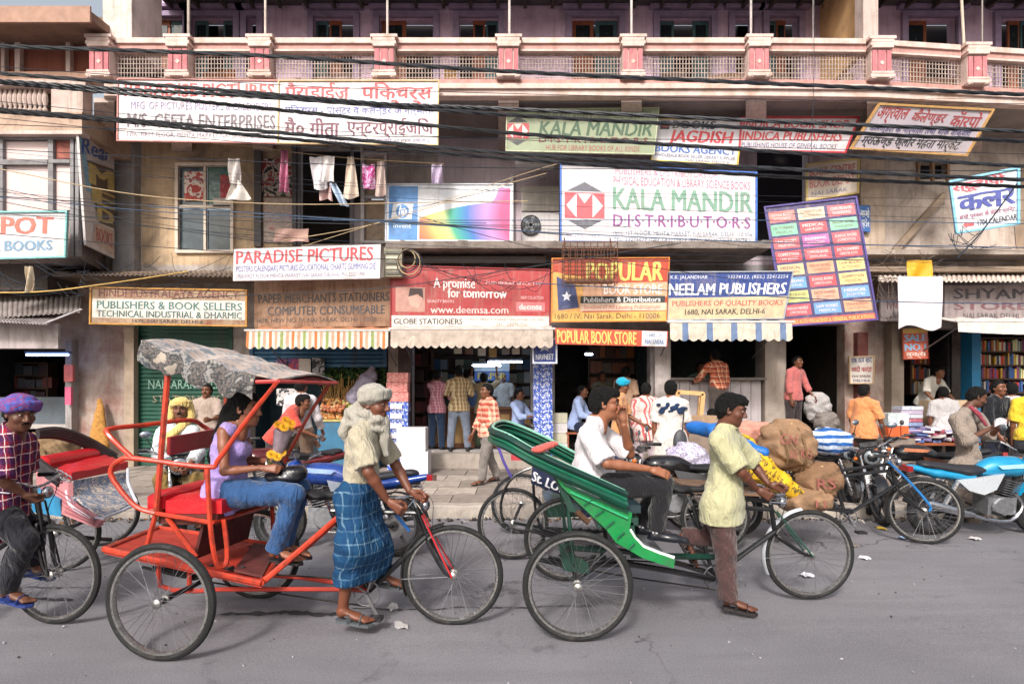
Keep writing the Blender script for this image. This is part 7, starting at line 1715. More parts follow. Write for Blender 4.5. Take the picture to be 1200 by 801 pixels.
oc = PLAID('#c06a4c', [(3, .10, .4, .2, '#7a2c2a', .6), (2, .10, .4, .2, '#7a2c2a', .6), (3, .1, .1, .75, '#e0c8a8', .8), (2, .1, .1, .75, '#e0c8a8', .8)])
man('man in orange and maroon checked shirt leaning on the booth counter, back turned', 842, 512, 195, oc, CLOTH('#4c4440', .15), z=.82, d=11.7, H=1.68, slv=1.7, armL=(35, 25, 45), armR=(5, 8, 10), lean=8, drop=.02)
man('clerk in green grey shirt inside the dark booth, right one', 820, 480, 10, CLOTH('#4c6058'), CLOTH('#222'), z=.6, d=12.9, H=1.7)
man('clerk in pale shirt bent over the booth counter, left one', 797, 490, 60, CLOTH('#7a827c'), CLOTH('#222'), z=.45, d=12.75, H=1.6, lean=25, slv=1.6, armL=(60, 10, 40), armR=(60, 10, 40))
man('man crouching behind the wooden crate frame below the booth', 838, 535, 180, CLOTH('#8a8480'), CLOTH('#3a3634'), d=10.9, z=.15, sit=.60, H=1.6, legL=(90, 8, 110), legR=(90, 8, 110), lean=15)
pk = CLOTH('#bd6a68', .12)
man('man in salmon shirt and dark trousers standing in the dark doorway', 930, 515, 30, pk, CLOTH('#3c3436'), z=.72, d=12.0, H=1.66, slv=1.6, armL=(15, 20, 25), armR=(5, 6, 10), lean=5)
man('stout man in orange shirt beside the parked motorcycles, facing right', 1012, 520, 120, CLOTH('#d08858', .08), CLOTH('#3a3430'), z=.15, d=9.6, H=1.62, sit=1.0, slv=.9, armL=(10, 12, 20), armR=(10, 14, 20), legL=(50, 6, 60), legR=(50, 6, 60), hair='bald', belly=1.2, det=2)
man('book seller in white shirt bent over his stall', 1083, 500, 20, CLOTH('#b9b4ac'), CLOTH('#2c2a28'), z=.62, d=12.35, H=1.62, lean=25, slv=1.0, armL=(40, 30, 30), armR=(40, 30, 30), hair='full')
ku = CLOTH('#85786e', .1, .5)
J = PJ(1.72, (1, -.35, 0), (.9, -.3, -.45), hR=(1128, 548, 7.6), hL=(1140, 548, 7.8), kR=(1140, 592, 7.55), aR=(1142, 634, 7.6), kL=(1152, 590, 7.8), aL=(1158, 632, 7.8), chest=(1130, 505, 7.7), neck=(1136, 479, 7.66), head=(1145, 465, 7.6), sR=(1120, 491, 7.55), sL=(1146, 489, 7.82), eR=(1132, 516, 7.45), wR=(1162, 501, 7.45), eL=(1158, 512, 7.8), wL=(1172, 500, 7.6), tR=(.95, -.3, -.1), tL=(.95, -.3, -.1))
p = person(J, 'man in long grey kurta with a maroon neck cloth, leaning by the motorcycles and reading', '#5a3828', shirt=(ku, 1.3, .55, .035), legs=(ku, 'trousers', .03), shoes=(BLACKMAT, 'sandal'), hair='short', mous=True, hands=('g', 'g'), det=2)
s = SDF(.01, .02); s.chain([J['neck'] + V(-.05, -.08, .03), J['neck'] + V(.02, -.11, -.05), J['neck'] + V(.12, -.12, -.2)], [.025, .028, .02]); sdf_obj('neck_cloth', s, CLOTH('#8a3a48'), p)
m = MB(); m.sheet(lambda u, v: P(1165 + 14 * u, 492 + 8 * v - 3 * math.sin(u * 3), 7.35), 4, 3, .01); solo('newspaper', m, BLOTCH(['#c8c4c4', '#8a8890', '#d4d0d0', '#aaa4b0'], 40), 'folded newspaper in the hands of the man in the kurta', 'paper')
man('young man in black shirt facing the camera at the far right', 1168, 535, 15, CLOTH('#16181e'), CLOTH('#1c2030'), z=.15, d=9.4, H=1.68, slv=1.8, armL=(20, 10, 50), armR=(10, 8, 20))
man('person in grey white shirt turned away at the right edge', 1186, 535, 150, CLOTH('#b0acae'), CLOTH('#2a2c34'), z=.15, d=10.0, H=1.66, slv=1.7)
man('person in bright yellow shirt cut by the right edge', 1208, 540, 160, CLOTH('#d0b030'), CLOTH('#2a2c34'), z=.15, d=9.0, H=1.66, slv=1.0)
man('man in white shirt sitting on the far side of the right motorcycles', 1106, 540, 160, CLOTH('#b8b4b4'), CLOTH('#2a2c34'), z=.15, d=11.2, H=1.6)
# ---------------------------------------------------------------- cables
CABM = M('#23262c', .55, var=.3, sc=30, dirt=.25, dirtcol='#6a6c74'); WIREB = M('#1d2632', .6, var=.2); WIREC = M('#b09a78', .7, var=.2); WIREBL = M('#2c4a6a', .6, var=.2)  # dirt colour of the power cable paints in a pale sheen
def extend(p0, p1, t): return (p1[0] + (p1[0] - p0[0]) * t, p1[1] + (p1[1] - p0[1]) * t)
def path(keys, d, n=8):
    ks = [extend(keys[1], keys[0], .7)] + list(keys) + [extend(keys[-2], keys[-1], .7)]
    return thicken([P(a, b, d) for a, b in ks], n)
def twisted(label, keys, d, r=.018, group='thick twisted cables across the street front'):
    pts = path(keys, d, 46); o = thing('power_cable', label, 'cable', pts[len(pts) // 2], group=group)
    for s_ in (0, 1, 2):
        m = MB(); q = []
        for i, p in enumerate(pts): a = i * .5 + s_ * 2.094; q.append(p + V(0, math.cos(a) * r * .62, math.sin(a) * r * .62))
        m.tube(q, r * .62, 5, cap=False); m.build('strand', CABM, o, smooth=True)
ords = ['topmost', 'second from the top', 'third from the top', 'fourth from the top', 'fifth from the top', 'sixth from the top', 'seventh from the top', 'eighth from the top', 'lowest']
K = [[(0, 54), (300, 65), (600, 84), (900, 98), (1200, 111)], [(0, 86), (300, 109), (450, 122), (600, 128), (900, 142), (1200, 154)], [(0, 95), (150, 105), (300, 113), (600, 135), (900, 151), (1200, 166)], [(0, 97), (150, 110), (300, 126), (600, 156), (900, 177), (1200, 195)], [(0, 128), (300, 153), (600, 180), (900, 197), (1200, 211)], [(0, 131), (150, 143), (300, 159), (600, 186), (900, 206), (1200, 219)]]
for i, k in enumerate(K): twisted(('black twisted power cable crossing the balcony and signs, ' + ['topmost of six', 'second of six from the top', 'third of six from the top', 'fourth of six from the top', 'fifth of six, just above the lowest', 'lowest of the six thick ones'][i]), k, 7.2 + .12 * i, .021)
def wire(label, keys, d, r, mat, group='thin wires strung along the house front', ext=True):
    pts = path(keys, d, 8) if ext else thicken([P(*k, d) if len(k) == 2 else P(*k) for k in keys], 8)
    m = MB(); m.tube(pts, r, 5); solo('wire', m, mat, label, 'wire', group=group, smooth=True, origin=pts[0])
wire('thin dark blue wire running level across the purple board and pilaster', [(600, 258), (900, 258), (1200, 262)], 9.4, .007, WIREBL)
wire('blue wire over the lower edge of the white distributors board', [(300, 250), (480, 262), (640, 272), (900, 284), (1200, 290)], 9.5, .009, WIREBL)
wire('pale wire sloping down from the bay windows to the picture shop board', [(0, 198), (160, 228), (330, 239), (500, 237)], 9.6, .008, WIREC)
wire('dark wire in front of the window on the yellow wall, upper one', [(0, 230), (200, 243), (330, 252), (500, 262), (600, 270)], 9.5, .008, WIREB)
wire('dark wire in front of the window on the yellow wall, lower one', [(0, 231), (200, 249), (400, 258), (500, 260)], 9.6, .007, WIREBL)
wire('thin black wire below the window on the yellow wall', [(0, 252), (200, 256), (400, 262), (600, 264)], 9.7, .006, WIREB)
wire('yellow cord sagging beneath the left book board up to the green clip', [(-60, 342), (40, 342), (120, 333), (220, 318)], 9.9, .012, M('#c4a05a', .7, var=.2), ext=False)
wire('black wire over the red signboard, dipping from the meter box', [(300, 345), (440, 338), (560, 322), (700, 300)], 10.2, .008, WIREB)
wire('blue wire low over the white hanging cloth and dull boards', [(780, 340), (1000, 352), (1200, 356)], 9.8, .008, WIREBL)
wire('pale wire rising from the meter box to the first floor wall at centre', [(330, 282), (440, 262), (560, 225), (640, 203)], 10.4, .007, WIREC, ext=False)
wire('second pale wire fanning from the white windows up to the balcony', [(350, 290), (470, 252), (600, 208), (660, 190)], 10.5, .006, WIREC, ext=False)
wire('thin dark wire fanning over the printer banner', [(450, 250), (540, 232), (640, 206)], 10.4, .005, WIREB, ext=False)
wire('dark slanting rope at the right, crossing the Hindi sign with the arrow', [(1122, 302), (1150, 272), (1192, 215)], 10.0, .012, WIREB, ext=False)
wire('thin wire hanging down through the second floor balcony, left of the column', [(953, 0), (954, 60), (953, 120), (950, 190)], 10.2, .005, WIREB, ext=False)
random.seed(21); tg = MB()
def tangle(mb, n, x0, x1, y0, y1, d0, d1, r=.005, sag=12):
    for _ in range(n):
        a = (random.uniform(x0, x1), random.uniform(y0, y1)); b = (random.uniform(x0, x1), random.uniform(y0, y1)); d = random.uniform(d0, d1)
        mb.tube(thicken([P(*a, d), P((a[0] + b[0]) / 2, (a[1] + b[1]) / 2 + random.uniform(2, sag), d), P(*b, d + .1)], 5), r, 4)
tangle(tg, 26, -30, 112, 300, 345, 10.2, 10.7); solo('wire_tangle', tg, WIREB, 'dense tangle of thin black wires under the left book board', 'wires', kind='stuff')
tg = MB(); tangle(tg, 16, 80, 275, 296, 345, 10.2, 10.6, .004); solo('wire_tangle', tg, WIREB, 'loose thin wires slung between yellow wall and rusty cream board', 'wires', kind='stuff')
tg = MB(); tangle(tg, 18, 1015, 1130, 290, 330, 10.6, 10.9, .005); tangle(tg, 10, 1025, 1050, 325, 375, 10.6, 10.9, .006); solo('wire_tangle', tg, M('#5a4c42', .8), 'brown dusty wires bunched on the ledge behind the white hanging cloth', 'wires', kind='stuff')
tg = MB(); tangle(tg, 14, 455, 660, 300, 345, 10.6, 10.9, .005, 20); solo('wire_tangle', tg, WIREB, 'thin wires drooping across the red stationers signboard', 'wires', kind='stuff')
tg = MB(); tangle(tg, 12, 1110, 1195, 262, 300, 10.6, 10.9, .006); solo('wire_tangle', tg, WIREB, 'wires behind the Hindi arrow sign at the right', 'wires', kind='stuff')
tg = MB()
for i in range(17):
    ya = random.uniform(50, 270); yb = ya + random.uniform(5, 90); d = random.uniform(7.6, 9.8); s_ = random.uniform(4, 22); xa = random.choice([-60, -60, random.uniform(0, 900)]); xb = random.choice([1260, 1260, xa + 400])
    tg.tube(thicken([P(xa, ya, d), P(xa * .6 + xb * .4, ya * .6 + yb * .4 + s_, d), P(xb, yb, d + .4)], 10), random.choice([.003, .004, .005]), 4)
solo('thin_wires', tg, WIREB, 'many fine dark wires strung loosely across the upper half of the street front', 'wires', kind='stuff')
# meter box, coil, cage, air conditioner
mb_ = thing('meter_box', 'rusty grey electric meter box with coiled cable beside the large red name board', 'meter box', P(459, 325, 10.9)); m = MB(); c, s_ = bx(450, 290, 471, 324, 10.9, .18); m.box(c, s_); m.build('case', M('#8a8474', .6, .2, var=.3, dirt=.5, streak=.5), mb_)
for i in range(5): m = MB(); c, s_ = bx(452, 294 + i * 6, 469, 297 + i * 6, 10.88, .02); m.box(c, s_); m.build('meter', M(('#5c5a50', '#b8b4a0')[i % 2], .4), mb_)
for i in range(4): m = MB(); m.torus(P(477 + i, 303 + i * 2, 10.7), .16 + .03 * i, .010, axis=(.3, 1, .2), N=24, n=5); m.build('cable_coil', (WIREC, WIREB)[i % 2], mb_)
ac = thing('air_conditioner', 'grey split air conditioner unit with round fan on the wall beside the white board', 'air conditioner', P(632, 284, 11.8)); m = MB(); c, s_ = bx(611, 249, 655, 283, 11.75, .35); m.box(c, s_); m.build('case', M('#c4bfc0', .5, var=.08, dirt=.3, streak=.3), ac)
m = MB(); fc_ = P(622, 264, 11.73); m.lathe(fc_, [(.005, -.03), (.19, -.02), (.20, .0), (.2, .02)], 20, 'y'); m.build('fan_guard', M('#2c2c30', .5), ac)
for r_ in (.07, .13, .19): m = MB(); m.torus(fc_ + V(0, -.035, 0), r_, .006, N=24, n=4); m.build('guard_ring', STEEL, ac)
for i in range(5): m = MB(); a = i * 1.256; m.bar(fc_ + V(0, -.03, 0), fc_ + V(.17 * math.cos(a), -.03, .17 * math.sin(a)), .06, .006, up=(0, 1, 0)); m.build('fan_blade', M('#6a6c70', .5), ac)
m = MB(); c, s_ = bx(611, 218, 655, 247, 11.9, .08); m.box(c, s_); solo('wall_panel', m, M('#a8a098', .6, dirt=.3, streak=.3), 'grey louvred panel above the air conditioner', 'panel')
m = MB(); c, s_ = bx(604, 178, 650, 192, 11.2, .3); m.box(c, s_); solo('wall_unit', m, M('#c9c6c4', .4), 'white rounded box under the olive green board', 'unit')
cg = thing('wire_cage', 'rusty wire cage hanging from the ledge in front of the orange book store signboard', 'cage', P(690, 333, 10.5)); x0, x1 = X_(660, 10.6), X_(722, 10.6); z0, z1 = Z_(333, 10.6), Z_(286, 10.6); RU = M('#6e4c3c', .7, .3, var=.4, sc=20)
for i in range(9):
    x = x0 + (x1 - x0) * i / 8
    for y in (10.45, 10.8): m = MB(); m.tube([(x, y, z0), (x, y, z1)], .008, 4); m.build('cage_rod', RU, cg)
for i in range(6):
    z = z0 + (z1 - z0) * i / 5; m = MB(); m.tube([(x0, 10.45, z), (x1, 10.45, z), (x1, 10.8, z), (x0, 10.8, z)], .008, 4, closed=True); m.build('cage_rod', RU, cg)
m = MB(); m.box(((x0 + x1) / 2, 10.62, z0 + .05), (x1 - x0 - .1, .25, .04)); m.build('tray', RU, cg)
for x in (x0 + .05, x1 - .05): m = MB(); m.tube([(x, 10.8, z1), (x, 10.95, z1 + .2)], .012, 5); m.build('hook', RU, cg)
# things hanging on the line
wire('washing line with knotted rags under the two white boards', [(250, 168), (300, 172), (340, 178), (420, 186), (520, 192)], 10.55, .008, WIREC, ext=False)
def hang(name, label, px0, py0, px1, py1, mat, cat, d=10.5, sk=0, tw=.05, nar=1.0, group=None):
    def fn(u, v):
        w_ = (1 - (1 - nar) * (1 - v)); px = (px0 + px1) / 2 + (u - .5) * (px1 - px0) * w_ + sk * v
        return P(px, py0 + (py1 - py0) * (v + .06 * math.sin(u * 7 + px0) * v), d) + V(0, tw * math.sin(u * 8 + v * 3 + px0) * (.4 + v), 0)
    m = MB(); m.sheet(fn, 12, 10, .006); return solo(name, m, mat, label, cat, smooth=True, group=group)
PPR = lambda c: M(c, .7, var=.1, sc=14, dirt=.2, bump=.3)
hang('plastic_bag', 'pale twisted plastic bag and rag hanging in front of the yellow wall window', 268, 186, 281, 215, PPR('#c4bcb8'), 'bag'); hang('paper_kite', 'white fan shaped paper hanging over the yellow wall window', 262, 212, 294, 234, PPR('#cfc8c0'), 'paper', nar=.15)
hang('paper_strip', 'pink and pale blue twisted paper strip at the post between yellow wall and dark window', 329, 176, 338, 224, BLOTCH(['#b8b8c8', '#a8607c', '#c4b4c0'], 9), 'paper')
hang('hanging_paper', 'white paper sheet hanging leftmost before the dark window', 363, 184, 380, 222, PPR('#cdc8cc'), 'paper', sk=4); hang('hanging_paper', 'pinkish paper hanging low before the dark window', 372, 190, 386, 234, PPR('#c8a8a4'), 'paper', d=10.6, sk=4); hang('hanging_paper', 'white paper with a red top, right beside the leftmost hanging sheet', 378, 183, 392, 213, PPR('#d6cfce'), 'paper', d=10.45)
hang('paper_roll', 'pale blue rolled paper dangling aslant in the dark window', 386, 215, 394, 241, PPR('#a8b8cc'), 'paper', sk=14); hang('hanging_cloth', 'cream cloth hanging by one corner before the dark window', 401, 184, 421, 232, PPR('#c9b8a8'), 'cloth', nar=.3); hang('hanging_cloth', 'magenta printed cloth before the beige window', 425, 193, 439, 221, BLOTCH(['#c03a86', '#c8a4c4', '#a82c74', '#d8c0d4'], 9), 'cloth'); hang('hanging_cloth', 'narrow greyish cloth strip right of the magenta one', 439, 189, 453, 230, PPR('#b8a49c'), 'cloth', nar=.5)
hang('hanging_cloth', 'small lilac strip above the left end of the printer banner', 506, 193, 518, 215, PPR('#b0a0b8'), 'cloth')
hang('rag', 'knotted white rag hanging in the wires under the left book board', 30, 312, 38, 342, PPR('#b8a890'), 'rag', d=9.9)
hang('white_banner', 'big blank white cloth banner hanging on the right in front of the ledge', 1052, 324, 1104, 384, CLOTH('#d8d0d4', .04, .3), 'banner', d=10.3, tw=.02); hang('yellow_flag', 'yellow cloth flag sticking up above the blank white banner', 1063, 305, 1092, 326, BLOTCH(['#d8a820', '#cf9a18', '#e0b83c'], 8), 'flag', d=10.35, tw=.02)
hang('wall_poster', 'torn pink poster flapping above the large red name board', 322, 268, 362, 283, PPR('#c09a90'), 'poster', d=11.6); 
m = MB(); c, s_ = bx(306, 186, 345, 230, 12.16, .02); m.box(c, s_); solo('wall_poster', m, BLOTCH(['#a89c94', '#2c2a2c', '#b8aca0', '#8a3430', '#9c948c'], 5), 'weathered poster with dark blots and a red edge on the first floor pier', 'poster')
m = MB(); c, s_ = bx(309, 232, 344, 284, 12.16, .015); m.box(c, s_); solo('wall_poster', m, BLOTCH(['#b8a89c', '#c0b0a4', '#a89890', '#bca8a0', '#b0706a'], 5), 'faded lower poster on the first floor pier', 'poster')
# ---------------------------------------------------------------- goods
def boxes(name, label, px, py, w_, dd, h, d, mat, n=1, gap=.006, rz=0, cat='box', z=None, group=None, jit=.01, labs=None):
    z = CH - (py - HY) * d / F if z is None else z; x = X_(px, d)
    for i in range(n):
        m = MB(); m.box((0, 0, h / 2), (w_, dd, h - gap)); mt = mat[i % len(mat)] if isinstance(mat, list) else mat
        o = link(name, m.mesh(name, mt), None, loc=(x + random.uniform(-jit, jit), d + random.uniform(-jit, jit), z + i * h), rot=(0, 0, rz + random.uniform(-jit, jit) * 2), label=(labs[i] if labs else label), cat=cat, group=group)
        MW[o.name] = Matrix.LocRotScale(o.location, o.rotation_euler, None)
        t = MB(); t.box((0, 0, h / 2), (w_ + .002, .05, h - gap + .002)); link('tape', t.mesh('tape', M('#b8a890', .35)), o) if n < 3 and h > .2 else None
WBX = M('#cdcacf', .6, var=.05, sc=5, dirt=.15)
boxes('white_carton', '', 487, 558, .50, .42, .43, 11.0, WBX, 1, z=.15, labs=['lower white carton on the pavement before the stationery shop']); boxes('white_carton', '', 484, 528, .52, .42, .43, 11.0, WBX, 1, z=.58, labs=['upper white carton, stacked on the lower one before the stationery shop'])
PNKP = BLOTCH(['#c87a74', '#d49088', '#bf6a66', '#d8a098'], 12, 2, .5, .1); BLUP = BLOTCH(['#c4c8d8', '#2c4ca8', '#3c5cb4', '#c8ccd8', '#2c4aa0'], 14, 2, .5, .1)
for i in range(10):
    w_ = ['bottom', 'second', 'third', 'fourth', 'fifth', 'sixth', 'seventh', 'eighth', 'ninth', 'topmost'][i]; mt = BLUP if i < 7 else PNKP; c_ = 'blue and white' if i < 7 else 'pink'
    boxes('paper_parcel', '', 467, 540, .40, .34, .185, 11.6, mt, 1, z=.16 + i * .187, rz=.05, labs=['%s parcel, %s of the tall stack left of the stationery shop' % (c_, w_)], cat='parcel', group='parcels stacked left of the stationery shop')
    if i < 7: lay(quad_fn([V(X_(467, 11.6) - .12, 11.41, .31 + i * .187), V(X_(467, 11.6) + .1, 11.41, .31 + i * .187), V(X_(467, 11.6) + .1, 11.41, .21 + i * .187), V(X_(467, 11.6) - .12, 11.41, .21 + i * .187)])[0], [('#poly', '#d4ccd0', [(0, 0), (1, 0), (1, 1), (0, 1)], 'paper_label')], bpy.data.objects[[o.name for o in COL.objects if o.name.startswith('paper_parcel')][-1]], .004)
for i in range(9):
    w_ = ['bottom', 'second', 'third', 'fourth', 'fifth', 'sixth', 'seventh', 'eighth', 'topmost'][i]
    boxes('paper_parcel', '', 636, 540, .36, .3, .20, 11.55, BLUP, 1, z=.44 + i * .202 - .0, rz=.0, labs=['blue and white parcel, %s of the stack between the two shop entrances' % w_], cat='parcel', group='parcels stacked between the shop entrances')
for i in range(4): boxes('paper_ream', '', 653, 527, .38, .3, .2, 12.0, M(('#c4c0c0', '#b8b4a0')[i % 2], .7, var=.1, sc=20), 1, z=.44 + i * .2, labs=['%s white paper block left in the dark book store entrance' % ['bottom', 'second', 'third', 'top'][i]], cat='paper block')
for i in range(3): boxes('paper_ream', '', 690, 527, .42, .3, .2, 12.3, M('#c0bcc0', .7, var=.1, sc=20), 1, z=.44 + i * .2, labs=['%s white paper block under the seated man in light blue' % ['bottom', 'middle', 'top'][i]], cat='paper block')
# stool for the two seated men
for px, z in ((607, .9), (673, .98)):
    st = thing('stool', 'wooden stool under the light blue shirted man ' + ('by the parcel pillar' if px < 620 else 'at the dark entrance'), 'stool', (X_(px, 12.0), 12.0, .44)); h = z - .12 - .44
    m = MB(); m.box((0, 0, h - .02), (.36, .36, .04)); m.build('seat', wood, st, local=True)
    for a in (-.14, .14):
        for b in (-.14, .14): m = MB(); m.box((a, b, (h - .04) / 2), (.035, .035, h - .04)); m.build('leg', wood, st, local=True)
# stationery counter, shelves
ct = thing('shop_counter', 'brown wooden counter with pale panels inside the stationery shop', 'counter', (X_(560, 13.0), 13.0, .45)); WD2 = M('#6e4228', .5, var=.25, sc=6, dirt=.2)
x0, x1 = X_(505, 13.0), X_(625, 13.0); m = MB(); m.box(((x0 + x1) / 2, 13.0, .45 + .86), (x1 - x0, .55, .05)); m.build('counter_top', WD2, ct); m = MB(); m.box(((x0 + x1) / 2, 13.05, .87), (x1 - x0 - .04, .4, .82)); m.build('counter_body', WD2, ct)
for i in range(5): m = MB(); m.box((x0 + .2 + i * (x1 - x0 - .3) / 4.2, 12.84, .87), (.26, .02, .62)); m.build('front_panel', M('#b8925c', .5, var=.15, sc=6), ct)
def shelf(label, px0, px1, py0, py1, d, rows, cols, dep=.3, full=.95, seed=1, name='book_shelf', wm=None, big=False):
    random.seed(seed); x0, x1, z0, z1 = X_(px0, d), X_(px1, d), Z_(py1, d), Z_(py0, d); z0 = max(z0, .2); o = thing(name, label, 'shelf', ((x0 + x1) / 2, d, z0)); wm = wm or M('#4a3426', .6, var=.2)
    m = MB(); m.box(((x0 + x1) / 2, d + dep, (z0 + z1) / 2), (x1 - x0, .03, z1 - z0)); m.build('back', wm, o)
    for x in (x0, x1): m = MB(); m.box((x, d + dep / 2, (z0 + z1) / 2), (.04, dep, z1 - z0)); m.build('side', wm, o)
    for r_ in range(rows + 1): m = MB(); m.box(((x0 + x1) / 2, d + dep / 2 - .005, z0 + (z1 - z0) * r_ / rows), (x1 - x0 - .04, dep, .03)); m.build('shelf_board', wm, o)
    mats = [M(c, .5, var=.15, sc=20) for c in cols]; mb = MB(); hr = (z1 - z0) / rows
    for r_ in range(rows):
        x = x0 + .04; z = z0 + hr * r_ + .018
        while x < x1 - .1:
            w_ = random.uniform(.12, .25) if big else random.uniform(.025, .06); h = hr * random.uniform(.6, .86)
            if random.random() < full: mb.box((x + w_ / 2, d + dep * .45 + random.uniform(-.02, .02), z + h / 2), (w_ * .94, dep * .7, h), slot=random.randrange(len(cols)))
            x += w_
    mb.build('books', mats, o, kind='stuff')
BC = ['#b8302c', '#c8a03c', '#3c5c94', '#c4bcb0', '#5c7c54', '#a8602c', '#7c3c64', '#d4cc9c', '#2c2c3c']
shelf('shelf of red, yellow and brown books at the back of the book stall', 1068, 1122, 392, 462, 13.0, 4, ['#a83c2c', '#c8a030', '#8c4c2c', '#c49048', '#b8b0a0', '#3c4c6c'], seed=3)
shelf('dim shelf of small packets in the far right shop', 1140, 1215, 396, 460, 13.2, 4, BC, seed=5)
shelf('dark shelf of ledgers on the left wall of the stationery shop', 484, 506, 410, 520, 13.4, 6, ['#5c1c24', '#6c2430', '#3c2028', '#7c3438'], seed=7, big=True)
shelf('shelf of files and boxes across the back of the stationery shop', 506, 622, 418, 480, 14.9, 4, ['#8a9098', '#3c5c7c', '#b8ac94', '#5c6c5c', '#a87c4c', '#c4c4c0'], seed=8, big=True)
shelf('goods shelf glimpsed in the dark book store', 690, 760, 402, 455, 14.6, 3, ['#8a4a2c', '#a8602c', '#5c3424', '#6c5c4c'], seed=9, big=True)
shelf('shelf of dark goods in the left shop', 0, 55, 425, 500, 14.0, 5, ['#3c2c34', '#2c343c', '#6c3434', '#4c4c54'], seed=10, big=True)
m = MB(); c, s_ = bx(556, 425, 597, 446, 13.9, .12); m.box(c, s_); bn = solo('light_box', m, M('#2c5ca8', .4), 'blue and white light box sign inside the stationery shop', 'sign'); lay(quad_fn([P(556, 425, 13.88), P(597, 425, 13.88), P(597, 446, 13.88), P(556, 446, 13.88)])[0], [('#poly', '#c8dce8', [(0, 0), (1, 0), (1, .45), (0, .45)]), ('PAPER', '#d0b840', .1, .9, .55, .9, .04)], bn)
m = MB(); c, s_ = bx(560, 398, 618, 406, 12.3, .3); 
random.seed(31)
for i, px in enumerate((532, 545, 560, 573, 588, 600, 612)): 
    m = MB(); c, s_ = bx(px, 408, px + 9, 408 + random.uniform(6, 12), 12.1, .06); m.box(c, s_); solo('hanging_packet', m, paint(['#b8b4a0', '#6c4c3c', '#c4c0b4', '#a8843c', '#8c8478', '#c8b89c', '#5c6c74'][i]), 'small hanging packet at the top of the stationery entrance, number %d from the left'.replace('number %d', ['first', 'second', 'third', 'fourth', 'fifth', 'sixth', 'seventh'][i]), 'packet', group='packets hanging in the stationery entrance')
# produce stall in the blue shop
GA, GB, GC = [M(c, .8, var=.3, sc=20, bump=.5) for c in ('#33502a', '#46662e', '#24381f')]
def clump(mb, c, r_, n, sz, slots, long=1.0):
    for _ in range(n):
        p = Vector(c) + V(random.gauss(0, r_[0] * .5), random.gauss(0, r_[1] * .5), random.gauss(0, r_[2] * .5)); a = Euler((random.random() * 6, random.random() * 6, random.random() * 6)).to_matrix()
        w_, h = sz * random.uniform(.6, 1.3), sz * random.uniform(.6, 1.3) * long
        mb.add([p + a @ V(-w_, 0, 0), p + a @ V(0, w_ * .3, -h), p + a @ V(w_, 0, 0), p + a @ V(0, w_ * .3, h)], [(0, 1, 2, 3)], random.choice(slots))
st = thing('produce_stall', 'stall heaped with green leaves, dry sticks and orange and green goods in the blue shop', 'stall', (X_(415, 11.9), 11.9, .15))
random.seed(5); mb = MB(); 
for px in range(386, 456, 7):
    for py in (438, 449, 460): clump(mb, P(px, py, 12.25), (.14, .08, .14), 40, .045, [0, 1, 2])
mb.build('leaves', [GA, GB, GC], st, kind='stuff')
mb = MB()
for i in range(60): a = P(random.uniform(380, 425), random.uniform(468, 474), 12.0); mb.tube([a, a + V(random.uniform(-.12, .12), .1, random.uniform(.2, .55))], .009, 4)
mb.build('dry_sticks', M('#a07a48', .8, var=.3, sc=20), st, kind='stuff')
for i, (px0, px1, py, c) in enumerate(((376, 404, 478, '#a85c34'), (402, 432, 474, '#7ea02c'), (374, 402, 486, '#b8783c'), (402, 440, 484, '#8cae30'), (378, 420, 470, '#b87c3c'))):
    mb = MB(); mt = [M(c, .6, var=.3, sc=30), M('#c8a878', .6), M('#6c3c28', .6)]
    for _ in range(70): mb.ell(P(random.uniform(px0, px1), py + random.uniform(-3, 4), 11.7 + i * .05), (.035, .035, .03), nu=6, nv=4, slot=random.choice([0, 0, 0, 1, 2]))
    mb.build('heaped_goods', mt, st, kind='stuff')
m = MB(); m.box((X_(410, 11.8), 11.85, Z_(492, 11.8)), (1.2, .55, .04)); m.build('table_top', M('#a89c60', .6), st); m = MB(); m.box((X_(410, 11.8), 11.85, (Z_(492, 11.8) + .15) / 2), (1.16, .5, Z_(492, 11.8) - .2)); m.build('table_front', M('#2c6484', .5, var=.15, dirt=.3), st)
s = SDF(.018, .06); s.amp = .014; s.ff = 2.2; s.chain([P(415, 466, 11.8), P(428, 445, 11.9), P(436, 432, 12.0)], [.16, .12, .06]); s.chain([P(428, 462, 11.8), P(438, 440, 11.95)], [.12, .08]); pb = thing('plastic_bundle', 'lilac grey crumpled plastic bundle hanging over the produce stall', 'bundle', P(422, 470, 11.8)); sdf_obj('bundle', s, M('#8a8498', .45, var=.25, sc=14, bump=.5), pb)
random.seed(8)
for i, (px, py, w_, h, c) in enumerate(((434, 512, .3, .5, ['#c4c4c4', '#5c8c5c', '#b8c0c0', '#8c5c8c', '#d0d0d0']), (418, 514, .28, .4, ['#c8c4c8', '#b06c6c', '#c0c0c8', '#d8d4d8']), (446, 516, .26, .35, ['#c0bcc8', '#a8a4b0', '#8c7ca0', '#c8c8d0']))):
    sack(['white and green printed packet bag beneath the produce stall', 'pale packet bag with pink print left under the stall', 'translucent grey bag beside the parcel stack'][i], P(px, py - 8, 11.3), (w_ / 2, .15, h / 2), BLOTCH(c, 14, 3, .3, .3), cat='bag', name='packet_bag', group='bags under the produce stall')
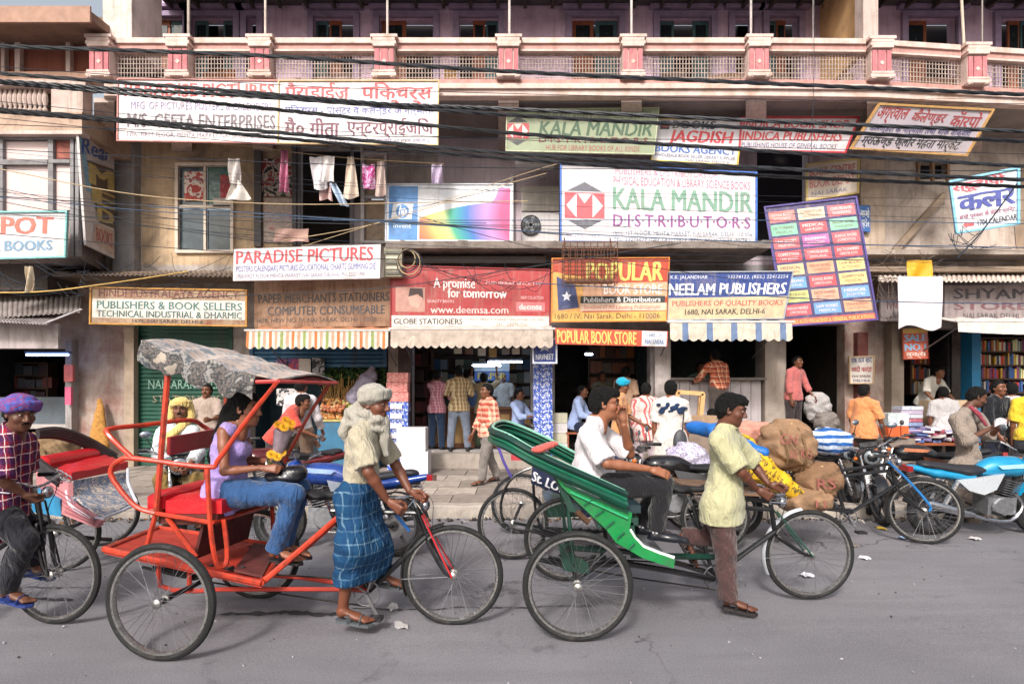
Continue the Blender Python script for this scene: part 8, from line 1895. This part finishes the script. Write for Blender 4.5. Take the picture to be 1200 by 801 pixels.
for i, (px0, px1, py0, py1, c, l) in enumerate(((323, 336, 420, 433, ['#5c2c64', '#8c3c5c', '#2c2c5c', '#a88ca0'], 'small purple poster in the blue shop, left one'), (338, 350, 420, 433, ['#3c4c9c', '#a83c4c', '#5c2c6c', '#2c3c7c'], 'small purple and blue poster in the blue shop, right one'), (350, 364, 420, 438, ['#a8a098', '#b8b0a8', '#9c948c'], 'blank beige sheet beside the purple posters'), (366, 380, 419, 438, ['#16161a', '#8c8c90', '#1c1c20', '#202024'], 'black poster with white marks in the blue shop'), (324, 348, 455, 475, ['#b8b0b4', '#2c2c30', '#c8c4c4', '#a8a4a8'], 'white and black printed sheet behind the canopy'))):
    m = MB(); c_, s_ = bx(px0, py0, px1, py1, 12.05, .02); m.box(c_, s_); solo('poster', m, BLOTCH(c, 9), l, 'poster')
# yellow bundle on the wall
s = SDF(.014, .05); s.amp = .01; s.ff = 2; s.cone(P(116, 522, 11.8), P(117, 470, 12.05), .20, .05, flat=((0, 1, 0), .6)); s.cone(P(113, 520, 11.8), P(117, 480, 12.0), .14, .06); yb = thing('straw_bundle', 'ochre bundle of long broom straw standing against the old wall', 'bundle', P(116, 525, 11.8)); sdf_obj('straw', s, M('#a8783a', .9, var=.3, sc=20, bump=.8, bsc=90), yb)
for q, c, l in (((75, 427, 85, 447), '#c04a44', 'red hanging packet on the post of the left shop, upper'), ((76, 453, 83, 474), '#c83c6c', 'pink hanging packet on the post of the left shop, lower')): m = MB(); c_, s_ = bx(*q, 11.9, .06); m.box(c_, s_); solo('hanging_packet', m, paint(c), l, 'packet')
m = MB(); c_, s_ = bx(0, 465, 80, 497, 12.5, .5); m.box(c_, s_); solo('shop_counter', m, M('#4c545c', .5, var=.2, sc=3, dirt=.3), 'dark grey counter inside the left shop', 'counter'); m = MB(); c_, s_ = bx(-20, 497, 82, 502, 12.3, .6); m.box(c_, s_); solo('counter_shelf', m, M('#a8a09c', .5), 'pale ledge below the dark grey counter', 'ledge')
sack('brown sack seen between the plaid rider and the red seat', P(60, 522, 7.6), (.28, .2, .2), M('#7c6448', .9, var=.2, bump=.6), group=None)
# crate frame, cardboard, bag pile, book tables
cr_ = thing('wooden_frame', 'pale wooden crate frame standing in front of the booth boards', 'frame', P(810, 500, 10.4)); PW2 = M('#c49a68', .6, var=.2, sc=10)
a, b, c, d_ = P(794, 459, 10.4), P(824, 461, 10.4), P(820, 500, 10.4), P(790, 500, 10.4)
for p, q in ((a, b), (b, c), (c, d_), (d_, a)):
    m = MB(); m.bar(p, q, .07, .05, up=(0, 1, 0)); m.build('rail', PW2, cr_); m = MB(); m.bar(p + V(.06, .3, 0), q + V(.06, .3, 0), .07, .05, up=(0, 1, 0)); m.build('rail', PW2, cr_)
for p in (a, b, c, d_): m = MB(); m.bar(p, p + V(.06, .3, 0), .05, .05); m.build('rail', PW2, cr_)
boxes('table', '', 812, 500, .9, .5, .80, 10.6, M('#8a7c70', .7), 1, z=.15, labs=['low grey chest under the wooden crate frame'], cat='chest')
boxes('cardboard_box', '', 822, 494, .34, .3, .16, 9.6, M('#a88c70', .8, var=.15), 1, rz=.5, z=1.12, labs=['open cardboard box tilted beside the crate frame']); boxes('parcel_chest', '', 818, 540, .7, .6, .96, 9.7, M('#7c6c60', .8), 1, z=.15, labs=['brown chest carrying the cardboard box'], cat='chest')
sack('big translucent bag with purple and white printed packets beside the yellow shirted man', P(806, 543, 7.6), (.25, .2, .28), BLOTCH(['#c4bcc8', '#8c80a8', '#d0ccd4', '#6c648c', '#c8c0cc', '#b8b0c0'], 20, 4, .3, .4, 1), cat='bag', name='packet_bag', group=None)
sack('white bulging sack in the dark doorway behind the salmon shirt', P(958, 476, 12.0), (.22, .18, .30), M('#a8a4a4', .7, var=.2, bump=.5), group=None); sack('second dim sack at the foot of the dark doorway', P(968, 494, 11.8), (.2, .18, .2), M('#7c7470', .8, var=.2, bump=.5), group=None)
random.seed(12)
tb_ = thing('book_table', 'long low table heaped with books and papers before the book stall', 'table', (X_(1085, 11), 11.0, .15)); m = MB(); m.box((X_(1088, 11), 11.1, .72), (1.5, .8, .05)); m.build('table_top', wood, tb_)
for a in (-.65, .65):
    for b in (-.3, .3): m = MB(); m.box((X_(1088, 11) + a, 11.1 + b, .42), (.05, .05, .55)); m.build('leg', wood, tb_)
mb = MB(); cl_ = ['#c4c0d0', '#a83c5c', '#c8c8d8', '#6c5c94', '#d0c8c4', '#8c2c3c', '#3c5ca0', '#b8a8c8', '#d8d4dc']
for i in range(170):
    px = random.uniform(1052, 1128); z = .76 + random.uniform(0, .25) * (1 - abs(px - 1090) / 60); mb.box((X_(px, 11), 11.1 + random.uniform(-.35, .3), z), (random.uniform(.12, .24), random.uniform(.1, .2), random.uniform(.015, .05)), rot=(random.uniform(-.2, .2), random.uniform(-.2, .2), random.random() * 3), slot=random.randrange(9))
mb.build('books', [paint(c) for c in cl_], tb_, kind='stuff')
boxes('beige_carton', '', 1094, 492, .36, .3, .5, 11.75, M('#b8a080', .7, var=.1), 1, z=1.0, labs=['left beige carton on the counter of the book stall']); boxes('beige_carton', '', 1117, 492, .42, .3, .5, 11.75, M('#bca486', .7, var=.1), 1, z=1.0, labs=['right beige carton on the counter of the book stall'])
m = MB(); m.box((X_(1090, 11.9), 11.85, .58), (1.4, .45, .82)); solo('stall_counter', m, M('#6c5c50', .7, dirt=.3), 'brown counter box of the book stall under the beige cartons', 'counter')
for i in range(5): boxes('magazine_pile', '', 1063, 480, .42, .3, .075, 11.6, BLOTCH([['#b8bccc', '#7c8cb0', '#d0d0d8'], ['#c8c4cc', '#a85c6c', '#d8d8dc'], ['#5c7ca8', '#c0c4cc', '#8ca0c0'], ['#d0ccd0', '#b8a8c0', '#a8a4b4'], ['#2c5ca4', '#c8ccd8', '#3c6cac']][i], 14), 1, z=1.0 + i * .077, labs=['%s magazine pile at the left of the stall counter' % ['bottom', 'second', 'middle', 'fourth', 'top'][i]], cat='magazines')
boxes('carton', '', 1046, 510, .34, .3, .2, 10.2, M('#d05a2c', .6), 1, z=.88, labs=['orange lower half of the drinks carton beside the pilaster']); boxes('carton', '', 1046, 500, .34, .3, .22, 10.2, BLOTCH(['#c8c8c4', '#a8b4b8', '#d0d0cc', '#b8bcc0'], 6), 1, z=1.082, labs=['white upper drinks carton on the orange one']); boxes('chest', '', 1046, 520, .5, .4, .72, 10.3, M('#7c7068', .8, dirt=.3), 1, z=.15, labs=['grey brown chest under the orange and white cartons'], cat='chest')
# handbag and flowers
hb_ = thing('handbag', 'black shiny handbag lying in the lap of the woman in lilac', 'handbag', P(335, 566, 4.1)); s = SDF(.009, .03); s.amp = .005; s.ff = 4; s.ell(P(334, 558, 4.1), (.14, .10, .05)); s.ell(P(345, 552, 4.1), (.09, .08, .045)); sdf_obj('pouch', s, M('#15151a', .3, var=.2, coat=.4, bump=.3), hb_); m = MB(); m.tube(thicken([P(318, 556, 4.05), P(312, 540, 4.08), P(322, 534, 4.12), P(334, 546, 4.15)], 4), .009, 5); m.build('strap', BLACK, hb_, smooth=True)
def gerbera(c, r_, col, root, nrm):
    q = Vector((0, 0, 1)).rotation_difference(Vector(nrm)).to_matrix(); m = MB()
    for ring, n, rr_, up in ((0, 18, 1.0, .1), (1, 14, .75, .3), (2, 10, .45, .5)):
        for i in range(n):
            a = 6.283 * i / n + ring * .3; e = V(math.cos(a), math.sin(a), 0); t_ = V(-math.sin(a), math.cos(a), 0); p = [e * r_ * .12, e * r_ * rr_ * .6 + t_ * r_ * .14 + V(0, 0, r_ * up * .4), e * r_ * rr_ + V(0, 0, r_ * up), e * r_ * rr_ * .6 - t_ * r_ * .14 + V(0, 0, r_ * up * .4)]
            m.add([Vector(c) + q @ k for k in p], [(0, 1, 2, 3)])
    m.build('flower_head', col, root, smooth=False)
YF = M('#d8a018', .6, var=.12, sc=30); bq = thing('bouquet', 'bouquet of yellow gerberas in grey wrapping held by the woman in lilac', 'flowers', P(325, 545, 4.02))
for px, py, d, r_ in ((333, 500, 4.0, .038), (341, 496, 4.05, .036), (326, 497, 4.05, .034), (335, 492, 4.08, .034), (340, 503, 4.1, .034), (318, 532, 3.98, .036), (330, 530, 4.05, .036), (325, 535, 3.98, .034)):
    gerbera(P(px, py, d), r_, YF, bq, (random.uniform(-.2, .5), -.8, .5)); m = MB(); m.tube([P(px, py, d), P(322 if py < 510 else 314, 545, 4.05)], .004, 4); m.build('stem', M('#4c6c34', .6), bq)
def cw(u, v): a = u * 6.283; c0, c1 = P(322, 546, 4.05), P(333, 503, 4.06); r_ = .018 + .05 * v; c = lerp(c0, c1, v); return c + V(math.cos(a) * r_, math.sin(a) * r_, .012 * math.sin(a * 5) * v)
m = MB(); m.sheet(cw, 20, 6, .003); m.build('wrapping', M('#7c6c74', .5, var=.3, sc=20), bq, smooth=True)
# litter on the road
random.seed(4); lit = [(1013, 655, '#c8c4cc', 'flat white paper scrap on the road right of the green front wheel'), (945, 675, '#c4c4cc', 'white paper scrap seen through the green rickshaw front wheel'), (1033, 620, '#c8a83c', 'yellow scrap on the road before the cargo tricycle wheel'), (1142, 632, '#b8b4b4', 'crumpled pale wrapper under the turquoise motorcycle'), (1060, 631, '#8ca8c8', 'bluish wrapper at the foot of the cargo tricycle wheel'), (460, 713, '#b8b4b4', 'tiny white scrap by the red front wheel'), (470, 735, '#aaa6a6', 'tiny pale pebble of paper near the middle foreground'), (118, 612, '#8a8478', 'brown scrap at the kerb below the green shutter'), (545, 612, '#a8a4a8', 'grey scrap at the kerb behind the red front wheel'), (1000, 640, '#9c948c', 'small leaf right of the green rickshaw')]
for px, py, c, l in lit:
    d = gd(py, 0); m = MB(); c_ = V(X_(px, d), d, .012); a = random.random() * 3
    m.sheet(lambda u, v: c_ + V((u - .5) * .11 * math.cos(a) - (v - .5) * .06 * math.sin(a), (u - .5) * .11 * math.sin(a) + (v - .5) * .1, .01 * math.sin(u * 6 + v * 4) + .005), 4, 3, .003); solo('litter', m, PPR(c), l, 'litter', group='litter scattered on the road')
random.seed(9); mb = MB()
for _ in range(700):
    x = random.uniform(-11, 11); y = 7.75 - abs(random.gauss(0, .09)); mb.box((x, y, .01), (random.uniform(.01, .07), random.uniform(.01, .05), random.uniform(.005, .025)), rot=(random.random(), random.random(), random.random() * 3), slot=random.choice([0, 0, 1, 2, 3, 3]))
solo('gutter_rubbish', mb, [M(c, .9, var=.3) for c in ('#4a4038', '#a8a09c', '#7c5c44', '#2c2824')], 'fine rubbish and grit lying along the kerb', 'rubbish', kind='stuff')
mb = MB()
for _ in range(500):
    x, y = random.uniform(-9, 9), random.uniform(2.6, 7.6); s_ = random.uniform(.004, .013); mb.box((x, y, .008), (s_, s_, s_ * .7), rot=(random.random(), random.random(), random.random() * 3), slot=random.choice([0, 1]))
solo('road_grit', mb, [M(c, .9, var=.3) for c in ('#9a949a', '#3c383c')], 'scattered small stones on the asphalt', 'grit', kind='stuff')
boxes('step', '', 842, 500, .7, .4, .42, 11.72, M('#6c625c', .8, dirt=.4), 1, z=.40, labs=['low block under the checked shirt man at the booth counter'], cat='step')
boxes('step', '', 930, 500, .7, .5, .44, 12.05, M('#5c5450', .85, dirt=.4), 1, z=.275, labs=['raised threshold under the salmon shirted man'], cat='step')
boxes('chest', '', 1012, 510, .5, .4, .62, 9.75, M('#5a5048', .8, dirt=.3), 1, z=.15, labs=['dark chest the stout man in orange sits on'], cat='chest')
